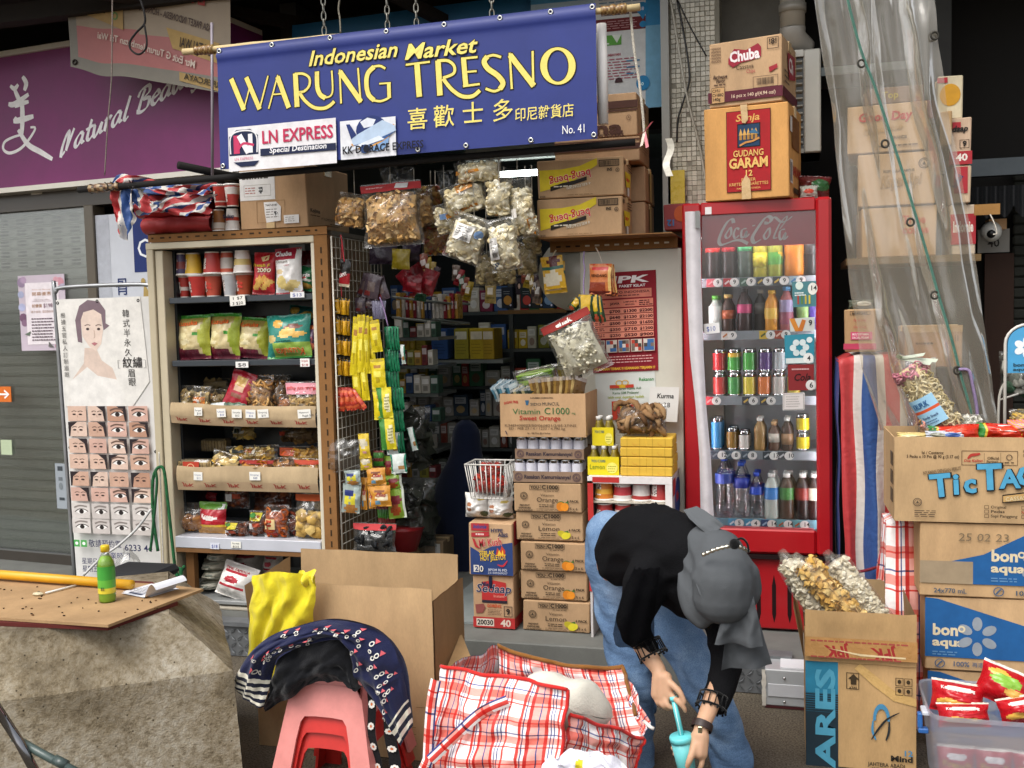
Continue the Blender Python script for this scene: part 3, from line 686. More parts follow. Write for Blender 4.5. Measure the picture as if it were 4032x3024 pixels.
for f0,f1 in((.03,.075),(.925,.975)):
 mb=MB('film');m=14;mb.tube([a+(b-a)*(f0+(f1-f0)*i/m)for i in range(m+1)],[.018+.006*rng.random()for i in range(m+1)],9,lambda i:['#7d5b30','#8f6d3f','#6a4a28','#a08555'][i%4]);mb.build('tape_wrap',t)
lk=MB('metal');lk.tube(crv([(.009,0,.012),(.009,0,-.012),(0,0,-.022),(-.009,0,-.012),(-.009,0,.012),(0,0,.022)],3,True),.0035,6,'#8f8d84',closed=True);lkd=None
def chain(label,u,v0,v1,Y):
 global lkd
 top,bot=at(u,v0,Y),at(u,v1,Y);n=max(3,int((top.z-bot.z)/.034));tt=thing('chain',label,'chain',tuple(bot),'steel chains above the blue banner')
 for i in range(n):
  o=lk.build('link',tt)if lkd is None else bpy.data.objects.new('link',lkd)
  if lkd is not None:COLL.objects.link(o);adopt(o,tt)
  lkd=o.data;o.matrix_basis=T(bot.x,Y,bot.z+i*.034)@ RZ(90*(i%2)+10)
chain('steel chain above the letters of Indonesian, nearest the left',1277,-60,122,4.45)
chain('steel chain above the word Market, second from the left',1526,-60,100,4.45)
chain('steel chain above the end of the word Market, third from the left',1640,-60,92,4.45)
chain('steel chain furthest right above the blue banner',1937,-60,55,4.45)
for lab,pts,r,c,Y in[('grey string tied to the second eyelet of the blue banner',[(1345,-40),(1333,30),(1338,70),(1341,130)],.004,'#8d8778',4.3),
  ('black wire loop hanging over the faded pink banner',[(540,-40),(560,20),(570,60),(568,95),(535,130),(512,165),(515,195),(545,214),(572,195),(578,160),(568,95)],.005,'#191615',4.2),
  ('thin wire hanging from the ceiling down to the striped tarpaulin',[(443,-40),(441,200),(438,330),(425,480),(412,690)],.0032,'#8d8078',4.4),
  ('white cord hanging at the right end of the banner with a pink ribbon',[(2482,40),(2486,90),(2500,220),(2518,330),(2533,470),(2537,560)],.006,'#cfc8b8',4.3)]:
 mb=MB('rope');mb.tube(crv([at(u,v,Y)for u,v in pts],6),r,6,c);mb.build('cord',label=lab,cat='cord')
mb=MB('film');p=at(2537,520,4.28)
for i,(du,dv,c)in enumerate([(30,-40,'#d26a72'),(-28,10,'#c95f68'),(12,60,'#d98088'),(-12,55,'#d8c9b8')]):
 e=at(2537+du,520+dv,4.27);w=V((.006,0,.003));mb.add([p-w,p+w,e+w,e-w],[(0,1,2,3)],c)
mb.build('ribbon',label='pink plastic ribbon tied to the cord under the banner end',cat='ribbon')
mb=MB('film');a=at(2630,545,4.5);pts=[(2630,545),(2640,600),(2628,650),(2636,690)]
mb.grid(2,10,lambda s,q:(lambda p:p+V(((s-.5)*.03+.01*math.sin(q*7),.01*math.sin(q*5),0)))(V(at(2632,545+150*q,4.5))),'#e4dfd0');mb.build('torn_tape',label='torn strip of white plastic hanging beside the brown cartons',cat='tape')
a,b=at(310,748,4.32),at(2500,560,4.32)
t=thing('steel_pole','long black steel pole running below the blue banner','pole',tuple(a));mb=MB('dull');mb.tube([a,b],.0155,10,'#1d1b1a');mb.build('rod',t)
mb=MB('film');m=10;mb.tube([a+(b-a)*(.025+.06*i/m)for i in range(m+1)],[.019+.006*rng.random()for i in range(m+1)],8,lambda i:['#7b5a3d','#4c3a2a','#a08a68'][i%3]);mb.build('tape_wrap',t)
a,b=at(702,650,4.55),at(1000,712,4.9);mb=MB('dull');mb.tube([a,b],.02,10,'#201d1b');mb.build('short_pole',label='short black pole end sticking out above the striped tarpaulin',cat='pole')
hk=MB('metal');hk.tube(crv([(0,0,.02),(.014,0,.012),(.018,0,-.006),(.006,0,-.02),(-.01,0,-.012)],4),.003,6,'#3a3633');d=None
for i,u in enumerate((418,440,462,515,532)):
 p=at(u,745-(u-310)*.086,4.31)
 o=hk.build('hook',label='wire hook at the very end of the black pole',cat='hook',group='wire hooks on the pole',origin=(0,0,0))if d is None else dup(o,I4,label=['','second','third','fourth','fifth'][i]+' wire hook from the left end of the black pole')
 d=o.data;o.matrix_basis=T(p.x,p.y-.012,p.z)@ RZ(35*i)
a,b=at(2368,95,4.33),at(2368,490,4.33);mb=MB('paper');mb.M=T(a.x,4.33,b.z);mb.lathe([(.022,0),(.024,.2),(.021,a.z-b.z)],12,'#e7e4e1');mb.build('rolled_sheet',label='rolled white sheet hanging behind the right end of the blue banner',cat='paper roll')
q4,w,h,mp0=quad([(262,-40),(905,-40),(905,372),(278,262)],4.75)
def mp(x,z,off):return mp0(x,z,off)+V((0,.004*math.sin(x*14)+.003*math.sin(z*13+x*5),-.02*math.exp(-((x-w*.2)/.1)**2)*(1-z/h)))
t=thing('faded_banner','faded pink banner with mirrored lettering hanging left of the blue banner','banner',tuple(mp(w/2,0,0)))
mb=MB('vinyl');mb.grid(40,20,lambda s,q:mp(s*w,q*h,0),lambda s,q:'#807a6e' if q<.14 or s<.04 else('#b06a66' if q<.52+.12*(s-.5)*-1 else '#a5937c'));mb.build('vinyl_sheet',t)
pb=MB('print');P=Pr(pb,w,h,mapf=mp,off=.007)
P.p([(.07,.0),(.36,.0),(.36,.47),(.07,.27)],'#b99a68');P.p([(.62,.40),(.94,.52),(.94,.72),(.66,.62)],'#bd9d64');P.p([(.70,.86),(1,.90),(1,1),(.70,.95)],'#b0935f')
P.t('WARUNG TREN',.34,.20,.075,'#4d4238',w=.28,b=1,mir=-1,rot=-8);P.t('68018628',.25,.28,.07,'#4d4238',w=.14,b=1,mir=-1,rot=-7);P.ring(.31,.31,.018,.045,.3,'#5f9a62')
P.t('JASA PAKET INDONESIA - HONGKONG',.90,.42,.07,'#5c4c46',w=.50,b=1,mir=-1,rot=-10);P.t('LN TAI WAI',.90,.66,.10,'#4d4238',w=.2,b=1,mir=-1,rot=-8)
P.t('Mtr Exit G Turun Jembatan Tai Wai',.80,.80,.075,'#d8c6b8',w=.62,b=1,mir=-1,rot=-9);P.t('TERPERCAYA',1.0,.97,.06,'#4a4030',w=.27,b=1,mir=-1,rot=-4);P.t('LN EXPRESS',.86,.16,.12,'#b0504c',w=.34,b=2,mir=-1,rot=-8)
pb.build('lettering',t);mb=MB('metal');mb.M=T(mp(.03*w,.07*h,.004));mb.tube([(.012*math.cos(k),0,.012*math.sin(k))for k in[j*.7854 for j in range(8)]],.005,6,'#3b3531',closed=True);mb.build('grommet',t)
mb=MB('plastic');mb.tube([at(834,90,4.4),at(836,400,4.4),at(836,690,4.4)],.007,8,'#8f8790');mb.build('conduit',label='thin grey conduit hanging along the left edge of the blue banner',cat='pipe')
LP0=at(853,690,4.95);LYAW=R(-6.5);LM=T(LP0.x,LP0.y,0)@ RZ(-6.5)
def lp(u,v,back=0):
 n=V((-math.sin(LYAW),math.cos(LYAW),0));P=pl(u,v,LP0+n*back,LYAW);d=P-LP0
 return d.x*math.cos(LYAW)+d.y*math.sin(LYAW),P.z
s0=lp(-520,500)[0];s1=.12;zt=lp(0,228)[1];zb=lp(0,743)[1]
t=thing('shop_sign','purple beauty shop signboard with white lettering at the upper left','sign',tuple(LM @ V(((s0+s1)/2,0,zb))))
mb=MB('vinyl');mb.M=LM;mb.box(s0,s1,0,.3,zb,zt,'#7d3067');mb.build('board',t)
mb=MB('paint');mb.M=LM;mb.box(s0,s1,-.02,.3,zt+.001,zt+.03,'#d9d3c6');mb.box(s0,s1,-.02,.0,zb-.03,zb-.001,'#e4ded0');mb.box(s0,s1,.0,.3,zb-.03,zb-.012,'#cfc9bd');mb.build('frame',t)
z_=zb-.03;mb=MB('paint');mb.M=LM @ T(lp(165,770,.12)[0],.12,z_);mb.lathe([(.035,-.012),(.06,-.01),(.06,0)],16,'#d8d3c8');mb.build('downlight',t)
mb=MB('print');mb.M=LM @ T(s0,0,zb);P=Pr(mb,s1-s0,zt-zb);w,h=s1-s0,zt-zb
def n_(u,v):s,z=lp(u,v);return(s-s0)/w,1-(z-zb)/h
A=lambda X,Y:n_(X/2.074,Y/2.074)
for pts,wd in[([(85,700),(120,725),(150,690)],38),([(185,625),(215,680),(200,740)],45),([(120,730),(150,800),(170,840)],44),([(70,850),(120,850),(235,770)],46),([(120,870),(165,850),(235,830)],40),([(110,990),(170,980),(275,950)],50),([(120,960),(150,1000)],40),([(180,800),(185,950),(180,1100)],50),
    ([(180,1100),(110,1120),(40,1160),(30,1220),(80,1250),(160,1220),(230,1150),(290,1050),(250,1040)],26),([(150,1060),(230,1180),(330,1240),(430,1300)],48)]:
 P.st([A(*p)for p in pts],wd/2.074/515,'#fbf7f5',taper=.35);P.o-=.0002
P.o+=.0006
SC_={'N':([[(0,-.1),(.02,.35),(.18,.85),(.3,1),(.34,.7),(.28,.1)],[(.28,.1),(.5,.7),(.62,1)],[(.0,-.1),(.12,0),(.2,.12)]],.72),
  'a':([[(.5,.5),(.3,.58),(.1,.35),(.1,.08),(.28,.05),(.5,.45)],[(.5,.55),(.45,.12),(.62,.1)]],.62),'t':([[(.3,.95),(.15,.2),(.3,.03),(.45,.15)],[(.02,.58),(.45,.62)]],.42),
  'u':([[(.05,.5),(.1,.55),(.1,.15),(.25,.03),(.48,.5)],[(.52,.55),(.46,.12),(.62,.1)]],.62),'r':([[(.05,.5),(.15,.55),(.1,.02)],[(.12,.3),(.3,.58),(.42,.5)]],.46),'l':([[(.3,1.05),(.12,.2),(.2,.02),(.34,.12)]],.36),
  'B':([[(.35,1),(.2,.5),(.12,-.02)],[(.0,.75),(.15,1.02),(.55,1.05),(.6,.75),(.3,.55),(.65,.45),(.6,.08),(.3,-.02),(.02,.1)]],.75),'e':([[(.1,.28),(.42,.4),(.32,.58),(.12,.4),(.12,.1),(.3,.02),(.48,.18)]],.5),'y':([[(.05,.5),(.15,.2),(.4,.5)],[(.5,.55),(.3,-.3),(.05,-.35)]],.55)}
def script(P,s,x0,y0,x1,y1,em,wd,col,nib=40):
 tot=sum(SC_[c][1]if c in SC_ else .4 for c in s);cx=0;asp=P.w/P.h
 for c in s:
  if c in SC_:
   for pts in SC_[c][0]:
    q=[]
    for px,py in pts:
     f=(cx+px+py*.22)/tot;q.append((x0+(x1-x0)*f,y0+(y1-y0)*f-py*em))
    P.st(q,wd,col,nib=nib);P.o-=.00022
   cx+=SC_[c][1]
  else:cx+=.4
 P.o+=.0005
x0,y0=A(500,1270);x1,y1=A(1650,640);script(P,'Natural Beauty',x0,y0,x1,y1,.145,.04,'#fdf9fa')
mb.build('lettering',t)
SB=.16
mb=MB('paint');mb.M=LM;z1=lp(0,845,SB)[1];xe=lp(420,1500,SB)[0];mb.box(s0,xe+.9,SB-.08,SB+.02,z1,zb-.03,'#4a4238');mb.build('door_header',label='dark brown metal header above the roller shutter',cat='door frame')
for i,(u0,u1)in enumerate([(362,398)]):
 a,b=lp(u0,1300,SB-.08)[0],lp(u1,1300,SB-.08)[0];mb=MB('paint');mb.M=LM;mb.box(a,b,SB-.1,SB,FZ,z1,'#5b5244',ch=.004);mb.build('door_jamb',label='brown metal door jamb right of the roller shutter',cat='door frame')
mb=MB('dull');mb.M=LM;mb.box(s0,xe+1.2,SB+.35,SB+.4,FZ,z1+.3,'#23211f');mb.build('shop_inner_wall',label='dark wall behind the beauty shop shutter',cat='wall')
t=thing('roller_shutter','pale slatted roller shutter with vent slots behind the beauty shop glass','shutter',tuple(LM @ V((s0/2,SB+.1,FZ))))
sp=.0665;wS=lp(362,1300,SB+.1)[0]-s0
sm_=MB('paint');sm_.box(0,wS,-.012,0,0,sp*.8,'#e2e4d9',ch=.005);sm_.box(0,wS,-.02,0,sp*.8,sp,'#cdd0c4',ch=.005)
vt=MB('dull')
for i in range(6):
 for j in(0,1):vt.box(wS-.12-i*.145,wS-.045-i*.145,-.0135,-.0125,sp*(.10+.34*j),sp*(.30+.34*j),'#26282a')
d=dv=None;nsl=int((z1-FZ)/sp)
for i in range(nsl):
 o=sm_.build('slat',t)if d is None else bpy.data.objects.new('slat',d)
 if d is not None:COLL.objects.link(o);adopt(o,t)
 d=o.data;o.matrix_basis=LM @ T(s0,SB+.1,z1-(i+1)*sp)
 if i<5:
  q=vt.build('vent_slots',o)if dv is None else bpy.data.objects.new('vent_slots',dv)
  if dv is not None:COLL.objects.link(q);q.parent=o
  q.matrix_parent_inverse=I4;q.matrix_basis=I4;dv=q.data
mb=MB('shopglass');mb.M=LM;a=lp(362,1300,SB-.06)[0];mb.box(s0,a,SB-.05,SB-.042,FZ+.05,z1,'#fff');mb.build('shop_window',label='tall glass pane in front of the pale roller shutter',cat='window')
mb=MB('paint');mb.M=LM;zz=lp(200,1842,SB-.06)[1];mb.box(s0,a,SB-.07,SB-.03,FZ,FZ+.06,'#3a352f');mb.build('window_sill',label='dark metal sill under the beauty shop glass',cat='sill')
def lrect(u0,v0,u1,v1,back):a,za=lp(u0,(v0+v1)/2,back)[0],lp((u0+u1)/2,v1,back)[1];b,zb2=lp(u1,(v0+v1)/2,back)[0],lp((u0+u1)/2,v0,back)[1];return a,b,za,zb2
def lposter(name,rect,back,col,draw,label,cat,mat='paper',th=.003):
 a,b,za,z2=lrect(*rect,back);mb=MB(mat);mb.M=LM;mb.box(a,b,back-th,back,za,z2,col);o=mb.build(name,label=label,cat=cat)
 pb=MB('print');pb.M=LM @ T(a,back-th,za);draw(Pr(pb,b-a,z2-za));pb.build('print',o);return o
def dprice(P):
 for x,y,r,c in[(.08,.09,.1,'#9a86a0'),(.12,.06,.07,'#b49ab4'),(.05,.25,.07,'#aeb2cf'),(.06,.42,.08,'#b7bada'),(.08,.56,.09,'#7a5a72'),(.1,.63,.07,'#8f6f88'),(.9,.10,.09,'#d79aa8'),(.82,.07,.06,'#d9a5b0'),(.95,.17,.07,'#b9b2c6'),(.88,.9,.12,'#cf9ea6'),(.95,.84,.08,'#e0b3b4'),(.8,.94,.07,'#b9808f'),(.96,.62,.05,'#c3cbe0')]:P.e(x,y,r,r*.68,c,n=9);P.o-=.0002
 P.r(.15,.10,.72,.82,'#efe6ea');P.t('Natural Beauty',.5,.20,.018,'#c79a86',an='c',w=.4,sh=.2);P.t('開幕優惠',.5,.275,.05,'#a87a52',an='c',w=.42,b=1);P.t('Opening offer',.5,.335,.018,'#b9a6a6',an='c',w=.34,sh=.3);P.r(.3,.345,.4,.004,'#b59aa0')
 P.t('試優價',.28,.43,.045,'#a87a52',w=.22,b=1);P.t('$198',.53,.43,.05,'#8d6f7c',w=.2,b=1);P.t('送10次 5050次',.5,.50,.03,'#a8806a',an='c',w=.5);
 for i in range(8):P.lines(.26,.57+i*.04,.5,1,.03,'#6d5a66',.016,.2)
 P.p([(.1,.78),(.24,.74),(.2,.8)],'#6a7768');P.p([(.62,.88),(.72,.96),(.6,.95)],'#6c6a68')
lposter('price_poster',(79,1082,262,1380),SB-.052,'#cdbfcb',dprice,'floral opening offer price poster stuck on the glass','poster')
def darrow(P):
 P.r(0,.1,.55,.8,'#e8ddd2');P.t('門',.05,.75,.5,'#33302e');P.st([(.6,.5),(.9,.5)],.12,'#fff',sm=0);P.st([(.78,.25),(.93,.5),(.78,.75)],.12,'#fff',sm=0)
lposter('door_sticker',(-70,1522,45,1582),SB-.052,'#d9722c',darrow,'orange sticker with a white arrow on the glass at the left edge','sticker')
lposter('paper_scrap',(5,1732,48,1790),SB-.052,'#b9c7a6',lambda P:P.lines(.1,.2,.8,3,.2,'#98a88a'),'small pale green paper on the glass under the orange sticker','paper')
def dbox(P):
 P.r(.25,.06,.5,.1,'#40464b');P.r(.3,.3,.4,.08,'#6a7075');P.e(.5,.5,.2,.08,'#7b8287');P.r(.3,.75,.5,.06,'#40464b')
lposter('notice_strip',(222,1825,262,2002),SB-.1,'#9aa1a8',dbox,'narrow grey paper strip hanging in front of the lower shutter','paper')
def dcol(P):
 P.r(0,0,.22,1,'#b9bcc4');P.r(.60,0,.4,.29,'#27366e');P.t('O',.65,.22,.09,'#eef0f4',b=0)
 for i,c in enumerate('骨膠原拉'):P.t(c,.27,.40+i*.115,.085,'#2c3a6b',b=1)
 P.p([(.53,.44),(.72,.42),(.74,.34),(.86,.42),(1,.38),(1,.55),(.78,.60)],'#b59a5c');P.e(.73,.335,.035,.016,'#b59a5c');P.e(.53,.425,.035,.016,'#b59a5c');P.t('皇',.78,.54,.07,'#e6e4de',b=1)
lposter('collagen_board',(396,838,640,1640),SB-.08,'#ced1d8',dcol,'white upright board with blue characters and a gold crown','board')
YS=4.72;UA,UB,VA,VB=272,632,1172,2312
a,b=at(UA,1700,YS),at(UB,1700,YS);z0,z1=at(450,VB,YS).z,at(450,VA,YS).z;w,h=b.x-a.x,z1-z0;BM=T(a.x,YS,z0)@ RX(1.5)
t=thing('display_stand','white poster of eyebrow treatments on a grey tube stand','display stand',(a.x+w/2,YS,FZ))
mb=MB('metal');zt_=h+.02+(at(450,1140,YS).z-z1);mb.M=BM
mb.tube(crv([(-.022,.012,FZ-z0),(-.022,.012,zt_-.1),(-.012,.012,zt_-.03),(.05,.012,zt_),(w-.05,.012,zt_),(w+.012,.012,zt_-.03),(w+.022,.012,zt_-.1),(w+.022,.012,FZ-z0)],5),.011,10,'#a9abad');mb.build('tube_frame',t)
def pw(x,z,off):return BM @ V((x,-off,z))
mb=MB('vinyl');mb.grid(24,50,lambda s,q:pw(s*w,q*h,0),'#dcdad6');po=mb.build('poster',t)
pb=MB('print');P=Pr(pb,w,h,mapf=pw,off=.0035);P.stp=.00015;g=lambda u,v:((u-UA)/(UB-UA),(v-VA)/(VB-VA))
C5=lambda X,Y:g(X/2.023,780+Y/2.023)
P.p([C5(*p)for p in[(545,800),(1210,790),(1240,1450),(1100,1640),(560,1640)]],'#e3e0da')
P.p([C5(*p)for p in[(750,1180),(735,1300),(640,1420),(600,1600),(800,1640),(1000,1600),(985,1420),(960,1340),(880,1280),(840,1180)]],'#d9c4b6')
P.p([C5(*p)for p in[(620,1440),(760,1330),(840,1400),(985,1430),(1050,1560),(1010,1640),(600,1640)]],'#e6e3de')
P.p([C5(*p)for p in[(700,1130),(690,960),(730,850),(800,805),(890,820),(935,890),(930,990),(960,1010),(910,1045),(900,930),(800,900),(735,960),(735,1140)]],'#7d6a72')
P.p([C5(*p)for p in[(735,960),(760,900),(840,880),(900,920),(905,1050),(885,1150),(840,1205),(790,1170),(740,1090)]],'#e2cdbf')
for(x,y)in((785,1032),(872,1034)):P.e(*C5(x,y),.018,.0045,'#4a3b3d');P.st([C5(x-22,y-26),C5(x,y-34),C5(x+24,y-28)],.003,'#7b6660')
P.st([C5(835,1040),C5(838,1090),C5(828,1105)],.0025,'#c2a594');P.p([C5(*p)for p in[(808,1145),(832,1135),(858,1145),(832,1165)]],'#b5757a')
for i,c in enumerate('韓式半永久'):P.t(c,*C5(1064,950+i*75),.026,'#3b3836')
P.t('紋繡',*C5(1042,1342),.036,'#2e2b2a',b=1)
for i,c in enumerate('眉眼'):P.t(c,*C5(1078,1415+i*68),.028,'#3b3836')
P.st([C5(1022,1280),C5(1008,1280),C5(1008,1342),C5(1022,1342)],.0015,'#555',sm=0);P.st([C5(1208,1280),C5(1222,1280),C5(1222,1342),C5(1208,1342)],.0015,'#555',sm=0)
for i,c in enumerate('根據五官私人訂制眉眼'):P.t(c,*C5(577,942+i*52),.018,'#4a4644')
q=random.Random(3)
cols=[(288,361),(369,437),(445,518),(529,602)];rows=[(1590,1649),(1652,1709),(1717,1774),(1779,1836),(1847,1904),(1910,1964),(1972,2032),(2034,2091)]
for j,(va,vb)in enumerate(rows):
 for i,(ua,ub)in enumerate(cols):
  x0,y0=g(ua,va);x1,y1=g(ub,vb);W_,H_=x1-x0,y1-y0
  sk=q.choice(['#c9a48f','#d6b6a3','#b98f78','#cfa99a','#dabfae'])if j<6 else q.choice(['#d2cbc6','#c7bfba','#dcd6d2'])
  P.r(x0,y0,W_,H_,sk);N=lambda a_,b_:(x0+W_*a_,y0+H_*b_)
  if j<6 and(i+j)%3:
   P.p([N(0,0),N(.5,0),N(.16,.35),N(.08,1),N(0,1)]if q.random()<.5 else[N(1,0),N(.5,0),N(.84,.35),N(.92,1),N(1,1)],'#2c2326')
  if j<6 and i<2 or j==4:
   for ex in(.34,.68):P.e(*N(ex,.55),W_*.1,H_*.06,'#3a2a28',n=8);P.st([N(ex-.13,.38),N(ex,.32),N(ex+.13,.36)],.0022,'#5a443c');P.st([N(.5,.6),N(.52,.75)],.0014,'#a57f6e')
  else:
   P.p([N(.2,.58),N(.42,.42),N(.68,.42),N(.86,.55),N(.62,.68),N(.38,.68)],'#f0ece8');P.e(*N(.54,.55),W_*.13,H_*.15,'#2b2422',n=10);P.st([N(.18,.58),N(.4,.4),N(.7,.4),N(.9,.54)],.0028,'#2b2220')
   P.st([N(.15,.3),N(.45,.16),N(.85,.22)],.0055,'#6f574c' if j<6 else '#8a817c')
C6=lambda X,Y:g(X/1.843,1500+Y/1.843)
for X in(535,588):x,y=C6(X,1140);P.r(x,y,.065,.024,'#4fa653');P.e(x+.032,y+.012,.018,.006,'#f2f5f0',n=10)
P.t('敬請預約電',*C6(645,1190),.026,'#23264f',w=.36,b=1);P.t('6233 44',*C6(905,1205),.021,'#23264f',w=.30,b=1);P.t('營業時間',*C6(745,1270),.022,'#3a3d66',w=.3,b=1)
P.t('星期日至四',*C6(585,1318),.022,'#2b2e55',w=.30,b=1);P.t('星期五至日',*C6(585,1375),.022,'#2b2e55',w=.30,b=1);P.t('-7:00pm',*C6(965,1342),.018,'#23264f',w=.22,b=1);P.t('-9:00pm',*C6(965,1400),.018,'#23264f',w=.22,b=1)
pb.build('poster_print',po)
for u,v in((276,1186),(432,1184),(590,1186),(284,1755),(620,1767)):
 x,y=g(u,v);mb=MB('metal');mb.M=T(pw(x*w,(1-y)*h,.003));mb.tube([(.007*math.cos(k*1.047),0,.007*math.sin(k*1.047))for k in range(6)],.003,5,'#2c2b2a',closed=True);mb.build('eyelet',po)
pts=[(622,2170),(606,2060),(600,1960),(604,1880),(622,1842),(645,1850),(658,1950),(672,2080),(690,2240),(700,2268),(726,2228)]
mb=MB('rope');mb.tube(crv([at(u,v,4.42)for u,v in pts],6),.008,7,lambda i:'#1f6b3a' if i%5 else '#174f2c');mb.tube(crv([at(u,v,4.415)for u,v in[(612,1850),(618,1900),(610,2000),(600,2100),(592,2170)]],6),.007,7,'#1d5f35')
mb.tube(crv([at(u,v,4.41)for u,v in[(700,2268),(690,2245),(708,2240),(712,2270),(690,2285),(670,2295),(640,2300)]],5),.009,7,'#237542');mb.build('green_rope',label='knotted dark green rope hanging beside the eyebrow poster',cat='rope')
mb=MB('rope');mb.tube(crv([at(u,v,4.43)for u,v in[(626,1780),(632,1900),(640,2150),(648,2290)]],5),.0035,6,'#d9d5c9');mb.build('white_string',label='thin white string hanging from the poster eyelet',cat='string')
mb=MB('bag');
def gb(s,q):
 c=at(505,2210,4.5);a=s*2*math.pi;rr=.062*math.sin(min(1,q*1.15)*math.pi*.82+.25)*(1+.08*math.sin(a*7));return(c.x+rr*math.cos(a),4.5+rr*math.sin(a),c.z-.09+q*.16)
mb.grid(22,10,gb,'#fff');mb.build('knotted_bag',label='small knotted clear plastic bag in front of the eyebrow poster',cat='plastic bag')
def nz3(x,y,z):return noise.noise(V((x,y,z)))
def pouch_fn(w,h,t,seed=0,crimp=.07,belly=1.0,wrk=1.0):
 def f(s,q,side):
  a=abs(2*s-1);pr=max(0,1-a**2.4)**.8
  k=0 if q<crimp or q>1-crimp else math.sin(math.pi*(q-crimp)/(1-2*crimp))**.55
  low=1+.25*(1-q)*belly
  wr=wrk*(.10*nz3(s*6,q*7,seed*3.1)+.05*nz3(s*15,q*14,seed))
  y=side*t*.5*pr*k*low*(1+wr*1.6)+.006*nz3(s*5,q*5,seed+9)+(.003*math.sin(s*60)if k==0 else 0)
  x=(s-.5)*w*(1-.07*k*math.sin(math.pi*q))+.02*w*nz3(q*4,s,seed+2)
  z=q*h*(1-.03*pr*k)+.015*h*nz3(s*4,seed,1)*(1 if q>.5 else .3)
  return V((x,y,z))
 return f
def place(rect,Y,yaw=0,lean=0,roll=0,zbase=None):
 u0,v0,u1,v1=rect;um,vm=(u0+u1)/2,(v0+v1)/2
 w=at(u1,vm,Y).x-at(u0,vm,Y).x;p=at(um,v1,Y);h=at(um,v0,Y).z-p.z
 if zbase is not None:p.z=zbase
 return T(p.x,Y,p.z)@ RZ(yaw)@ RX(-lean)@ T(0,0,h/2)@ RY(roll)@ T(0,0,-h/2),w,h
def bag(label,rect,Y,paint,t=.08,yaw=0,lean=6,roll=0,draw=None,seed=1,group=None,name='chip_bag',cat='snack bag',mat='film',zbase=None,nu=22,nv=28,M=None,wh=None,back=None,crimp=.06):
 if M is None:M,w,h=place(rect,Y,yaw,lean,roll,zbase)
 else:w,h=wh
 f=pouch_fn(w,h,t,seed,crimp);mb=MB(mat);mb.M=M
 mb.grid(nu,nv,lambda s,q:f(s,q,-1),paint);mb.grid(nu//2,nv//2,lambda s,q:f(s,q,1),back or paint,flip=True)
 o=mb.build(name,label=label,cat=cat,group=group)
 if draw:
  pb=MB('print');pb.M=M
  draw(Pr(pb,w,h,mapf=lambda x,z,off:f(min(max(x/w,0),1),min(max(z/h,0),1),-1)+V((0,-off-.002,0))));pb.build('print',o)
 return o
def piece(mb,kind,p,r,col,q):
 mb.M=T(p)@ RZ(q.uniform(0,360))@ RX(q.uniform(-70,70))@ RY(q.uniform(-60,60))
 if kind=='ring':mb.tube([(r*math.cos(a*1.0472),0,r*math.sin(a*1.0472))for a in range(6)],r*.32,4,col,closed=True)
 elif kind=='curl':mb.tube([(r*math.cos(a*.8),r*.25*(a-2),r*math.sin(a*.8))for a in range(5)],[r*.2,r*.38,r*.42,r*.38,r*.2],5,col)
 elif kind=='stick':mb.tube([(-r,0,0),(0,0,r*.15),(r,0,0)],[r*.24,r*.28,r*.24],5,col)
 elif kind=='disc':mb.grid(6,2,lambda s,k:(r*(.15+.85*k)*math.cos(s*6.283),r*.3*k*math.sin(s*12.6),r*(.15+.85*k)*math.sin(s*6.283)),col)
 elif kind=='wheel':
  mb.tube([(r*math.cos(a*.7854),0,r*math.sin(a*.7854))for a in range(8)],r*.28,4,col,closed=True);mb.tube([(-r,0,0),(r,0,0)],r*.2,4,col);mb.tube([(0,0,-r),(0,0,r)],r*.2,4,col)
 elif kind=='nut':mb.ball((0,0,0),(r*.75,r*.45,r*.5),col,n=6,m=4)
 elif kind=='chip':mb.grid(4,3,lambda s,k:((s-.5)*2*r,r*.5*math.sin(s*4+k*2),(k-.5)*1.5*r),col)
 elif kind=='puff':mb.ball((0,0,0),(r,r*.42,r*.8),col,n=8,m=5)
 elif kind=='shell':mb.grid(6,4,lambda s,k:(r*(1-.3*k)*math.cos(s*4.2-.5),r*.9*(k-.5)*1.4,r*.55*math.sin(s*4.2-.5)),col)
 elif kind=='chunk':mb.ball((0,0,0),(r,r*.7,r*.8),col,n=5,m=3)
 mb.M=I4
def fill(M,f,kind,n,size,cols,seed,name,parent,lo=.05,hi=.82,top=None):
 q=random.Random(seed);mb=MB('food')
 av=tuple(sum(K(c)[i]for c in cols)/len(cols)*.95 for i in range(3));cf=lambda s,k,sd:f(.5+(s-.5)*.86,lo+(hi-lo)*(.03+.94*k),sd)
 mb.M=M
 for sd in(-1,1):mb.grid(8,8,lambda s,k:(lambda a,b:(a+b)/2+(a-b)/2*(.72*(1-(2*s-1)**4*.5)*(1-(2*k-1)**6)))(cf(s,k,sd),cf(s,k,-sd)),av,flip=sd>0)
 mb.M=I4
 for i in range(n):
  s=q.uniform(.13,.87);k=q.uniform(lo+.04,hi);d=q.choice((-1,-1,-1,1))*q.uniform(.1,.68)
  a=f(s,k,-1);b=f(s,k,1);p=(a+b)/2+(a-b)/2*-d*-1 if d<0 else(a+b)/2+(b-a)/2*d
  if d<0:p=(a+b)/2+(a-b)/2*(-d)
  piece(mb,kind,M @ p,size*q.uniform(.75,1.2),q.choice(cols),q)
 return mb.build(name,parent,kind='stuff')
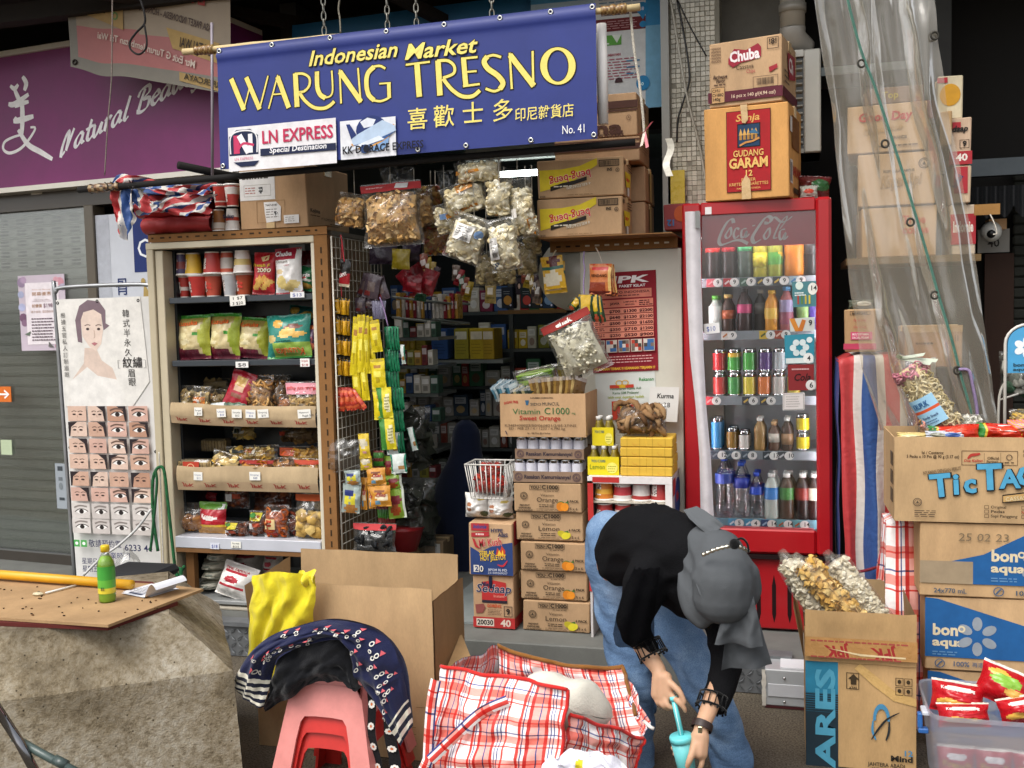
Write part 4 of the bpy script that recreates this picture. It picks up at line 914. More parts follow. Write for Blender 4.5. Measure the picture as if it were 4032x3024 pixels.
def clearbag(label,rect,Y,kind,n,size,cols,t=.08,yaw=0,lean=6,roll=0,seed=1,header=None,draw=None,tag=None,group=None,name='snack_bag',cat='snack bag',zbase=None,M=None,wh=None,lo=.05,hi=.82,content='snack_pieces',crimp=.07):
 if M is None:M,w,h=place(rect,Y,yaw,lean,roll,zbase)
 else:w,h=wh
 f=pouch_fn(w,h,t,seed,crimp,wrk=2.2);mb=MB('bag');mb.M=M
 mb.grid(20,26,lambda s,q:f(s,q,-1),'#fff');mb.grid(10,12,lambda s,q:f(s,q,1),'#fff',flip=True)
 o=mb.build(name,label=label,cat=cat,group=group)
 fill(M,f,kind,n,size,cols,seed+5,content,o,lo,hi)
 if group=='cracker bags hanging under the banner':
  p=M @ V((0,0,h*.98));zp=at(1800,628,4.32).z;sb=MB('rope');sb.tube([p,V((p.x,p.y,max(zp,p.z+.04)))],.002,5,'#cfc8b8');sb.build('string',o)
 def surf(x,z,off):return f(min(max(x/w,0),1),min(max(z/h,0),1),-1)+V((0,-off-.002,0))
 if header:
  hb=MB('paper');hb.M=M;y0,y1=header[0],header[1]
  hb.grid(10,3,lambda s,q:surf(s*w,(y0+(y1-y0)*q)*h,.001),header[2]);hb.build('header_card',o)
 if draw:
  pb=MB('print');pb.M=M;draw(Pr(pb,w,h,mapf=surf,off=.003));pb.build('print',o)
 return o
def lathe_body(mb,prof,n=18):mb.lathe(prof,n)
def cup_proto(r0,r1,h,paint,up=True,lidc='#e9e5df',n=36):
 mb=MB('plastic');k=18
 R_=(lambda q:r0+(r1-r0)*q)if up else(lambda q:r1+(r0-r1)*q)
 mb.grid(n,k,lambda s,q:(R_(q)*math.cos(s*6.2832-math.pi/2),R_(q)*math.sin(s*6.2832-math.pi/2),q*h),paint)
 zl=h if up else 0;rl=r1*1.03
 mb.lathe([(rl,zl-.004),(rl+.002,zl),(rl,zl+.004)],n,lidc);mb.lathe([(.001,zl+(.003 if up else-.003)),(rl,zl+(.003 if up else-.003))],n,lidc)
 zz=0 if up else h;mb.lathe([(.001,zz),(r0,zz)],n,lidc)
 return mb
def bottle_mb(prof,liquid=None,label=None,cap=None,lab_z=None,n=16,mat='bottle',lmat='plastic'):
 mb=MB(mat)
 if liquid:mb.lathe(prof,n,liquid,lmat)
 else:mb.lathe(prof,n,'#fff',mat)
 if label:
  z0,z1,c=label;rr=max(r for r,z in prof if z0-.02<=z<=z1+.02)+.0012
  if callable(c):mb.grid(n,6,lambda s,q:(rr*math.cos(s*6.2832-1.5708),rr*math.sin(s*6.2832-1.5708),z0+(z1-z0)*q),c,'plastic')
  else:mb.lathe([(rr,z0),(rr,z1)],n,c,'plastic')
 if cap:
  r,h,c=cap;zt=prof[-1][1];mb.lathe([(r,zt-.002),(r,zt+h),(r*.9,zt+h+.001),(.001,zt+h+.001)],n,c,'plastic')
 return mb
def can_mb(r,h,paint,n=18):
 mb=MB('metal');mb.lathe([(r*.75,0),(r*.9,.004),(r,.012)],n,'#c7c9ca','chrome')
 mb.grid(n,8,lambda s,q:(r*math.cos(s*6.2832-1.5708),r*math.sin(s*6.2832-1.5708),.012+(h-.03)*q),paint,'paint')
 mb.lathe([(r,h-.018),(r*.86,h-.004),(r*.86,h),(.001,h-.003)],n,'#c9cbcc','chrome');return mb
def cupP(base,band=None,logo=None,white=True):
 sd=(hash_c(base)%17)*.37
 def f(s,q):
  if q<.05 or q>.95:return '#e8e2da' if white else base
  if logo and((s-.5)/.16)**2+((q-.6)/.26)**2<1:return '#e0d8d0' if abs(q-.6)<.05 and abs(s-.5)<.09 else logo
  if band and band[0]<q<band[1]:return band[2]if not(.42<s<.58 and nz3(s*60,q*30,sd)>.1)else base
  if .80<s<.95 and .2<q<.75:return '#e3d9d2' if nz3(s*40,q*40,sd)>-.15 else '#6a5a52'
  if q<.40 and .25<s<.75:
   v=nz3(s*14,q*9,sd);return '#d69a44' if v>.12 else('#7a3a20' if v<-.18 else mixc(base,'#e0b060',.35))
  if .62<q<.82 and .3<s<.7 and nz3(s*34,1,sd)>-.1:return mixc(base,'#f6efe6',.8)
  return base
 return f
def hash_c(c):return sum(ord(x)*(i+1)for i,x in enumerate(c))
YC=4.50;CD=.52
c8=lambda X0,Y0,X1,Y1:(580+X0/2.765,900+Y0/2.765,580+X1/2.765,900+Y1/2.765)
c9=lambda X0,Y0,X1,Y1:(580+X0/2.765,1400+Y0/2.765,580+X1/2.765,1400+Y1/2.765)
c10=lambda X0,Y0,X1,Y1:(580+X0/2.765,1900+Y0/2.765,580+X1/2.765,1900+Y1/2.765)
cx=lambda u:at(u,1650,YC).x
cz=lambda v:at(960,v,YC).z
CT=cz(922)
t=thing('snack_cabinet','tall dark steel snack cabinet with cream frame and perforated brown posts','cabinet',(cx(960),YC+CD/2,FZ));CAB=t
xl0,xl1,xl2,xr0,xr1,xr2=cx(606),cx(634),cx(664),cx(1246),cx(1262),cx(1316)
mb=MB('paint');mb.box(xl0,xl1-.002,YC,YC+.08,FZ,CT-.03,'#b9ad92',ch=.003);mb.build('frame_post',t)
mb=MB('paint');mb.box(xl1,xl2,YC+.012,YC+.1,FZ,CT-.06,'#c3b79c',ch=.003);mb.build('frame_post',t)
mb=MB('paint');mb.box(xr0,xr1-.001,YC+.004,YC+.06,FZ,CT-.05,'#d2c9b4',ch=.003);mb.build('frame_post',t)
mb=MB('paint');mb.box(xl0,xr1,YC-.003,YC+.05,CT-.055,CT-.022,'#c9bea3',ch=.003);mb.build('top_rail',t)
def angle(x0,x1,y0,y1,z0,z1,horiz=False):
 mb=MB('dull');mb.box(x0,x1,y0,y0+.004,z0,z1,'#8a6138')
 if horiz:mb.box(x0,x1,y0,y1,z1-.004,z1+.0005,'#8a6138')
 else:mb.box(x1-.003,x1+.0005,y0,y1,z0,z1,'#7e5833')
 o=mb.build('slotted_angle',t);hb=MB('dull')
 if horiz:
  n=int((x1-x0)/.05)
  for i in range(n):hb.box(x0+.02+i*.05,x0+(.045 if i%2 else .032)+i*.05,y0-.001,y0-.0004,(z0+z1)/2-.004,(z0+z1)/2+.004,'#3a2917')
 else:
  n=int((z1-z0)/.055)
  for i in range(n):
   m=(x0+x1)/2;hb.box(m-.004,m+.004,y0-.001,y0-.0004,z0+.015+i*.055,z0+.045+i*.055,'#3a2917');hb.box(x1+.0008,x1+.0016,y0+.02,y0+.028,z0+.015+i*.055,z0+.045+i*.055,'#3a2917')
 hb.build('slot_holes',o,kind='stuff')
angle(xl0+.02,xr2,YC-.006,YC+.05,CT-.02,CT+.022,True);angle(xr1,xr2,YC-.002,YC+.06,FZ,CT-.022)
mb=MB('paint');mb.box(xl2,xr0,YC+CD-.02,YC+CD,FZ+.1,CT-.06,'#3d3f3f');mb.build('back_panel',t)
mb=MB('paint');mb.box(xl2+.001,xl2+.012,YC+.1,YC+CD,FZ+.1,CT-.06,'#1f2328');mb.build('side_panel',t)
mb=MB('paint');mb.box(xr2-.012,xr2-.002,YC+.062,YC+CD,FZ,CT-.03,'#7d6a4f');mb.build('side_panel',t)
mb=MB('paint');mb.box(xl0,xr2,YC+.05,YC+CD,CT-.02,CT+.001,'#6f6658');mb.build('top_board',t)
ZS={1:cz(1163),2:cz(1418),3:cz(1640),4:cz(1893),5:cz(2122),0:cz(2372)}
for k in(1,2):mb=MB('paint');mb.box(xl2+.014,xr0-.002,YC+.03,YC+CD-.022,ZS[k]-.03,ZS[k],'#343a40',ch=.003);mb.build('shelf',t)
for k in(3,4):mb=MB('paint');mb.box(xl2+.014,xr0-.002,YC+.04,YC+CD-.022,ZS[k]-.02,ZS[k],'#2c3136',ch=.003);mb.build('shelf',t)
mb=MB('paint');mb.box(xl2+.004,xr0-.002,YC+.0,YC+CD-.022,ZS[5]-.058,ZS[5],'#c2c4cc',ch=.003);mb.box(xl2+.004,xr0-.002,YC+.002,YC+.3,ZS[5]-.08,ZS[5]-.059,'#7c5836');mb.build('shelf',t)
mb=MB('paint');mb.box(xl1,xr2,YC+.01,YC+CD,ZS[0]-.02,ZS[0],'#8d8f8e',ch=.003);mb.build('shelf',t)
mb=MB('dull');mb.box(xl0,xr2,YC-.004,YC+CD,FZ,ZS[0]-.03,'#a8a192',ch=.004);mb.build('plinth',t)
mb=MB('dull');mb.box(xl2+.03,xl2+.075,YC+.05,YC+.09,ZS[0],ZS[5]-.085,'#74502d');mb.build('inner_post',t)
def tray(k,v0,v1,lab,tags,fold):
 z0,z1=cz(v1),cz(v0);x0,x1=xl2+.012+(0 if k==3 else .02),xr0-.004
 f=lambda s,q:(x0+(x1-x0)*s,YC+.006-.02*q*(1-q)*2+.008*nz3(s*5,q*2,k),z0+(z1-z0)*q*(1+.10*nz3(s*3,7,k))+fold*(1-s)**3)
 mb=MB('card');mb.grid(30,8,f,lambda s,q:'#a98c64' if q<.38 else '#b2976c');o=mb.build('cardboard_tray',label=lab,cat='cardboard tray')
 w,h=x1-x0,z1-z0;pb=MB('print');P=Pr(pb,w,h,mapf=lambda x,z,off:V(f(x/w,z/h))+V((0,-off,0)))
 for i in range(6):P.t('JPK',.04+i*.165,.72,.13,'#8f2b25',w=.08,b=1,sh=.2,flip=-1)
 pb.build('printed_tape',o,kind='stuff')
 for u,du,txt,c in tags:
  pb=MB('paper');p0=at(u,0,YC).x;X=(u-660)/(1246-660);m=f(X,.62);pb.M=T(V(m)+V((0,-.006,-.02)))@ RY(rng.uniform(-5,5));pb.box(0,du,-.001,0,0,.042,'#e9e7df');g=pb.build('price_tag',label=f'small white price tag reading {txt} on the {"upper" if k == 3 else "lower"} cardboard tray',cat='price tag')
  q=MB('print');q.M=pb.M;P=Pr(q,du,.042,off=.0014);P.t(txt.split('/')[0],.1,.45,.2,c,w=.75);P.t(txt.split('/')[-1],.35,.85,.24,c);q.build('writing',g)
tray(3,1600,1682,'brown cardboard tray front on the third cabinet shelf',[(765,.045,'Kerupuk/$10','#34324a'),(858,.05,'Usus/$10','#4a56a0'),(918,.055,'Usus pedas/$12','#2d2c34'),(973,.055,'Klepon/$16','#4553a0'),(1023,.06,'Emping/$10','#34324a'),(1180,.07,'Makaroni/Rujak $18','#2d2c34')],.02)
tray(4,1838,1935,'brown cardboard tray front on the fourth cabinet shelf',[(735,.05,'Opak/$12','#8a8fa8'),(972,.06,'Emping/$20','#4a568a')],0)
def ctag(u,v,w,h,col,txt,tc,lab,Y=YC+.02,rot=0):
 p=at(u,v,Y);mb=MB('paper');mb.M=T(p)@ RY(rot);mb.box(0,w,-.002,0,-h,0,col);o=mb.build('price_tag',label=lab,cat='price tag')
 q=MB('print');q.M=mb.M @ T(0,-.002,-h);P=Pr(q,w,h,off=.0008)
 for i,s_ in enumerate(txt):P.t(s_,.15,(i+.8)/len(txt),.55/len(txt),tc,w=.7)
 q.build('writing',o)
ctag(904,1166,.085,.05,'#ece9e0',['1 $7','3 $20'],'#2a2826','white card with black prices below the noodle cups',rot=-3)
ctag(1143,1150,.075,.028,'#e7e6e6',['$13'],'#6a72b0','white card priced 13 below the cassava chips')
ctag(928,1424,.07,.03,'#eceae6',['$8'],'#2f2e36','white card priced 8 below the yellow-green chip bags')
ctag(1182,1412,.05,.04,'#eceae6',['kripik','$18'],'#b5403a','white card with red writing below the teal chip bag')
ctag(828,2138,.05,.03,'#d5d8e2',['$18'],'#3d4fa0','pale card with blue writing on the white shelf edge',YC-.003)
ctag(910,2132,.055,.032,'#eceadf',['Kac mete','$25'],'#3c3a38','cream card with pencil writing on the white shelf edge',YC-.003)
def cups():
 zs=ZS[1];specs=[
     (325,430,1,cupP('#40365a',(.3,.6,'#7a2f2c')),'blue and maroon'),(410,605,1,cupP('#e6b93a',None,'#e9d9a0'),'yellow'),(612,822,1,cupP('#b3332c'),'plain red'),(800,955,1,cupP('#c4573a',(.2,.75,'#c9c0b8')),'orange'),(940,1150,1,cupP('#dcd3cc',(.35,.6,'#c9b06a'),None),'white'),
     (345,460,0,cupP('#b3382f',(.35,.5,'#e3d6cc')),'red with a white band'),(452,640,0,cupP('#bf352e'),'bright red'),(612,822,0,cupP('#c9543e',None,'#2f5a96'),'coral with a blue round logo'),(822,975,0,cupP('#b9babb',None,None),'silver'),(962,1145,0,cupP('#b5502f',None,'#2f5f9e'),'rust with a blue round logo')]
 hc=.110
 for i,(a,b,up,pt,cl)in enumerate(specs):
  u0,_,u1,_=c8(a,0,b,0);Y=YC+.11+.03*(i%2);x=at((u0+u1)/2,1090,Y).x;r=(at(u1,1090,Y).x-at(u0,1090,Y).x)/2;r=min(r,.048)
  mb=cup_proto(r*.74,r,hc,pt,up=not up);z=zs+.0015+(hc+.006 if up else 0);mb2=mb
  o=mb.build('noodle_cup',label=f'{cl} noodle cup, {"upper" if up else "lower"} row, top cabinet shelf',cat='noodle cup',group='noodle cups on the cabinet shelf',origin=(0,0,0));o.location=(x,Y,z)
  if 'logo' in cl:
   pb=MB('print');pb.M=I4;P=Pr(pb,.06,.05,M=T(-.03,-r*.9,.03));P.t('Pop',.5,.42,.26,'#e6493e',an='c',b=2);P.t('Mie',.5,.8,.26,'#e6493e',an='c',b=2);q=pb.build('logo',o);q.matrix_parent_inverse=I4
cups()
def chips(base,spots,zones):
 def f(s,q):
  for z in zones:
   if z[0](s,q):return z[1]
  for(x,y,a,b,c)in spots:
   if((s-x)/a)**2+((q-y)/b)**2<1:return c
  return base
 return f
FR=chips('#b0262b',[(.2+.13*i,.16+.07*(i%3),.16,.05,'#e0b25c')for i in range(6)]+[(.3+.11*i,.33+.04*(i%2),.1,.08,'#d79c45')for i in range(5)]+[(.85,.28,.16,.1,'#c2302c')],[(lambda s,q:q<.07,'#8c1a1f')])
bag('red french fries bag at the top shelf beside the noodle cups',c8(1150,225,1395,690),YC+.10,FR,.06,roll=3,zbase=ZS[1]+.003,seed=2,draw=lambda P:(P.ot('French F',.04,.34,.07,'#e8c23a','#3a1210',w=.8,b=2),P.ot('2000',.3,.47,.09,'#f0e6c8','#1d1410',w=.6,b=2),P.p([(.4,.12),(.7,.06),(.75,.18),(.5,.22)],'#d9c08a')))
CHB=chips('#e4e1de',[(.3,.25,.2,.14,'#e6cf86'),(.55,.13,.22,.08,'#d8bf7a'),(.75,.2,.2,.09,'#e0ca8a'),(.25,.48,.16,.06,'#d7bf92')],[(lambda s,q:q<.05,'#8f2430'),(lambda s,q:q>.76 and s<.82,'#a3283a'),(lambda s,q:q>.95,'#8f2430')])
bag('white cassava chip bag with a maroon name panel on the top shelf',c8(1390,180,1685,685),YC+.08,CHB,.07,roll=-2,zbase=ZS[1]+.003,seed=3,draw=lambda P:(P.t('Chuba',.02,.17,.10,'#f4eeee',w=.66,b=2),P.t('Cassava',.08,.32,.06,'#6a5a4c',w=.5),P.t('chips',.45,.40,.04,'#b0505a',w=.22)))
GRN=chips('#1f6b3f',[(.5,.2,.5,.14,'#b58a3c'),(.3,.55,.4,.10,'#c23a30'),(.6,.45,.35,.07,'#e8e4da')],[])
bag('dark green chip bag leaning at the right end of the top shelf',c8(1610,400,1815,660),YC+.13,GRN,.05,roll=12,zbase=ZS[1]+.02,seed=4,draw=lambda P:P.t('Maria',.1,.5,.16,'#f2ecea',w=.75,b=2,sh=.2,rot=10))
bag('dark red bag at the back right of the top shelf',c8(1660,150,1820,420),YC+.25,chips('#7b1d22',[(.6,.3,.4,.1,'#c8c2bb')],[]),.05,zbase=ZS[1]+.1,seed=5)
KU=lambda sd:chips('#cdbb8a',[(.22+.1*math.sin(sd*3+i*2.1),.52-.06*i+.02*math.sin(sd+i),.2,.07,('#e3d6a6','#d6c48c','#ecdfb4','#c9b57c','#dccb98')[i%5])for i in range(5)]+[(.72,.57,.12,.05,'#3f8f35'),(.6,.56,.16,.06,'#c9b98a')],
 [(lambda s,q:q>.93,'#3f8a32'),(lambda s,q:q<.30-.25*s and q<.3,'#6a1f30'),(lambda s,q:q<.22 and s<.72,'#6d2033'),(lambda s,q:s>.76+.05*math.sin(q*9),'#a7ab3a' if sd%2 else '#9caa38'),(lambda s,q:q<.07,'#b78f4a'),(lambda s,q:q>.78,'#9b8a48')])
for i,(rc,rl)in enumerate([((325,940,690,1425),-2),((678,915,1015,1415),1),((990,965,1340,1412),4)]):
 bag(['cassava chip bag with orange lettering, leftmost on the second cabinet shelf','cassava chip bag with orange lettering, second on the second cabinet shelf','cassava chip bag with orange lettering, third on the second cabinet shelf'][i],c8(*rc),YC+.11+.02*i,KU(i+1),.085,roll=rl,zbase=ZS[2]+.003,seed=10+i,group='yellow-green chip bags',draw=lambda P:P.ot('Kusuka',.04,.24,.10,'#d9692c','#5a2414',w=.66,b=2,rot=2))
TEAL=chips('#2a8072',[(.3,.80,.13,.09,'#e0a94a'),(.55,.62,.18,.08,'#e6b65c'),(.75,.55,.2,.07,'#dcae58'),(.5,.52,.16,.05,'#e9c274'),(.65,.72,.2,.06,'#7c4a3c'),(.15,.45,.12,.1,'#c7b070')],[(lambda s,q:q<.05,'#2f8a3d'),(lambda s,q:q<.36 and s>.2,'#8fae4a')])
bag('teal chip bag standing upside down on the second cabinet shelf',c8(1300,935,1785,1410),YC+.09,TEAL,.09,roll=-2,zbase=ZS[2]+.003,seed=15,draw=lambda P:(P.ot('Kusuka',.88,.78,.15,'#e0692c','#f0e6b0',w=.62,b=2,mir=-1,flip=-1),P.lines(.3,.6,.4,1,.03,'#1c4a40',.02)))
bag('purple chip bag at the right end of the second cabinet shelf',c8(1740,1000,1850,1400),YC+.12,chips('#4d2f4e',[(.5,.3,.4,.12,'#b05a40'),(.5,.85,.4,.06,'#c76a35'),(.5,.5,.3,.08,'#8a4a50')],[]),.05,zbase=ZS[2]+.003,seed=16)
bag('teal bag lying behind the others on the second cabinet shelf',c8(1530,760,1830,960),YC+.3,chips('#2b6b66',[(.3,.7,.2,.2,'#c9a047'),(.8,.5,.2,.25,'#d0a850')],[]),.08,roll=8,seed=17,zbase=ZS[2]+.17)
bag('maroon bag lying behind the others on the second cabinet shelf',c8(1170,870,1530,1010),YC+.33,chips('#6d1f27',[],[]),.06,seed=18,zbase=ZS[2]+.15)
z3,z4,z5,z0_=ZS[3]+.003,ZS[4]+.003,ZS[5]+.003,ZS[0]+.003
BE=['#b79a62','#c9b078','#a98a52','#d2bc88']
clearbag('clear bag of pale dried crackers, leftmost on the third cabinet shelf',c9(360,270,530,580),YC+.10,'chip',60,.016,BE,zbase=z3,seed=21)
clearbag('clear bag of crackers with an orange and white label on the third shelf',c9(500,290,690,600),YC+.06,'chip',50,.016,BE,zbase=z3,seed=22,draw=lambda P:(P.r(.05,.38,.8,.58,'#cf7a2c'),P.r(.14,.46,.5,.36,'#efe6da'),P.e(.38,.58,.13,.075,'#d9713a'),P.lines(.2,.72,.35,2,.05,'#8a6a4a',.02)))
clearbag('clear bag of broken crackers behind the orange label bag',c9(640,300,860,560),YC+.16,'chip',60,.018,BE+['#cf8a3c'],zbase=z3,seed=23)
bag('dark red foil pouch leaning diagonally on the third cabinet shelf',c9(850,110,1120,530),YC+.05,chips('#9c1a2a',[],[(lambda s,q:.28<s<.72 and .60<q<.86,'#b0893a'),(lambda s,q:.30<s<.72 and .45<q<.6,'#c9a58a'),(lambda s,q:.25<s<.72 and .3<q<.4,'#7d4a35')]),.03,roll=17,lean=14,zbase=z3+.03,seed=24,name='foil_pouch',cat='foil pouch')
bag('silver and green foil bag lying on the third cabinet shelf',c9(690,475,1090,620),YC+.05,lambda s,q:'#c9cfcc' if s<.42 else('#5f7560' if nz3(s*9,q*9,1)>0 else '#3d5040'),.05,roll=-5,zbase=z3,seed=25,name='foil_bag')
clearbag('clear bag of brown cracker rings on the third cabinet shelf',c9(1090,190,1370,620),YC+.08,'ring',75,.02,['#b07f48','#c39257','#9b6b38','#cfa468'],zbase=z3,seed=26)
clearbag('clear bag of dark brown crackers on the third cabinet shelf',c9(1330,180,1530,600),YC+.13,'curl',55,.018,['#8a6238','#6d4a2a','#9c7446'],zbase=z3,seed=27)
clearbag('small clear bag of orange brown nuts on the third cabinet shelf',c9(1420,380,1640,600),YC+.07,'nut',60,.013,['#a9683c','#8f5a38','#bb7c48'],zbase=z3,seed=28)
clearbag('clear bag of macaroni with a pink header card on the third shelf',c9(1500,215,1880,580),YC+.06,'curl',80,.014,['#c7a565','#b9935a','#d6b87a'],hi=.6,zbase=z3,seed=29,header=(.62,.95,'#c98a94'),draw=lambda P:P.ot('Makaroni Rujak',.96,.16,.11,'#c8404c','#f0e2dc',w=.9,b=2,mir=-1,flip=-1))
for i,(rc,c)in enumerate([((490,100,900,240),['#9c8254','#b59a66']),((1150,90,1560,260),['#8d6c42','#a5834f'])]):
 clearbag(['clear bag lying at the back left of the third cabinet shelf','clear bag lying at the back right of the third cabinet shelf'][i],c9(*rc),YC+.34,'chip',45,.022,c,zbase=z3+.1,seed=30+i)
def brick(label,rect,Y,z,lab):
 M,w,h=place(rect,Y,0,0,0,z);mb=MB('food');mb.M=M;q=random.Random(3)
 mb.box(-w/2+.004,w/2-.004,-.03,.03,.003,h-.004,'#8f7648',ch=.008)
 for i in range(46):x=-w/2+w*(i+.5)/46;mb.tube([(x,-.033,.006),(x+q.uniform(-.006,.006),-.034,h*.5),(x,-.033,h-.008)],.0028,4,q.choice(['#9d8250','#84693d','#b09561']))
 o=mb.build('dried_noodles',label=label,cat='noodles')
 mb=MB('bag');mb.M=M;mb.box(-w/2,w/2,-.042,.036,0,h,'#fff',ch=.012);mb.build('wrapper',o)
 if lab:pb=MB('print');pb.M=M;P=Pr(pb,w,h,M=T(-w/2,-.043,0));P.r(.16,.1,.5,.75,'#b8402c');P.ring(.4,.45,.12,.25,.2,'#e3b58a');P.t('N',.4,.55,.18,'#e3b58a',an='c');pb.build('label',o)
brick('block of dried noodles with a red label, left on the fourth cabinet shelf',c9(385,1035,735,1225),YC+.09,z4,True)
brick('block of dried noodles without label at the back of the fourth shelf',c9(540,890,900,1035),YC+.3,z4+.1,False)
YEL=['#cfa84e','#ddc074','#b98f3c','#e6cf92']
clearbag('clear bag of pale crackers with a black label, front left of the fourth shelf',c9(690,1000,1010,1275),YC+.06,'chip',55,.02,YEL,zbase=z4,seed=41,roll=14,draw=lambda P:(P.r(.5,.45,.32,.28,'#1f2a22'),P.r(.45,.75,.3,.1,'#ddd5c6')))
clearbag('long clear bag of yellow crackers with a black label, fourth shelf',c9(850,915,1430,1090),YC+.12,'chip',80,.022,YEL,zbase=z4+.075,seed=42,roll=-3,draw=lambda P:(P.r(.15,.05,.24,.35,'#1e2420'),P.r(.42,.1,.2,.4,'#e2dccb'),P.lines(.44,.2,.15,3,.1,'#a04438',.04)))
clearbag('clear bag of orange cassava chips on the fourth cabinet shelf',c9(1000,1090,1390,1300),YC+.05,'disc',55,.024,['#cf8a2c','#dd9c3a','#b9741f'],zbase=z4,seed=43,header=(.78,.95,'#8d2b24'))
clearbag('clear bag of brown crackers on the fourth cabinet shelf',c9(1370,1080,1630,1315),YC+.06,'chip',55,.018,['#a3703c','#8a5a30','#ba8850'],zbase=z4,seed=44)
clearbag('clear bag of banana chips, front right of the fourth cabinet shelf',c9(1595,1085,1905,1320),YC+.05,'disc',60,.022,['#d9a53c','#e3b95c','#c48d2a'],zbase=z4,seed=45,header=(.72,.92,'#a4402c'))
clearbag('clear bag of banana chips with an orange header, behind on the fourth shelf',c9(1430,945,1905,1115),YC+.14,'disc',60,.022,['#d9a53c','#e3b95c','#c48d2a'],zbase=z4+.075,seed=46,draw=lambda P:P.r(.02,.1,.38,.5,'#c2542c'))
clearbag('clear bag of large pale chips at the back of the fourth shelf',c9(920,770,1180,920),YC+.32,'disc',40,.024,YEL,zbase=z4+.17,seed=47,draw=lambda P:(P.r(.15,.05,.5,.6,'#d8d2c2'),P.r(.2,.3,.3,.3,'#2a3328')))
clearbag('clear bag of dark chips at the back right of the fourth shelf',c9(1430,800,1890,960),YC+.34,'chip',45,.022,['#7a5a34','#96733f'],zbase=z4+.15,seed=48,draw=lambda P:P.r(-.2,.3,.4,.25,'#b5432c'))
clearbag('triangular clear bag of brown peanuts, leftmost on the white shelf',c10(345,290,665,605),YC+.10,'nut',150,.014,['#a96f34','#bf8544','#8f5a28'],t=.11,zbase=z5,seed=51,hi=.6)
bag('red and green printed pouch of nuts on the white shelf',c10(565,270,865,605),YC+.09,chips('#b3222e',[(.5,.5,.3,.06,'#ece4de')],[(lambda s,q:q>.78,'#5f8f35' if True else 0),(lambda s,q:q<.22,'#a97c40'),(lambda s,q:.22<q<.27,'#d8b13a')]),.07,zbase=z5,seed=52,draw=lambda P:(P.r(.75,.06,.2,.16,'#e9e9e4'),P.t('Koro',.18,.48,.11,'#f0e8e2',w=.42,b=2)),name='foil_pouch',cat='foil pouch')
DT=['#5a2f1e','#7a4028','#4a2417','#8f4f2c']
def ylab(x,y,w,h):return lambda P:(P.r(x,y,w,h,'#c9b93a'),P.e(x+w*.3,y+h*.3,w*.28,h*.28,'#3d7a35'),P.lines(x+w*.2,y+h*.75,w*.6,1,.1,'#7b6a20',.03),P.r(x,y+h*1.3,w*.45,h*.8,'#e4e0dc'),P.r(x+w*.5,y+h*1.3,w*.5,h*.5,'#a9462c'))
clearbag('dark dried fruit bag with a yellow label, back of the white shelf',c10(830,120,1130,480),YC+.2,'chunk',60,.018,DT,zbase=z5+.11,seed=53,draw=ylab(.22,.18,.55,.28))
clearbag('small dried fruit bag with a yellow label, front of the white shelf',c10(850,460,1120,612),YC+.06,'chunk',50,.017,DT,zbase=z5,seed=54,draw=ylab(.02,.1,.55,.4))
clearbag('dried fruit bag with a yellow label, middle of the white shelf',c10(1110,340,1315,612),YC+.07,'chunk',55,.017,DT,zbase=z5,seed=55,draw=ylab(.12,.08,.65,.3))
clearbag('bag of orange spirals with a cream and red label on the white shelf',c10(1270,270,1545,615),YC+.06,'ring',70,.016,['#b5541f','#c7692c','#9c4418'],zbase=z5,seed=56,draw=lambda P:(P.r(.15,.42,.45,.33,'#dcc08a'),P.r(.18,.75,.42,.2,'#a8342c'),P.e(.38,.62,.08,.04,'#b5452c'),P.r(.2,.45,.3,.08,'#b9482e')))
clearbag('dark bag of dried chilli on the white shelf',c10(1510,310,1710,612),YC+.1,'curl',50,.018,['#5b2418','#74331f','#3f1a12'],zbase=z5,seed=57)
clearbag('bag of pale yellow candied blocks, right end of the white shelf',c10(1610,130,1935,615),YC+.06,'chunk',40,.034,['#c9a45a','#d8b871','#b48d44'],t=.1,hi=.55,zbase=z5,seed=58,header=(.84,.97,'#c25a30'))
clearbag('dark bags heaped at the back of the white shelf',c10(1130,120,1610,420),YC+.33,'chunk',70,.024,DT,zbase=z5+.05,seed=59)
bag('small red packet at the back left of the white shelf',c10(585,210,760,300),YC+.3,chips('#8f1f26',[],[]),.03,roll=8,zbase=z5+.13,seed=60)
def sackP(c,tri):return chips(c,[(.5,.52,.2,.1,tri)],[(lambda s,q:.3<q<.36 and .15<s<.85,tri),(lambda s,q:.72<q<.77 and .2<s<.8,tri)])
bag('white plastic sack of tapioca flour with red print, leaning in the cabinet base',c10(760,945,1160,1310),YC+.05,sackP('#e4e0da','#b0303c'),.13,roll=14,lean=20,zbase=z0_,seed=61,name='flour_sack',cat='flour sack',draw=lambda P:(P.t('TANG TAPIOCA',.15,.2,.06,'#b0303c',w=.7,b=1),P.p([(.3,.52),(.4,.42),(.5,.36),(.62,.42),(.72,.52)],'#b0303c')))
for i,(rc,c,z,l)in enumerate([((600,1120,880,1240),'#c9c5b6',0,'lowest flour sack with green print'),((640,985,920,1120),'#bdb8a6',.055,'second flour sack from the bottom'),((625,885,910,1000),'#b5b0a0',.105,'third flour sack from the bottom'),((700,775,940,895),'#b2ad9e',.155,'topmost flour sack')]):
 bag(l+' of the pile in the cabinet base',c10(*rc),YC+.2,sackP(c,'#7f8478'),.2,roll=-6+i*3,lean=4,zbase=z0_+z,seed=62+i,name='flour_sack',cat='flour sack',group='pile of flour sacks',crimp=.03)
bag('large grey white sack with red print at the back of the cabinet base',c10(900,770,1300,1180),YC+.34,sackP('#a9a39b','#8f3640'),.18,zbase=z0_,seed=67,name='flour_sack',cat='flour sack')
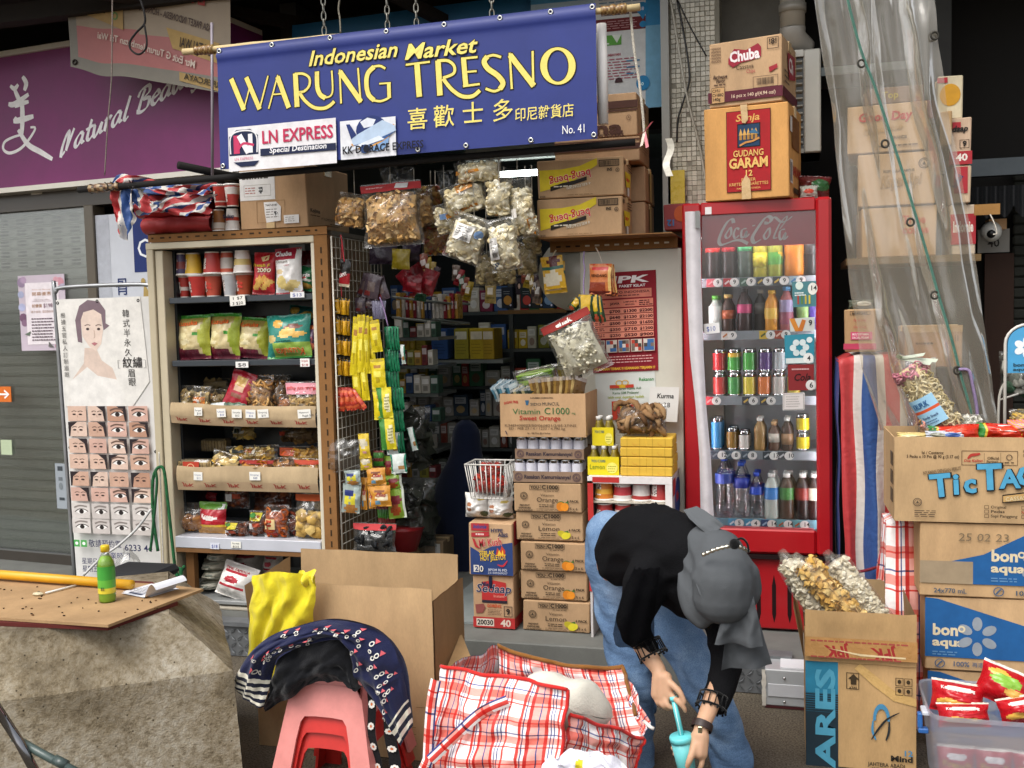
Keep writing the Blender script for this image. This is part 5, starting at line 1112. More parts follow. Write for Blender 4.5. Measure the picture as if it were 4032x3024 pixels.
bag('white sack with red print at the right of the cabinet base',c10(1270,770,1470,1050),YC+.28,sackP('#b5aea8','#a02f3a'),.12,zbase=z0_+.06,seed=68,name='flour_sack',cat='flour sack',roll=6)
ZT=CT+.0245
c7=lambda X,Y:(400+X/2.183,640+Y/2.183)
def dkoj(P):
 P.r(.02,.08,.52,.46,'#d8d6d3');P.lines(.06,.14,.4,2,.05,'#55504a',.02);P.fr(.08,.30,.4,.18,.006,'#9a938a');P.img(.30,.34,.06,.1,['#222','#ddd','#555'],4,4,5);P.lines(.1,.34,.15,3,.04,'#a56a64',.015)
 P.fr(.26,.56,.42,.34,.006,'#8a6a44');P.p([(.37,.58),(.55,.58),(.62,.66),(.61,.88),(.40,.9),(.38,.75)],'#dcdad8');P.t('7647-0187',.39,.645,.03,'#2a2724',w=.18,b=1);P.lines(.4,.69,.18,4,.04,'#7a746c',.012);P.img(.52,.73,.05,.07,['#222','#ddd','#555'],4,4,6)
 P.r(.66,.80,.22,.13,'#dddbd8');P.lines(.68,.83,.15,3,.03,'#8a857e',.01);P.r(.40,.9,.12,.1,'#c9ad80')
def skoj(P):P.t('Kojima',.06,.76,.06,'#2a211a',w=.22,b=1);P.lines(.06,.80,.26,1,.03,'#5a452e',.015);P.t('PT KOMODITI',.30,.86,.04,'#3a2c1e',w=.3);P.lines(.5,.9,.3,2,.03,'#5a452e',.012)
carton('large plain carton with shipping labels on top of the snack cabinet',(941,648,1213,906),YC+.06,.46,dkoj,skoj,col='#b58c5c',yaw=-2,hz=ZT)
for i,(X,zz,pt,l)in enumerate([(1005,0,cupP('#a06a3c',(.1,.4,'#ddd3c6')),'brown and white noodle cup below, nearest the tarpaulin'),(1125,0,cupP('#d9d4cf',(.45,.6,'#b5402f')),'white noodle cup below, nearest the big carton'),(1040,1,cupP('#b4382f',(.2,.3,'#e3d8cf')),'red noodle cup on top, nearest the tarpaulin'),(1140,1,cupP('#b8403a',(.55,.9,'#ddd6d0')),'red noodle cup on top, nearest the big carton')]):
 u,_=c7(X,0);p=at(u,850,YC+.09);o=cup_proto(.028,.038,.108,pt,up=bool(zz)).build('noodle_cup',label=l+' on the snack cabinet',cat='noodle cup',group='noodle cups on top of the cabinet',origin=(0,0,0));o.location=(p.x,YC+.09-.01*zz,ZT+.004+zz*.117)
 if i==1:pb=MB('print');P=Pr(pb,.07,.05,M=T(-.035,-.037,.04));P.t('Sedaap',.5,.6,.35,'#2a3550',an='c',b=2,w=.9);q=pb.build('logo',o);q.matrix_parent_inverse=I4
def tarp_piece(pts_top,pts_bot,Y0,Y1,uva,seed,n=34,m=14,amp=.03):
 a=crv([at(u,v,Y0)for u,v in pts_top],8);b=crv([at(u,v,Y1)for u,v in pts_bot],8)
 L=lambda c,s:c[min(len(c)-1,int(s*(len(c)-1)))].lerp(c[min(len(c)-1,int(s*(len(c)-1))+1)],s*(len(c)-1)%1)
 mb=MB('tarp')
 def f(s,q):
  p=L(a,s).lerp(L(b,s),q);return p+V((.3*amp*nz3(s*9,q*3,seed),amp*(math.sin(s*13+q*4+seed)*.6+nz3(s*7,q*5,seed+4)*1.2)-amp,amp*.5*nz3(s*8,q*4,seed+8)))
 mb.grid(n,m,f,uv=lambda s,q:(uva[0]+uva[1]*s+uva[2]*q+.1*nz3(s*4,q*4,seed),q));return mb
t=thing('striped_tarpaulin','bundled red white and blue striped tarpaulin on top of the cabinet','tarpaulin',tuple(at(640,950,4.5)))
tarp_piece([(430,745),(520,690),(640,715),(760,735),(860,720)],[(430,760),(530,735),(640,760),(760,775),(850,770)],4.5,4.46,(.0,2.2,.6),1,amp=.035).build('fold',t)
tarp_piece([(520,750),(620,765),(740,760),(860,765)],[(560,850),(640,840),(740,850),(850,840)],4.5,4.42,(.35,1.6,.9),2,amp=.04).build('fold',t)
tarp_piece([(450,745),(490,740),(530,748)],[(462,860),(500,948),(540,870)],4.36,4.34,(.05,.5,.0),3,n=16,m=18,amp=.02).build('hanging_corner',t)
tarp_piece([(500,750),(560,748),(600,790)],[(560,830),(600,840),(640,810)],4.37,4.36,(.25,.5,.3),4,n=16,m=12,amp=.02).build('hanging_corner',t)
def roll(z0,u0,u1,Y,r,seed,col0):
 a,b=at(u0,900,Y),at(u1,900,Y);mb=MB('tarp');mb.grid(24,16,lambda s,q:(a.x+(b.x-a.x)*s,Y+r*1.5*math.sin(q*6.283)*(1+.12*nz3(s*7,q*3,seed)),z0+r+r*math.cos(q*6.283)*(1+.15*nz3(s*5,q*4,seed))),uv=lambda s,q:(col0+.16*s*0+.1*q*(1 if seed%2 else .4),s));return mb
roll(ZT,585,850,4.58,.045,5,.02).build('roll',t);roll(ZT+.085,560,850,4.58,.04,6,.1).build('roll',t);roll(ZT+.155,600,850,4.6,.045,7,.4).build('roll',t)
XM=xr2+.014
t=thing('wire_grid','white wire grid panel hung with packets on the cabinet side','wire rack',(XM,YC+.25,FZ+.3))
z0,z1=cz(2210),CT-.03;ya,yb=YC+.01,YC+.62;wv=MB('paint');wv.tube([(0,0,z0),(0,0,z1)],.0023,5,'#c9c3b4');hv=MB('paint');hv.tube([(0,ya,0),(0,yb,0)],.0023,5,'#c9c3b4');fv=MB('paint')
fv.tube([(XM,ya,z0),(XM,ya,z1),(XM,yb,z1),(XM,yb,z0)],.0045,6,'#d2ccbd',closed=True);fv.build('rim',t);d=None
for i in range(1,13):
 o=wv.build('wire',t)if d is None else bpy.data.objects.new('wire',d)
 if d is not None:COLL.objects.link(o);adopt(o,t)
 d=o.data;o.matrix_basis=T(XM,ya+(yb-ya)*i/13,0)
d=None;n=int((z1-z0)/.05)
for i in range(1,n):
 o=hv.build('wire',t)if d is None else bpy.data.objects.new('wire',d)
 if d is not None:COLL.objects.link(o);adopt(o,t)
 d=o.data;o.matrix_basis=T(XM+.003,0,z0+(z1-z0)*i/n)
def strip(label,segs,paint,group=None,t_=.02,cat='packet strip',mat='film',name='packet_strip',cord=None,seed=1,part='packet',draw=None,crimp=.05):
 u,v0,v1,w,Y,r=segs[0];e=thing(name,label,cat,tuple(at(u,segs[-1][2],Y)),group)
 for i,(u,v0,v1,wp,Y,r)in enumerate(segs):
  M,w,h=place((u-wp/2,v0,u+wp/2,v1),Y,rng.uniform(-12,12),0,r);f=pouch_fn(w,h,t_,seed+i,crimp);mb=MB(mat);mb.M=M
  mb.grid(8,10,lambda s,q:f(s,q,-1),paint);mb.grid(6,6,lambda s,q:f(s,q,1),paint,flip=True);o=mb.build(part,e)
  if draw:
   pb=MB('print');pb.M=M;draw(Pr(pb,w,h,mapf=lambda x,z,off:f(min(max(x/w,0),1),min(max(z/h,0),1),-1)+V((0,-off-.002,0))));pb.build('print',o)
 if cord:
  mb=MB('film');mb.tube(crv([at(a,b,Y-.005)for a,b in cord[0]],4),.0035,5,cord[1]);mb.build('tie',e)
 return e
YW=4.55
h4=lambda X:1280+X/2.369
w4=lambda Y:880+Y/2.369
w5=lambda Y:1500+Y/2.369
segs=[]
for r_ in range(4):
 for c in range(4):segs.append((h4(120+c*30+r_*6),w4(690+r_*190+c*4),w4(860+r_*190+c*4),16,YW+.02*(c%2),(c-1.5)*4*(1 if r_==0 else .2)))
strip('bunch of narrow yellow and black sachets at the front of the wire grid',segs,lambda s,q:'#d9a41c' if .12<q<.92 else '#1c1710',seed=71,cord=([(1345,962),(1344,1010),(1342,1100),(1346,1170)],'#a8333a'))
strip('black packet with a red and white name band near the top of the wire grid',[(h4(190),w4(335),w4(590),44,YW,8)],chips('#17130f',[],[(lambda s,q:.1<q<.55,'#a5232a'),(lambda s,q:q<.1,'#d8cdb0')]),seed=72,cord=([(1342,925),(1348,960),(1352,1000),(1356,1030)],'#c43a44'),draw=lambda P:P.t('KAPIT',.08,.68,.12,'#efe9e4',w=.8,b=2,rot=22))
segs=[(h4(x),w4(y0),w4(y1),wd,Y,r)for x,y0,y1,wd,Y,r in[(290,870,1420,30,YW,6),(345,850,1390,30,YW-.02,2),(395,860,1400,26,YW-.01,0),(430,870,1350,34,YW+.01,-3),(475,900,1200,42,YW,-6),(300,1240,1700,36,YW+.01,-2),(370,1200,1650,30,YW-.01,-4),(500,1260,1540,60,YW-.02,-3),(530,1540,1830,60,YW-.02,-2)]]
strip('large bunch of glossy yellow sachets hanging in the middle of the wire grid',segs,chips('#d8c31f',[(.5,.5,.3,.14,'#e8dc5c'),(.5,.3,.3,.06,'#b09a1a'),(.5,.75,.2,.07,'#a5742a')],[(lambda s,q:q>.93,'#b09a10')]),seed=73)
strip('pair of yellow and green sachets hanging below the big yellow bunch',[(h4(560),w5(60),w5(345),62,YW-.03,-3),(h4(590),w5(350),w5(640),58,YW-.03,-4)],chips('#d6c62a',[(.72,.5,.2,.3,'#e6e0b0')],[(lambda s,q:s<.42,'#3f7f34')]),seed=74,draw=lambda P:P.lines(.55,.3,.35,5,.1,'#7a7a40',.03))
segs=[(h4(590+c*26),w4(960+r_*200),w4(1180+r_*200),24,YW+.05+.015*c,-3)for r_ in range(3)for c in range(4)]
segs+=[(h4(635+c*26),w5(60+r_*200),w5(270+r_*200),24,YW+.05+.015*c,-4)for r_ in range(3)for c in range(4)]
strip('long dark green sachet strips hanging at the right of the wire grid',segs,chips('#0f5a3a',[],[(lambda s,q:s>.78,'#1f8a5c'),(lambda s,q:q<.06,'#0a3525')]),seed=75,cord=([(1495,1170),(1510,1210),(1528,1285)],'#a48ab5'))
strip('white and green card packets at the bottom of the green strips',[(h4(640),w5(480),w5(690),50,YW,0),(h4(690),w5(680),w5(860),62,YW-.02,-4),(h4(730),w4(1130),w4(1310),18,YW+.08,-4),(h4(820),w5(430),w5(650),24,YW+.1,-12)],chips('#cfd6d0',[(.65,.3,.2,.12,'#a57a48'),(.4,.6,.3,.03,'#7f958a')],[(lambda s,q:s<.08 or s>.92 or q<.05 or q>.95,'#2c7a62')]),seed=76)
segs=[(h4(110+c*26),w5(60),w5(270+6*(c%3)),22,YW-.02+.01*(c%2),18-c*7)for c in range(9)]
strip('fan of orange red coffee sticks at the left edge of the wire grid',segs,lambda s,q:['#c4472f','#d0653a','#a83226'][int(q*9)%3],seed=77)
strip('orange printed snack sachets hanging low on the wire grid',[(h4(480),w5(810),w5(970),74,YW-.04,-3),(h4(520),w5(975),w5(1170),84,YW-.04,-3),(h4(440),w5(980),w5(1190),30,YW-.03,-2),(h4(370),w5(900),w5(1200),26,YW-.02,3)],chips('#c78a35',[(.6,.45,.3,.16,'#e3d3b0'),(.5,.72,.3,.08,'#7a4424'),(.4,.2,.25,.06,'#6a98b0')],[]),seed=78,draw=lambda P:P.t('Chiki',.3,.5,.14,'#b0343c',w=.5,b=2,sh=.2))
strip('yellow packet with a bowl picture above the orange sachets',[(h4(370),w5(490),w5(720),44,YW-.05,-4),(h4(385),w5(700),w5(830),48,YW-.04,-3)],chips('#d3b534',[(.45,.62,.4,.2,'#c9c0a8'),(.45,.6,.28,.12,'#7a5228'),(.55,.25,.22,.1,'#d49aa0')],[]),seed=79)
strip('clear bag of blue and yellow sweets on the lower wire grid',[(h4(260),w5(830),w5(970),62,YW-.06,-4),(h4(250),w5(960),w5(1230),68,YW-.06,6)],chips('#8f9a94',[(.4,.7,.3,.12,'#23306f'),(.3,.45,.16,.18,'#d8cc3c'),(.6,.5,.16,.18,'#d8cc3c'),(.5,.15,.4,.15,'#a5713a'),(.75,.7,.2,.2,'#a9b8b4')],[]),seed=80)
strip('green and red recipe packets hanging at the lower right of the wire grid',[(h4(640),w5(880),w5(1010),66,YW+.02,-5),(h4(670),w5(1010),w5(1280),66,YW+.02,-5),(h4(600),w5(700),w5(900),50,YW+.04,0)],chips('#7f9c34',[(.45,.3,.35,.2,'#9a4a24'),(.5,.65,.4,.12,'#7c2a32')],[(lambda s,q:s>.85,'#d9dfd0')]),seed=81)
segs=[(h4(520+24*c),w5(1170),w5(1420+10*(c%3)),18,YW+.03+.01*c,-3+c)for c in range(6)]+[(h4(470+16*c),w5(650),w5(810),14,YW+.02,0)for c in range(5)]
strip('thin green sachet sticks hanging under the recipe packets',segs,lambda s,q:'#3d7a2c' if int(q*7)%3 else '#74302c',seed=82)
clearbag('bundle of black plastic gloves in clear bags at the bottom of the wire grid',(1390,2060,1560,2190),YW-.03,'curl',60,.02,['#17181a','#26282b','#0f1011'],seed=83,content='gloves',header=(.8,.97,'#b03a3c'),cat='glove bag',name='glove_bag')
mb=MB('bag');M,w,h=place((1290,1730,1420,1860),YW-.05);f=pouch_fn(w,h,.06,4);mb.M=M;mb.grid(16,14,lambda s,q:f(s,q,-1)+V((.01*nz3(s*9,q*9,2),.02*nz3(s*7,q*8,3),0)),'#fff');mb.build('empty_bag',label='crumpled empty clear bag at the middle of the wire grid',cat='plastic bag')
strip('dull brown and red packets bunched in the shade at the top of the wire grid',[(h4(440),w4(470),w4(700),66,YW+.1,14),(h4(520),w4(500),w4(720),60,YW+.12,-16),(h4(380),w4(470),w4(690),46,YW+.14,22),(h4(330),w4(690),w4(830),40,YW+.1,0),(h4(400),w4(700),w4(800),60,YW+.12,4)],chips('#4d4048',[(.5,.5,.3,.2,'#6b5c58'),(.3,.2,.2,.1,'#7c2f2f')],[]),seed=84)
strip('lilac grey sachet sticks hanging behind the yellow bunch',[(h4(460+18*c),w4(720),w4(890),13,YW+.1,-4+2*c)for c in range(6)],lambda s,q:'#77738a' if s<.6 else '#8f8ca0',seed=85)
e3=lambda X0,Y0,X1,Y1:(1250+X0/2.3284,620+Y0/2.3284,1250+X1/2.3284,620+Y1/2.3284)
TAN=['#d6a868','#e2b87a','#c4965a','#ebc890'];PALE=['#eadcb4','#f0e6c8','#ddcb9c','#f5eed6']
G1='cracker bags hanging under the banner'
clearbag('big clear bag of tan fish crackers with a red header strip, hanging left',e3(420,225,970,815),4.40,'shell',420,.021,TAN,t=.16,lean=0,roll=-2,seed=91,group=G1,hi=.8,header=(.86,.975,'#a93536'),draw=lambda P:(P.r(.60,.035,.2,.075,'#d9d5d2'),P.lines(.1,.06,.3,1,.05,'#e0b0ac',.02)))
clearbag('smaller clear bag of tan fish crackers sticking out left under the banner',e3(185,330,460,640),4.42,'shell',190,.021,TAN,t=.12,lean=0,roll=12,seed=92,group=G1)
clearbag('clear bag of tan crackers directly behind the red header bag',e3(760,300,1080,640),4.5,'shell',190,.021,TAN,t=.12,lean=0,roll=-8,seed=93,group=G1)
clearbag('clear bag of pale round crackers at the very top of the bunch',e3(1255,25,1700,225),4.36,'puff',163,.0175,PALE,t=.13,lean=0,roll=-4,seed=94,group=G1,draw=lambda P:P.p([(.02,.42),(.6,.5),(.62,.62),(.02,.6)],'#d28a2a'))
clearbag('clear bag of pale crackers with an orange band left in the bunch',e3(1140,225,1570,520),4.38,'puff',231,.0175,PALE,t=.14,lean=0,roll=-14,seed=95,group=G1,draw=lambda P:(P.p([(.38,.1),(.72,.02),(.8,.28),(.45,.36)],'#cf8a33'),P.t('KEMPLANG',.42,.2,.08,'#5a3a1a',w=.34,b=1,rot=8),P.p([(.02,.84),(.78,.8),(.78,.92),(.02,.96)],'#d28a2a')))
clearbag('upright clear bag of pale crackers with an orange edge in the middle of the bunch',e3(1550,165,1790,545),4.36,'puff',197,.0175,PALE,t=.13,lean=0,roll=3,seed=96,group=G1,draw=lambda P:P.p([(.42,.02),(.52,.02),(.5,.97),(.36,.97)],'#d28a2a'))
clearbag('long clear bag of pale crackers with an orange tip at the right of the bunch',e3(1770,190,2000,740),4.40,'puff',241,.0175,PALE,t=.13,lean=0,roll=-9,seed=97,group=G1,draw=lambda P:(P.p([(.72,.72),(1,.68),(.86,.98),(.7,.9)],'#d28a2a'),P.r(.12,.5,.24,.16,'#d8d3cc')))
clearbag('tilted clear bag of pale crackers with a white price sticker, low in the bunch',e3(1200,520,1560,960),4.34,'puff',265,.0175,PALE,t=.13,lean=0,roll=20,seed=98,group=G1,draw=lambda P:(P.r(.22,.22,.5,.34,'#d9d6d2'),P.lines(.28,.27,.35,4,.05,'#7a756e',.015),P.bars(.45,.46,.2,.07,'#333',9),P.e(.85,.35,.1,.09,'#6a86ad')))
clearbag('clear bag of flower shaped pale crackers with a white sticker, lowest in the bunch',e3(1570,550,1860,1040),4.34,'puff',265,.0175,PALE,t=.13,lean=0,roll=-8,seed=99,group=G1,draw=lambda P:(P.r(.06,.36,.36,.42,'#d3d0cc'),P.lines(.1,.42,.26,4,.06,'#7a756e',.015),P.bars(.2,.66,.18,.08,'#333',9),P.r(.12,.84,.2,.1,'#6a86ad')))
clearbag('clear bag of crackers with a blue mark at the left of the bunch',e3(1070,410,1330,700),4.46,'puff',153,.0175,PALE,t=.12,lean=0,roll=-12,seed=100,group=G1,draw=lambda P:P.r(.4,.4,.28,.18,'#6a86ad'))
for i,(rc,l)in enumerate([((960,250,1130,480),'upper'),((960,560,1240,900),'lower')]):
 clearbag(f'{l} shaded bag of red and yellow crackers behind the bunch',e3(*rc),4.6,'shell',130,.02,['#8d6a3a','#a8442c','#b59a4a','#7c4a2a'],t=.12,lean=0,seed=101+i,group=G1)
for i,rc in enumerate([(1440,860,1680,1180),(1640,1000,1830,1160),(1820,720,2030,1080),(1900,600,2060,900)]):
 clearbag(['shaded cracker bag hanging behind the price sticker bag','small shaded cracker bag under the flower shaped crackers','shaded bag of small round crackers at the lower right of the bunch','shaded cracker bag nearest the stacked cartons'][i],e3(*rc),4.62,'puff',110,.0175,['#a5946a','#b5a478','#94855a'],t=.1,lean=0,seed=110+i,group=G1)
strip('shiny dark red packets hanging in the shop doorway',[(1650,1040,1140,60,4.9,-30),(1690,1060,1160,60,4.85,20),(1625,1085,1150,80,4.8,8),(1600,1060,1130,60,4.9,-35)],chips('#7d1420',[(.5,.5,.3,.1,'#b53440')],[]),seed=115)
strip('mustard foil packet hanging in the shop doorway below the tan crackers',[(1580,980,1060,80,4.75,4)],chips('#9c8a24',[],[]),seed=116);strip('dark purple foil packet hanging behind the tan cracker bag',[(1510,960,1040,110,4.8,0),(1620,960,1030,70,4.85,6)],chips('#2c2030',[],[]),seed=117)
for i,(u,v)in enumerate([(1540,650),(1600,660),(1760,670),(1835,625),(1990,660)]):
 mb=MB('bag');M,w,h=place((u-36,v,u+36,v+90),4.45,lean=0,roll=(i-2)*9);f=pouch_fn(w,h,.04,i+120);mb.M=M;mb.grid(10,10,lambda s,q:f(s,q,-1)+V((0,.03*nz3(s*6,q*6,i),0)),'#fff');mb.build('plastic_bag',label=['crumpled clear bag top at the left end under the banner','crumpled clear bag top above the red header strip','crumpled clear bag top left of the pale round crackers','crumpled clear bag top beside the highest cracker bag','crumpled clear bag top in front of the lit tube'][i],cat='plastic bag')
YI=6.6
ORD='first second third fourth fifth sixth seventh eighth ninth tenth eleventh twelfth thirteenth fourteenth fifteenth sixteenth seventeenth eighteenth nineteenth twentieth twenty-first twenty-second twenty-third twenty-fourth'.split()
def cname(c):
 h=c.lstrip('#');r,g,b=[int(h[i:i+2],16)for i in(0,2,4)];mx,mn=max(r,g,b),min(r,g,b)
 if mx-mn<28:return 'pale' if mx>170 else('grey' if mx>90 else 'dark')
 if r==mx:return 'red' if g<r*.5 else('brown' if g<r*.75 and mx<150 else('orange' if g<r*.68 else('yellow' if b<g*.6 else 'cream')))
 return 'green' if g==mx else 'blue'
i6=lambda X,Y:(1550+X/1.659,1000+Y/1.659)
t=thing('back_shelves','dark metal shelves along the back of the shop','shelves',tuple(at(1900,2100,YI)))
xa,xb=at(1500,1500,YI).x,at(2260,1500,YI).x;vs_=[1228,1376,1422+100,1640,1765,1900]
zsh=[at(1900,v,YI).z for v in vs_]
for z in zsh:mb=MB('paint');mb.box(xa,xb,YI,YI+.4,z-.02,z,'#4b5150');mb.build('shelf',t)
for x in(xa,(xa+xb)/2+.25,xb-.03):mb=MB('paint');mb.box(x,x+.03,YI-.003,YI+.03,FZ,zsh[0]+.35,'#3b3f3f');mb.build('upright',t)
q=random.Random(8);pal=[['#b98f2a','#3d5a8a','#a92f2c','#2f6b46','#c9bfae','#7f2a44'],['#c9a92c','#d0b23a','#8d8a30','#b89a2a','#33548a','#c9c3b0'],['#b9b4a8','#a5a29a','#c9b04a','#8d9a8a','#3d6a4a','#b0473a'],['#aaa79e','#7d8a86','#6a5a48','#b7b2a8','#3a4a5a'],['#9a978e','#6a6f6c','#8a4a3c','#b0aca0'],['#8a8780','#6a7068','#7a6a50','#a09c90']]
names=['top','second','third','fourth','fifth','lowest'];protos={}
for k,z in enumerate(zsh):
 x=xa+.02;i=0
 while x<xb-.1:
  w=q.uniform(.045,.11);h=q.uniform(.10,.19)if k else q.uniform(.14,.2);c=q.choice(pal[k]);Y=YI+q.uniform(.01,.05)
  mb=MB('print');mb.box(x,x+w-.004,Y,Y+.12,z+.001,z+h,c,ch=.003)
  o=mb.build('grocery_packet',label=f'{cname(c)} packet, {ORD[i]} from the left on the {names[k]} back shelf',cat='packet',group=f'packets on the {names[k]} back shelf')
  pb=MB('print');pb.M=T(x,Y,z);P=Pr(pb,w-.004,h);P.r(.12,.12,.76,.3,mixc(c,'#ffffff',.45));P.e(.5,.68,.3,.18,mixc(c,q.choice(['#d9b46a','#fff','#7a2c20']),.55),n=10);P.lines(.2,.2,.6,2,.08,mixc(c,'#000',.5),.03);pb.build('print',o)
  x+=w+q.uniform(0,.006);i+=1
t=thing('wire_shelf','white wire shelf rack inside the shop behind the red packets','shelves',tuple(at(1560,1300,5.6)))
for v in(1185,1265):mb=MB('paint');a,b=at(1545,v-15,5.5),at(1790,v+12,5.9);mb.tube([a,b],.008,6,'#8f938c');mb.tube([a+V((0,.3,0)),b+V((0,.3,0))],.008,6,'#8f938c');mb.tube([a,a+V((0,.3,0))],.006,6,'#8f938c');mb.tube([b,b+V((0,.3,0))],.006,6,'#8f938c');mb.build('wire_tray',t)
for i in range(16):
 u=1560+i*15;Y=5.6+.02*i;h=q.uniform(60,100);p=at(u,1255,Y);c=q.choice(['#8a2630','#a03038','#c9c2b8','#2c3a5a','#b58a3a','#7c2430','#d0cac0'])
 mb=MB('film');mb.box(p.x,p.x+.03,Y,Y+.1,p.z,p.z+h/640,c,ch=.004);o=mb.build('grocery_packet',label=f'{cname(c)} packet, {ORD[i]} from the left on the white wire shelf',cat='packet',group='packets on the wire shelf');pb=MB('print');pb.M=T(p.x,Y,p.z);P=Pr(pb,.03,h/640);P.r(.15,.3,.7,.3,mixc(c,'#fff',.5));pb.build('print',o)
for i,(u,w,c)in enumerate([(1640,40,'#8f7d2c'),(1700,70,'#2d4f86'),(1790,60,'#a0952f'),(1850,60,'#c2a72a'),(1900,50,'#b8982a')]):
 p=at(u,1415,6.3);mb=MB('print');mb.box(p.x,p.x+w*6.4/4000,6.3,6.5,p.z,p.z+.2,c,ch=.004);o=mb.build('grocery_box',label=['olive box, leftmost of the row of boxes on the middle shelf inside','blue box in the row of yellow boxes inside the shop','mustard box right of the blue box inside the shop','bright yellow box in the middle of the row inside the shop','yellow box at the right end of the row inside the shop'][i],cat='box');pb=MB('print');pb.M=T(p.x,6.3,p.z);P=Pr(pb,w*6.4/4000,.2);P.r(.1,.1,.8,.25,mixc(c,'#fff',.5));P.lines(.15,.5,.7,4,.1,mixc(c,'#000',.4),.03);pb.build('print',o)
a,b=at(1560,1420,6.28),at(1980,1412,6.28);mb=MB('paint');mb.box(a.x,b.x,6.28,6.55,a.z-.025,a.z-.001,'#7d827e');mb.build('inner_shelf',label='pale shelf board under the row of yellow boxes inside',cat='shelf')
for i,(u,c,e_)in enumerate([(1975,'#1d2430','#c08a3a'),(2050,'#1f2a2c','#b8453a'),(2095,'#23282a','#b0843a'),(2135,'#1d3550','#7a98b8')]):
 p=at(u,1215,6.2);w=.075;mb=MB('print');mb.box(p.x,p.x+w,6.2,6.3,p.z,p.z+.135,c,ch=.003);o=mb.build('curry_box',label=['dark curry box with an orange dish, leftmost on the upper right shelf inside','dark curry box with a red dish on the upper right shelf inside','dark curry box with a tan dish on the upper right shelf inside','navy box at the right end of the upper right shelf inside'][i],cat='box',group='curry boxes in the shop');pb=MB('print');pb.M=T(p.x,6.2,p.z);P=Pr(pb,w,.135);P.e(.55,.62,.35,.22,e_);P.lines(.2,.2,.6,2,.1,'#8a8f92',.03);P.e(.8,.85,.08,.05,'#dde');pb.build('print',o)
for i in range(4):
 p=at(2030+i*36,1160,6.25);mb=MB('print');mb.box(p.x,p.x+.05,6.25,6.32,p.z,p.z+.1,['#3a2f36','#2d2a30','#57505a','#5a2d3c'][i],ch=.002);o=mb.build('dye_box',label=['hair dye box with a dark portrait, leftmost of four','hair dye box with a dark portrait, second of four','grey hair dye box with a portrait, third of four','plum hair dye box with a portrait, fourth of four'][i]+' above the curry boxes',cat='box',group='hair dye boxes');pb=MB('print');pb.M=T(p.x,6.25,p.z);P=Pr(pb,.05,.1);P.e(.5,.45,.28,.24,'#1a1416');P.e(.5,.48,.16,.17,'#c9a892');pb.build('print',o)
p,r=at(1960,1222,6.18),at(2230,1215,6.18);mb=MB('dull');mb.box(p.x,r.x,6.18,6.4,p.z-.025,p.z-.001,'#6f5230');mb.build('inner_shelf',label='brown slotted shelf under the curry boxes inside',cat='shelf')
def blob_person():
 e=thing('person','person in a dark navy robe and hood inside the dim shop','person',tuple(at(1820,2250,5.6)))
 mb=MB('cloth');Y=5.6;prof=[]
 for v,u0,u1 in[(1652,1820,1848),(1668,1798,1870),(1698,1784,1886),(1740,1779,1892),(1780,1774,1898),(1820,1760,1908),(1870,1734,1928),(1950,1708,1948),(2050,1700,1960),(2180,1695,1960),(2330,1690,1965),(2480,1690,1965)]:
  a,b=at(u0,v,Y),at(u1,v,Y);prof.append(((a.x+b.x)/2,(b.x-a.x)/2,a.z))
 n=len(prof)-1
 def f(s,q):
  k=q*n;i=min(n-1,int(k));u=k-i;c,w,z=[prof[i][j]+(prof[i+1][j]-prof[i][j])*u for j in range(3)];a=s*6.2832
  return V((c+w*math.cos(a)*(1+.04*math.sin(a*6+q*9)),Y+w*.75*math.sin(a),z))
 mb.grid(30,40,f,'#131b31');mb.build('robe',e)
 mb=MB('cloth');mb.tube(crv([at(1915,1880,5.55),at(1945,1960,5.4),at(2000,1920,5.25),at(2035,1885,5.2)],5),[.06,.06,.058,.056,.054,.052,.05,.05,.048,.046,.045,.043,.042,.04,.04,.038],10,'#0d1322');mb.build('sleeve',e)
 mb=MB('skin');mb.tube(crv([at(2030,1888,5.2),at(2052,1872,5.17),at(2068,1862,5.15)],4),[.03,.033,.034,.034,.033,.03,.028,.022,.012],8,'#8a6a56');mb.build('hand',e)
blob_person()
a=at(1930,1880,5.15);mb=MB('cloth');mb.grid(14,14,lambda s,q:a+V((s*.17,-.01*math.sin(q*9),-.16*q+.06*s+.02*math.sin(s*7))),lambda s,q:'#9a9a94' if(int(s*14)%3==0 or int(q*14)%3==0)else '#16181c');mb.build('checked_cloth',label='black and white checked cloth beside the dark robed person',cat='cloth')
for i,(rc,c,l)in enumerate([((1600,1600,1700,1840),['#3f4238','#34382f'],'upper grey bundle'),((1590,1880,1720,2170),['#34382f','#42463a','#2a2e26'],'lower grey bundle')]):
 clearbag(f'{l} wrapped in plastic on the shop floor side, behind the packets',rc,5.2,'chip',26,.06,c,t=.16,lean=0,seed=130+i,content='goods')
mb=MB('plastic');p=at(1590,2080,5.1);mb.M=T(p.x,5.1,p.z-.12);mb.lathe([(.07,0),(.11,.12),(.115,.125)],16,'#a02428');mb.build('red_bucket',label='red plastic bucket low inside the shop by the green packets',cat='bucket')
for i,(rc,c,l)in enumerate([((1575,2060,1650,2180),'#a58a60','open brown box with a white label low inside the shop'),((1670,2130,1745,2240),'#8a7250','small brown box on the shop floor beside the doorway')]):
 carton(l,rc,5.25,.2,lambda P:P.r(.6,.1,.25,.8,'#c9cac6'),col=c)
mb=MB('dull');a=at(1790,2290,4.9);b=at(1960,2520,4.6);mb.box(a.x,b.x,4.5,5.6,FZ+.001,FZ+.012,'#7d8484');mb.build('floor_mat',label='grey rubber mat on the shop floor in the doorway',cat='mat')
t=thing('side_shelves','narrow dim shelves on the left side inside the shop','shelves',tuple(at(1640,2150,5.7)))
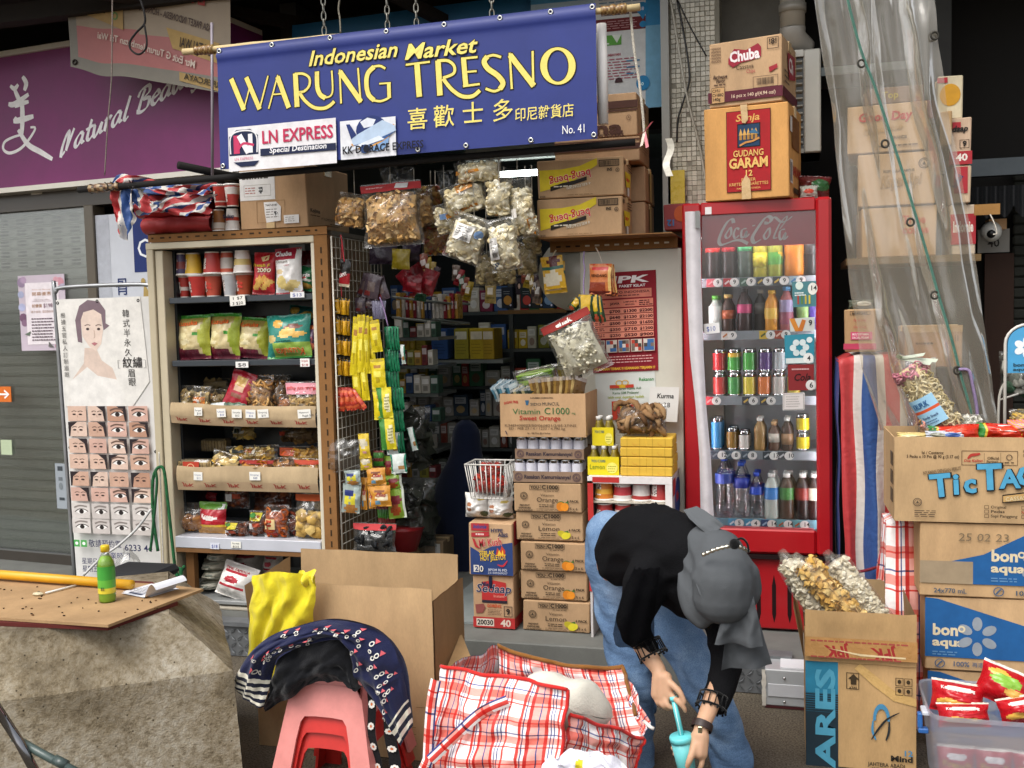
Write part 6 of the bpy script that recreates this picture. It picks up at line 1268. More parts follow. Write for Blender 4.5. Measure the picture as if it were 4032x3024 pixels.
for k,v in enumerate((1330,1440,1550,1660,1770,1880,1990)):
 a,b=at(1545,v,5.7),at(1725,v,5.7);mb=MB('paint');mb.box(a.x,b.x,5.7,6.05,a.z-.02,a.z-.001,'#5f6461');mb.build('shelf',t);x=a.x+.01;i=0
 while x<b.x-.04:
  w=q.uniform(.03,.06);h=q.uniform(.06,.125);c=q.choice(['#8f8a3a','#7a3434','#b5b0a4','#3d5a4a','#9a9a94','#b08a3c','#2c4468','#c9c4b6','#6a4a30']);mb=MB('print');mb.box(x,x+w-.003,5.71,5.8,a.z,a.z+h,c,ch=.003)
  o=mb.build('grocery_packet',label=f'{cname(c)} packet, {ORD[i]} from the left on the {ORD[k]} side shelf from the top',cat='packet',group=f'packets on the {ORD[k]} side shelf');pb=MB('print');pb.M=T(x,5.71,a.z);P=Pr(pb,w-.003,h);P.r(.12,.15,.76,.3,mixc(c,'#fff',.45));P.r(.25,.55,.5,.3,mixc(c,'#222',.5));pb.build('print',o);x+=w;i+=1
GH='packets hanging inside the doorway'
for i in range(22):
 u=1570+(i*137)%560;v=985+(i*61)%130;Y=5.1+(i%4)*.16;c=['#8a2028','#3a2a30','#8f7a24','#2c5a40','#6a5a50','#a08a50','#7a3a28'][i%7];wv,hv=34+(i*13)%26,60+(i*29)%40
 strip(f'{["dark red", "dusky purple", "olive", "green", "taupe", "tan", "rust"][i % 7]} packet hanging in the doorway, {ORD[i // 7]} of its colour',[(u,v,v+hv,wv,Y,(i*37)%40-20)],chips(c,[(.5,.55,.3,.15,mixc(c,'#fff',.5)),(.5,.25,.35,.1,mixc(c,'#000',.5))],[]),seed=400+i,group=GH)
YF1=4.72
def dna(P):P.r(0,.18,1,.17,'#4a2c22');P.r(0,.38,1,.04,'#4a2c22');P.t('lasana',.72,.92,.28,'#4a2c22',an='r',w=1.3,b=2);P.ring(.84,.58,.04,.06,.16,'#4a2c22');P.t('R',.84,.60,.05,'#4a2c22',an='c');P.t('PLASKERS',.3,1.0,.07,'#4a2c22',w=.45,b=2)
def sna(P):P.lines(.1,.15,.7,2,.1,'#5a3a26',.02);P.p([(.5,.3),(.7,.3),(.6,.2)],'#5a3a26');P.r(.3,.55,.5,.2,'#c9b87c');P.t('Z',.55,.5,.1,'#4a2c22',b=1)
zt_=at(2420,938,YF1).z
def stack(rect,Y,z,*a,**k):
 o,M,w,h=carton(k.pop('label'),rect,Y,*a,hz=z,**k);return z+h+.0022
def hpx(rect,Y):um=(rect[0]+rect[2])/2;return at(um,rect[1],Y).z-at(um,rect[3],Y).z
def scart(label,rect,Y,z,*a,**k):
 h=hpx(rect,Y);u0,v0,u1,v1=rect;um=(u0+u1)/2
 o,M,w,hh=carton(label,rect,Y,*a,hz=None,**k);dz=z-at(um,v1,Y).z
 o.location.z+=dz;return z+h+.0022,o
def dbeng(P):
 P.p([(.035,.26),(.30,.26),(.5,.2),(.7,.02),(.7,.2),(.55,.40),(.40,.62),(.2,.74),(.04,.82)],'#d8bf2c')
 P.ot('beng-beng',.62,.30,.20,'#c2302c','#f2e6dc',w=.48,b=2,mir=-1,flip=-1,rot=10);P.p([(.16,.70),(.3,.62),(.45,.56),(.58,.48),(.58,.58),(.45,.66),(.3,.74),(.16,.82)],'#262019');P.lines(.2,.69,.3,1,.1,'#d9cdb8',.03)
 P.ot('4 KELEZATAN',.62,.62,.07,'#d9cdb8','#6a5436',w=.28,b=2,mir=-1,flip=-1,rot=10);P.fr(.72,.08,.23,.17,.02,'#262019');P.bars(.735,.11,.2,.11,'#262019',22);P.t('SNI',.87,.30,.07,'#262019',w=.06,b=2,mir=-1,flip=-1);P.halal(.93,.36,.055,'#3a3128');P.t('XO18',.10,.93,.05,'#262019',w=.06,b=1,mir=-1,flip=-1);P.lines(.36,.93,.3,1,.1,'#8a6a44',.015)
def sbeng(P):P.p([(.12,.38),(.75,.34),(.7,.7),(.2,.78)],'#d8bf2c');P.t('beng',.2,.6,.12,'#c2302c',w=.4,b=2);P.r(.35,.75,.2,.22,'#dcd8d0');P.lines(.5,.12,.45,3,.07,'#3a2c1e',.03);P.r(.05,.1,.12,.1,'#3a2c1e')
z=zt_
z1_,o=scart('lower chocolate wafer carton with an upside-down yellow label',(2115,796,2452,950),YF1-.22,z,.28,dbeng,sbeng,col='#b88e5c',group='upside-down wafer cartons')
z2_,o=scart('upper chocolate wafer carton with an upside-down yellow label',(2113,652,2456,804),YF1-.21,z1_,.28,dbeng,sbeng,col='#bb915f',yaw=1,group='upside-down wafer cartons')
za,o=scart('plain brown carton behind the lower wafer carton',(2440,800,2545,945),YF1+.1,z,.3,None,lambda P:P.r(.4,.05,.2,.9,'#c9b87c'),col='#a8825a')
zb_,o=scart('plain brown carton behind the upper wafer carton',(2440,660,2545,800),YF1+.1,za,.3,None,lambda P:P.r(.4,.05,.2,.9,'#c9b87c'),col='#a37d54')
z3_,o=scart('brown carton with two dark stripes on top of the wafer cartons',(2182,566,2520,665),YF1-.02,max(z2_,zb_),.34,lambda P:(P.r(0,.30,1,.22,'#4a2c22'),P.r(0,.12,1,.05,'#4a2c22')),lambda P:P.lines(.2,.2,.6,4,.12,'#5a3a26',.03),col='#a57d52')
z4_,o=scart('brown carton printed with large dark letters beside the banner end',(2290,392,2512,562),YF1,z3_,.36,dna,sna,col='#b48a5b',yaw=-1)
mb=MB('film');a=at(2655,720,5.0);mb.box(a.x-.03,a.x+.05,5.0,5.02,a.z-.1,a.z+.06,'#c3ab2e');mb.build('yellow_tag',label='yellow plastic tag hanging behind the cables by the pillar',cat='tag')
carton('red carton printed upside down on a ledge left of the fridge top',(2610,800,2720,905),4.95,.25,lambda P:(P.t('12',.45,.62,.22,'#3a6a9a',w=.3,b=2,mir=-1,flip=-1),P.e(.65,.4,.25,.3,'#b0532c')),col='#8c2a2c',hz=at(2660,905,4.95).z)
t=thing('notice_board','cream notice panel with a slotted brown rail between doorway and fridge','panel',tuple(at(2440,2400,YF1)))
x0,x1=at(2290,1400,YF1).x,at(2688,1400,YF1).x;zt2=at(2440,985,YF1).z
mb=MB('paint');mb.box(x0,x1,YF1,YF1+.03,FZ,zt2,'#cfccbd',ch=.003);mb.build('board',t)
mb=MB('dull');xx0,xx1=at(2166,960,YF1-.02).x,at(2668,960,YF1-.02).x;za_,zb2=at(2420,985,YF1-.02).z,at(2420,942,YF1-.02).z;mb.box(xx0,xx1,YF1-.024,YF1-.02,za_,zb2,'#8f673e');mb.box(xx0,xx1,YF1-.24,YF1+.4,zb2,zt_-.002,'#866038');rl=mb.build('slotted_rail',t)
hb=MB('paper')
for i in range(12):hb.box(xx0+.03+i*.046,xx0+.052+i*.046,YF1-.0252,YF1-.0245,(za_+zb2)/2-.004,(za_+zb2)/2+.004,'#d9d6c8' if i>2 else '#2a1e12')
hb.build('slot_holes',rl,kind='stuff')
mb=MB('plastic');p=at(2245,1080,YF1+.05);mb.M=T(p.x+.03,YF1+.02,p.z)@ RX(90);mb.lathe([(.001,0),(.17,.004),(.175,.012),(.001,.02)],24,'#a9a89c');mb.build('fan_cover',label='grey round fan cover behind the notice panel edge',cat='fan cover')
mb=MB('dull');mb.box(at(2690,1500,YF1+.02).x,at(2716,1500,YF1+.02).x,YF1+.02,YF1+.06,FZ,zt2-.1,'#3a2f26');mb.build('wooden_strip',label='dark wooden strip between the notice panel and the fridge',cat='strip')
def djpk(P):
 P.t('JPK',.86,.11,.065,'#f2ecea',w=.55,b=2,sh=.25,an='r');P.t('PAKET KILAT',.44,.155,.024,'#efe6e4',w=.40,b=2)
 P.r(.05,.175,.88,.085,'#d07a66');P.t('EXPRESS TO INDONESIA',.9,.215,.022,'#4a1c20',w=.8,b=1,an='r');P.lines(.42,.232,.4,1,.02,'#5a2a2c',.009)
 P.r(.03,.275,.92,.075,'#d9806a');P.t('UKURAN',.06,.32,.018,'#4a1c20',w=.16,b=1);P.t('JAWA',.30,.325,.022,'#4a1c20',w=.14,b=2);P.t('LAMPUNG &',.50,.308,.015,'#4a1c20',w=.2,b=1);P.t('MADURA',.53,.335,.015,'#4a1c20',w=.14,b=1);P.lines(.74,.29,.2,3,.02,'#4a1c20',.01)
 for i,(a,b,c)in enumerate([(700,1300,2200),(640,1230,2100),(500,1020,1650),(350,710,1200),(250,520,900)]):
  y=.362+i*.060;P.r(.03,y,.92,.053,'#dd8a72');P.lines(.06,y+.012,.14,2,.018,'#5a2428',.009);P.t(f'${a}',.28,y+.042,.027,'#4a1c20',w=.17,b=2);P.t(f'${b}',.50,y+.042,.027,'#4a1c20',w=.2,b=2);P.t(f'${c}',.74,y+.042,.027,'#4a1c20',w=.2,b=2)
 for i in range(5):P.r(.03+i*.19,.675,.17,.125,'#c9b8a8');P.img(.04+i*.19,.682,.15,.11,['#7a6a60','#3d6aa0','#b5402f','#d9cfc4','#4a4440'],3,3,20+i)
 P.lines(.1,.84,.85,3,.028,'#d8a8a4',.009,.1);P.t('PELAYANAN TERBAIK !!! KEAMANAN TERJAMIN !!!',.03,.975,.024,'#e0b23a',w=.93,b=2)
panel('price_poster',[(2322,1078),(2582,1062),(2592,1458),(2336,1470)],YF1-.004,'#8a1c28',djpk,'maroon parcel price poster with dollar prices on the notice panel','poster',.003)
def drek(P):
 P.t('Rekanan',.98,.19,.07,'#3f8a45',w=.25,b=1,an='r');P.t('Pendaftaran Nama Asli',.5,.36,.05,'#5a7a52',w=.52,an='c',b=1);P.t('Kartu SIM Prabayar',.5,.45,.05,'#5a7a52',w=.44,an='c',b=1);P.t('lebih awal dapatkan hadiah',.5,.54,.05,'#a9b04a',w=.6,an='c',b=1)
 P.r(.26,.60,.36,.40,'#c4402c');P.r(.40,.60,.1,.40,'#d9a92c');P.r(.24,.25,.4,.07,'#c4402c');P.r(.40,.25,.1,.07,'#d9a92c');P.ring(.40,.21,.06,.06,.25,'#d9a92c');P.ring(.50,.21,.06,.06,.25,'#d9a92c')
panel('sim_poster',[(2343,1474),(2578,1462),(2590,1648),(2350,1655)],YF1-.004,'#d3d6d0',drek,'white poster with a red gift box under the maroon price poster','poster',.003)
def dkur(P):P.t('Kurma',.25,.32,.13,'#1c1a18',w=.58,b=1,sh=.1);P.t('$ 38',.28,.58,.13,'#2a2826',w=.45)
panel('price_card',[(2560,1523),(2675,1525),(2666,1662),(2550,1658)],YF1-.06,'#d8d5cf',dkur,'white hand lettered Kurma price card leaning on the notice panel','price card',.004)
strip('bunch of yellow soup packets hanging left of the notice panel',[(2180,1008,1138,88,4.6,-6),(2186,1030,1155,88,4.62,-4)],chips('#d3a428',[(.45,.32,.42,.24,'#dcd2b8'),(.45,.32,.3,.15,'#c9983a'),(.6,.85,.3,.12,'#5a1c1c')],[(lambda s,q:.55<q<.66,'#1f5a4c')]),seed=140,cord=([(2190,985),(2180,1000),(2165,1040)],'#d8c8a8'))
strip('bunch of orange rendang spice packets hanging in front of the price poster',[(2365,1038,1158,92,4.58,2),(2398,1040,1165,40,4.6,-4),(2412,1042,1168,30,4.61,-6)],chips('#c4703a',[(.4,.25,.4,.2,'#8a3a24'),(.5,.28,.12,.06,'#3f7a30'),(.35,.3,.12,.06,'#d84030'),(.5,.88,.35,.07,'#c2302c')],[(lambda s,q:q<.06,'#5a1c18'),(lambda s,q:s>.93,'#d9b26a')]),seed=142,draw=lambda P:P.t('RENDANG',.1,.42,.09,'#3a1c10',w=.75,b=1),cord=([(2345,975),(2360,1000),(2372,1038)],'#d8d0c0'))
strip('bunch of dark green spice sachets with a yellow front above the white sticks',[(2310,1160,1265,62,4.56,2),(2348,1160,1268,30,4.57,-6),(2366,1165,1270,26,4.58,-10),(2265,1175,1225,40,4.58,40)],chips('#1f3a24',[(.45,.5,.3,.2,'#3d6a2c'),(.4,.15,.3,.12,'#a5452a')],[(lambda s,q:.08<s<.8 and q>.35,'#cfa82a')]),seed=144,cord=([(2300,990),(2298,1030),(2302,1060),(2298,1110),(2300,1165)],'#9a86b0'))
clearbag('tilted clear bag of white cassava sticks with a red brand header',(2170,1235,2375,1490),4.52,'stick',190,.022,['#d6cfb4','#e3ddc6','#c6be9f'],t=.1,lean=0,roll=-24,seed=146,header=(.86,.98,'#8c2a24'),draw=lambda P:P.t('enak',.3,.11,.07,'#f0ece4',w=.34,b=2),hi=.8)
YS1=4.46
def dyou(fl):
 oc,lc='#3a2e22','#4a3c2c'
 def f(P):
  P.fr(.24,.07,.17,.17,.012,oc);P.fr(.405,.06,.27,.18,.012,oc);P.t('YOU·',.255,.205,.10,oc,w=.14,b=2);P.t('C1000',.42,.205,.12,oc,w=.24,b=2);P.lines(.46,.27,.2,1,.02,lc,.018,.05)
  P.t('Vitamin',.5,.46,.09,lc,an='c',w=.2);P.t(fl,.5,.65,.16,oc,an='c',w=.32);P.halal(.155,.45,.13,lc);P.t('PREVENT',.09,.80,.055,oc,w=.15,b=2);P.t('EXPOSURE',.075,.89,.055,oc,w=.18,b=2);P.t('TO SUNLIGHT',.055,.975,.055,oc,w=.23,b=2)
  P.t('6 PACK',.79,.64,.075,oc,w=.165,b=2);P.t('5 x 6',.83,.90,.085,oc,w=.11,b=1);P.lines(.83,.94,.1,1,.02,lc,.02);P.lines(.38,.73,.23,2,.06,lc,.03,.05);P.lines(.34,.88,.33,2,.045,lc,.014,.05)
  a=P.h/P.w
  if fl=='Orange':P.e(.705,.77,.165*a,.165,'#3d6a2c',n=14);P.e(.70,.79,.155*a,.155,'#cf7a1c',n=18);P.e(.755,.80,.14*a,.14,'#de8a24',n=18);P.p([(.76,.66),(.80,.60),(.82,.68)],'#3d6a2c')
  else:P.e(.69,.74,.16*a,.11,'#b9a92c',rot=-20);P.e(.75,.80,.17*a,.12,'#d6c832',rot=20);P.p([(.72,.66),(.78,.62),(.79,.70)],'#3d6a2c')
 return f
z=FZ+.002
for i,(rc,fl,yw,l)in enumerate([((2059,2459,2325,2578),'Lemon',0,'lemon vitamin drink carton at the bottom of the stack'),((2051,2344,2315,2458),'Orange',.5,'orange vitamin drink carton second from the bottom of the stack'),((2047,2229,2313,2344),'Orange',-.5,'orange vitamin drink carton in the middle of the stack'),((2031,2116,2298,2228),'Lemon',.8,'lemon vitamin drink carton second from the top of the stack'),((2025,2001,2292,2116),'Orange',-.4,'orange vitamin drink carton at the top of the stack')]):
 z,o=scart(l,rc,YS1+.01*(i%2),z,.26,dyou(fl),col=['#b0895a','#b28b5c','#ad8657','#b58e5e','#b18a5a'][i],yaw=yw,group='vitamin drink cartons')
def canp(k):
 def f(s,q):
  if .3<s<.7 and .08<q<.5 and k%2:return '#8ab4cf'
  if .38<s<.62 and .55<q<.85:return '#8f6a78' if k%3 else '#b9b4c8'
  return '#d0cfd8'
 return f
cdat=[can_mb(.0265,.105,canp(k))for k in range(3)];cobj=[None]*3
for lv,(rc,vt,l)in enumerate([((2023,1960,2294,2002),1912,'lower'),((2030,1869,2300,1908),1820,'upper')]):
 h=hpx(rc,YS1);a,b=at(rc[0],rc[1],YS1),at(rc[2],rc[1],YS1);w=b.x-a.x;mb=MB('card');mb.M=T(a.x,YS1,z);dp=.2
 mb.box(0,w,0,dp,0,.004,'#8f6f52');mb.box(0,w,0,.004,.004,h,'#8a6c52');mb.box(0,w,dp-.004,dp,.004,h,'#8a6c52');mb.box(0,.004,.0042,dp-.0042,.004,h,'#8a6c52');mb.box(w-.004,w,.0042,dp-.0042,.004,h,'#8a6c52')
 o=mb.build('can_tray',label=f'{l} brown cardboard tray of milk cans on the drinks stack',cat='can tray');pb=MB('print');pb.M=mb.M;P=Pr(pb,w,h);P.t('Rasakan Kemurniannya!',.5,.66,.34,'#3d3238',an='c',w=.68,b=2);P.halal(.08,.5,.38,'#5a4548');P.halal(.92,.5,.38,'#5a4548');pb.build('print',o)
 n=6;hc=at(2160,vt,YS1).z-at(2160,rc[3],YS1).z-.006
 for j in range(2):
  for i in range(n):
   k=(i*2+lv+j)%3;M=T(a.x+.027+i*(w-.054)/(n-1),YS1+.033+j*.06,z+.0045)@ RZ(rng.uniform(-60,60))@ SC(1,1,hc/.105);lab=f'white milk can, {ORD[i]} from the left, {"front" if j == 0 else "back"} row of the {l} tray'
   if cobj[k]is None:cobj[k]=cdat[k].build('drink_can',label=lab,cat='can',group='milk cans in trays',origin=(0,0,0));cobj[k].matrix_basis=M
   else:dup(cobj[k],M,label=lab)
 z+=hc+.008
def dvit(P):
 P.t('SUGAR FREE',.05,.25,.055,'#a9362c',w=.17,b=2,rot=5,arc=.02);P.t('SUPLEMEN KESEHATAN',.36,.11,.03,'#3a3026',w=.27,b=1);P.p([(.30,.15),(.345,.15),(.335,.26),(.31,.26)],'#2c5a78');P.t('SIDO',.36,.27,.06,'#2c3a3c',w=.13);P.t('MUNCUL',.50,.27,.075,'#2c3a3c',w=.20)
 P.t('Vitamin',.15,.47,.125,'#2f6a3c',w=.33);P.t('C1000',.52,.47,.15,'#2f6a3c',w=.30);P.t('mg',.84,.47,.05,'#2f6a3c');P.t('Sweet Orange',.23,.61,.10,'#a9382c',w=.48,b=1)
 P.t('K34EH00023/50/060821/2/05:37/NS',.05,.76,.055,'#4a3a2a',w=.84,sh=.1);P.t('ED : FEB 23 / 4 / 1233 / 4.790 kg',.10,.83,.055,'#4a3a2a',w=.66,sh=.1);P.t('Isi : 100 Dus @ 6 Sachet',.32,.93,.035,'#2a2218',w=.27,b=1);P.st([(.06,.86),(.075,.92),(.08,.95)],.02,'#2a2440')
rcv=(1972,1650,2308,1818);z0v=z;a=at(1972,1730,YS1-.03)
hV=hpx(rcv,YS1);w=at(2308,1730,YS1-.03).x-a.x;mb=MB('card');mb.M=T(a.x,YS1-.03,z0v);dp=.3;c='#b98e5a'
mb.box(0,w,0,dp,0,.004,c);mb.box(0,w,0,.004,.0042,hV,c);mb.box(0,w,dp-.004,dp,.0042,hV,c);mb.box(0,.004,.0042,dp-.0042,.0042,hV,c);mb.box(w-.004,w,.0042,dp-.0042,.0042,hV,c)
o=mb.build('carton',label='open vitamin C carton filled with packets on top of the drinks stack',cat='carton');pb=MB('print');pb.M=mb.M;dvit(Pr(pb,w,hV));pb.build('printed_front',o)
zz=z0v+hV
YV=YS1+.1
mb=MB('bag');M,w_,h_=place((2025,1535,2208,1622),YV,roll=-10,zbase=zz+.01);f=pouch_fn(w_,h_,.09,7);mb.M=M;mb.grid(14,14,lambda s,q:f(s,q,-1),'#fff');mb.grid(10,10,lambda s,q:f(s,q,1),'#fff',flip=True);o=mb.build('vegetable_bag',label='clear bag of green leaf stalks on top of the vitamin C carton',cat='vegetable bag')
g=MB('food');q=random.Random(4)
for i in range(26):s=q.uniform(.15,.85);p=f(.05,s,-1).lerp(f(.05,s,1),.5);p2=f(.95,s,-1).lerp(f(.95,s,1),.5);y=q.uniform(-.03,.03);g.M=M;g.tube([p+V((.01,y,0)),p.lerp(p2,.5)+V((0,y,q.uniform(-.012,.012))),p2+V((-.012,y,0))],q.uniform(.004,.008),5,q.choice(['#8aa64a','#a5bc62','#6f9038','#c2d08c','#7a4a50']))
g.build('stalks',o,kind='stuff')
def fan(label,u0,u1,v0,v1,n,cols,Y,seed,ang):
 e=thing('packet_row',label,'packets',tuple(at((u0+u1)/2,v1,Y)))
 for i in range(n):
  u=u0+(u1-u0)*(i+.5)/n;M,w_,h_=place((u-34,v0,u+34,v1),Y+.006*(i%3),yaw=58,lean=0,roll=ang+2*i,zbase=zz-.03);f=pouch_fn(w_,h_,.012,seed+i);c=cols[i%len(cols)];mb=MB('film');mb.M=M;mb.grid(6,6,lambda s,q:f(s,q,-1),lambda s,q:c if .1<q<.9 else mixc(c,'#fff',.4));mb.grid(4,4,lambda s,q:f(s,q,1),c,flip=True);mb.build('packet',e)
fan('row of brown and cream sachets leaning right on the vitamin C carton',2110,2290,1575,1660,16,['#b58f4a','#8a6a3c','#cdb074','#6f5430'],YS1+.06,300,-14)
fan('row of blue and white sachets at the left of the vitamin C carton',1962,2040,1590,1655,8,['#5f93a8','#c9d6d8','#3a6a78'],YS1+.08,330,-30)
fan('row of dark and cream sachets in the middle of the vitamin C carton',2035,2110,1605,1655,7,['#2a3a34','#cdbd8a','#5a6a5c'],YS1+.05,350,-24)
def dmi(P):
 P.r(.08,.02,.40,.14,'#a92f34');P.t('Indomie',.12,.115,.07,'#35407a',w=.3,b=2,sh=.25);P.p([(.08,.2),(.48,.17),(.48,.26),(.08,.28)],'#a92f34');P.lines(.18,.21,.24,1,.05,'#e3c8c0',.03);P.t('HYPE',.52,.18,.065,'#3a3a52',w=.27,b=2);P.t('ABIS',.68,.26,.065,'#3a3a52',w=.22,b=2)
 P.p([(.05,.46),(.25,.56),(.6,.42),(1,.36),(1,.98),(.05,.98)],'#2a3f72');P.ot('Mi Kuah',.25,.46,.14,'#b9343a','#e8d2c2',w=.52,b=2,rot=6);P.p([(.1,.3),(.16,.32),(.2,.42),(.3,.5),(.16,.46)],'#b02e34')
 P.p([(.62,.62),(.66,.46),(.72,.54),(.76,.42),(.84,.52),(.82,.64)],'#b9402c');P.p([(.66,.6),(.7,.5),(.75,.58),(.78,.5),(.8,.6)],'#e6b83a');P.ot('SEBLAK',.26,.62,.08,'#e3c040','#7a2c1c',w=.34,b=2,rot=4);P.ot('HOT JELETOT',.28,.72,.09,'#e3c040','#7a2c1c',w=.58,b=2,rot=5)
 P.st([(.66,.78),(.78,.8),(.88,.7)],.035,'#b9303a',taper=.6);P.r(.12,.80,.12,.13,'#d9d3c8');P.t('2',.15,.91,.09,'#2a3f72',b=2);P.ot('0',.25,.92,.11,'#d9d3c8','#1e2c54',b=2);P.t('BPOM RI MD',.45,.90,.045,'#c9ccd8',w=.42,b=1);P.t('231509369007',.44,.955,.04,'#c9ccd8',w=.44)
def dsed(P):
 P.p([(.22,.12),(.5,.08),(.8,.12),(.82,.46),(.22,.46)],'#b5302f');P.r(.22,.46,.6,.05,'#2a2530');P.t('Mie',.2,.2,.08,'#2a2f4a',w=.18,b=2,sh=.25);P.ot('Sedaap',.08,.31,.15,'#2a3052','#ddd5cc',w=.84,b=2,sh=.2);P.t('Instant',.5,.40,.05,'#d98a7a',w=.26,b=1)
 P.t('GORENG',.34,.59,.055,'#c2502c',w=.34,b=2);P.p([(.06,.55),(.26,.53),(.3,.60),(.24,.70),(.08,.72)],'#8a4a44');P.fr(.74,.56,.2,.2,.012,'#3a302a');P.t('9',.84,.71,.1,'#2a2420',an='c',b=2);P.lines(.36,.63,.34,4,.03,'#6a5240',.01)
 P.r(0,.78,1,.2,'#b0302f');P.r(.08,.81,.42,.14,'#d8cabc');P.t('20030',.1,.925,.09,'#1f1a18',w=.38,b=2);P.t('40',.66,.94,.12,'#dcc8b8',w=.24,b=2);P.r(.40,0,.08,.22,'#1c2138','plastic')
z=FZ+.002
z,o=scart('noodle carton with a large 9 and a red base band at floor level',(1865,2359,2029,2566),YS1-.01,z,.24,dsed,lambda P:(P.r(0,.78,1,.2,'#b0302f'),P.lines(.3,.3,.4,3,.1,'#c2502c',.03)),col='#b98d5e')
z,o=scart('spicy noodle carton with chillies on a blue field, under the white packs',(1846,2148,2021,2358),YS1-.02,z,.24,dmi,lambda P:P.r(.1,0,.5,.45,'#a92f34'),col='#bd9362',lid=False)
for i,(rc,l)in enumerate([((1836,2050,1934,2147),'left white tissue pack on the spicy noodle carton'),((1922,2062,2024,2147),'right white tissue pack on the spicy noodle carton')]):
 bag(l,rc,YS1+.08,chips('#d6d3ce',[(.3,.6,.12,.08,'#a06a4a'),(.3,.4,.12,.08,'#8a5a40'),(.75,.8,.15,.05,'#b5a25a'),(.85,.2,.15,.12,'#3f4a30')],[]),.13,lean=2,zbase=z,seed=160+i,name='tissue_pack',cat='tissue pack',crimp=.02)
zb3=z+.105;t=thing('wire_basket','white wire basket on the tissue packs','basket',(at(1935,2000,YS1+.06).x,YS1+.06,zb3))
c=V((at(1935,2000,YS1+.06).x,YS1+.06,zb3));hB=.16
def bk(a,b,q,y):return c+V((a*(.078+.022*q),y*(.06+.02*q),hB*q))
rim=MB('paint');rim.tube([bk(-1,0,1,-1),bk(1,0,1,-1),bk(1,0,1,1),bk(-1,0,1,1)],.004,6,'#d9d6cf',closed=True);rim.tube([bk(-1,0,0,-1),bk(1,0,0,-1),bk(1,0,0,1),bk(-1,0,0,1)],.003,6,'#d9d6cf',closed=True);rim.build('rim',t)
for i in range(9):
 k=-1+2*i/8;mb=MB('paint');mb.tube([bk(k,0,1,-1),bk(k,0,0,-1),bk(k,0,0,1),bk(k,0,1,1)],.0024,5,'#d9d6cf');mb.build('wire',t)
for i in range(1,5):
 k=-1+2*i/5;mb=MB('paint');mb.tube([bk(-1,0,1,k),bk(-1,0,0,k),bk(1,0,0,k),bk(1,0,1,k)],.0024,5,'#d9d6cf');mb.build('wire',t)
RED=['#a8261c','#c4392a','#8c1a14','#b8442c']
for i,(dx,dz,l)in enumerate([(-.035,.01,'left bag'),(.035,.012,'right bag'),(0,.08,'top bag')]):
 M=T(c+V((dx,-.002 if i<2 else 0,dz)))@ RX(-6);clearbag(f'{l} of dried red chillies in the wire basket',None,0,'curl',60,.014,RED,t=.085,M=M,wh=(.095 if i<2 else .13,.1 if i<2 else .085),seed=170+i,content='chillies',cat='chilli bag',name='chilli_bag',group='bags of red chillies')
YD=4.42;DX0,DX1=at(2318,2000,YD).x,at(2648,2000,YD).x;DZ=at(2480,1878,YD).z;DDp=.34
t=thing('cup_display','white and red cardboard display shelf full of noodle cups','display shelf',((DX0+DX1)/2,YD+DDp/2,FZ))
mb=MB('card');mb.box(DX0,DX1,YD,YD+DDp,DZ-.012,DZ,'#d6d0cc');mb.build('top',t)
for x,l in((DX0,1),(DX1-.01,0)):mb=MB('card');mb.box(x,x+.01,YD,YD+DDp,FZ,DZ-.0125,'#cfc9c6');mb.build('side',t)
mb=MB('card');mb.box(DX0+.011,DX1-.011,YD+DDp-.01,YD+DDp,FZ,DZ-.013,'#7a2420');mb.build('back',t)
mb=MB('print')
for z_a,z_b,c_ in[(DZ-.2,DZ-.02,'#b5302c'),(DZ-.34,DZ-.26,'#d6d0cc'),(DZ-.52,DZ-.36,'#b5302c')]:mb.box(DX0-.003,DX0+.022,YD-.004,YD-.001,z_a,z_b,c_)
mb.box(DX0-.003,DX1,YD-.004,YD-.001,DZ-.03,DZ+.001,'#dcd6d3');mb.box(DX1-.03,DX1,YD-.004,YD-.001,DZ-.62,DZ-.031,'#d8d2cf');mb.box(DX0+.02,DX0+.14,YD-.0055,YD-.0042,DZ-.026,DZ-.002,'#b5302c');mb.build('front_trim',t)
mb=MB('print');mb.M=T(DX1,YD,FZ)@ RZ(90);P=Pr(mb,DDp,DZ-FZ,off=.002);P.r(.05,.02,.3,.1,'#b5302c');P.e(.6,.16,.35,.12,'#2a4a8a');P.t('Mie',.4,.18,.06,'#c2302c',b=2);P.r(.1,.4,.4,.2,'#b5302c');mb.build('side_print',t)
zr=[DZ-.115,DZ-.23,DZ-.345,DZ-.46,DZ-.575];CP=[cupP('#cf7a24',(.3,.5,'#e0a83a')),cupP('#d9d2cc',(.2,.6,'#b5343c')),cupP('#a92f2c',(.2,.75,'#d3cac4')),cupP('#b23a38'),cupP('#a8322e',None,'#2f5f9e'),cupP('#b8392f',(.5,.6,'#e0d4ca')),cupP('#b9b6b2')]
CN=['orange','white and red','red with a pale panel','plain red','red with a blue logo','red with a thin band','silver']
for r_,zv in enumerate(zr):
 mb=MB('card');mb.box(DX0+.0105,DX1-.0105,YD+.012,YD+DDp-.012,zv-.006,zv,'#c4bba8' if r_==0 else '#a8302c');mb.build('shelf',t)
 for i in range(4):
  k=[[0,1,2,3],[4,2,5,3],[4,5,3,2],[3,4,5,2],[5,3,4,3]][r_][i];o=cup_proto(.034,.044,.096,CP[k],up=False).build('noodle_cup',label=f'{CN[k]} noodle cup, {ORD[i]} from the left on the {["top", "second", "third", "fourth", "fifth"][r_]} display shelf',cat='noodle cup',group='noodle cups in the display',origin=(0,0,0));o.location=(DX0+.06+i*(DX1-DX0-.12)/3,YD+.065,zv+.0045);o.rotation_euler.z=rng.uniform(-.5,.5)
s5=lambda X:1800+X/2.328
v5=lambda Y:1500+Y/2.328
bw_=.125;bh_=.043
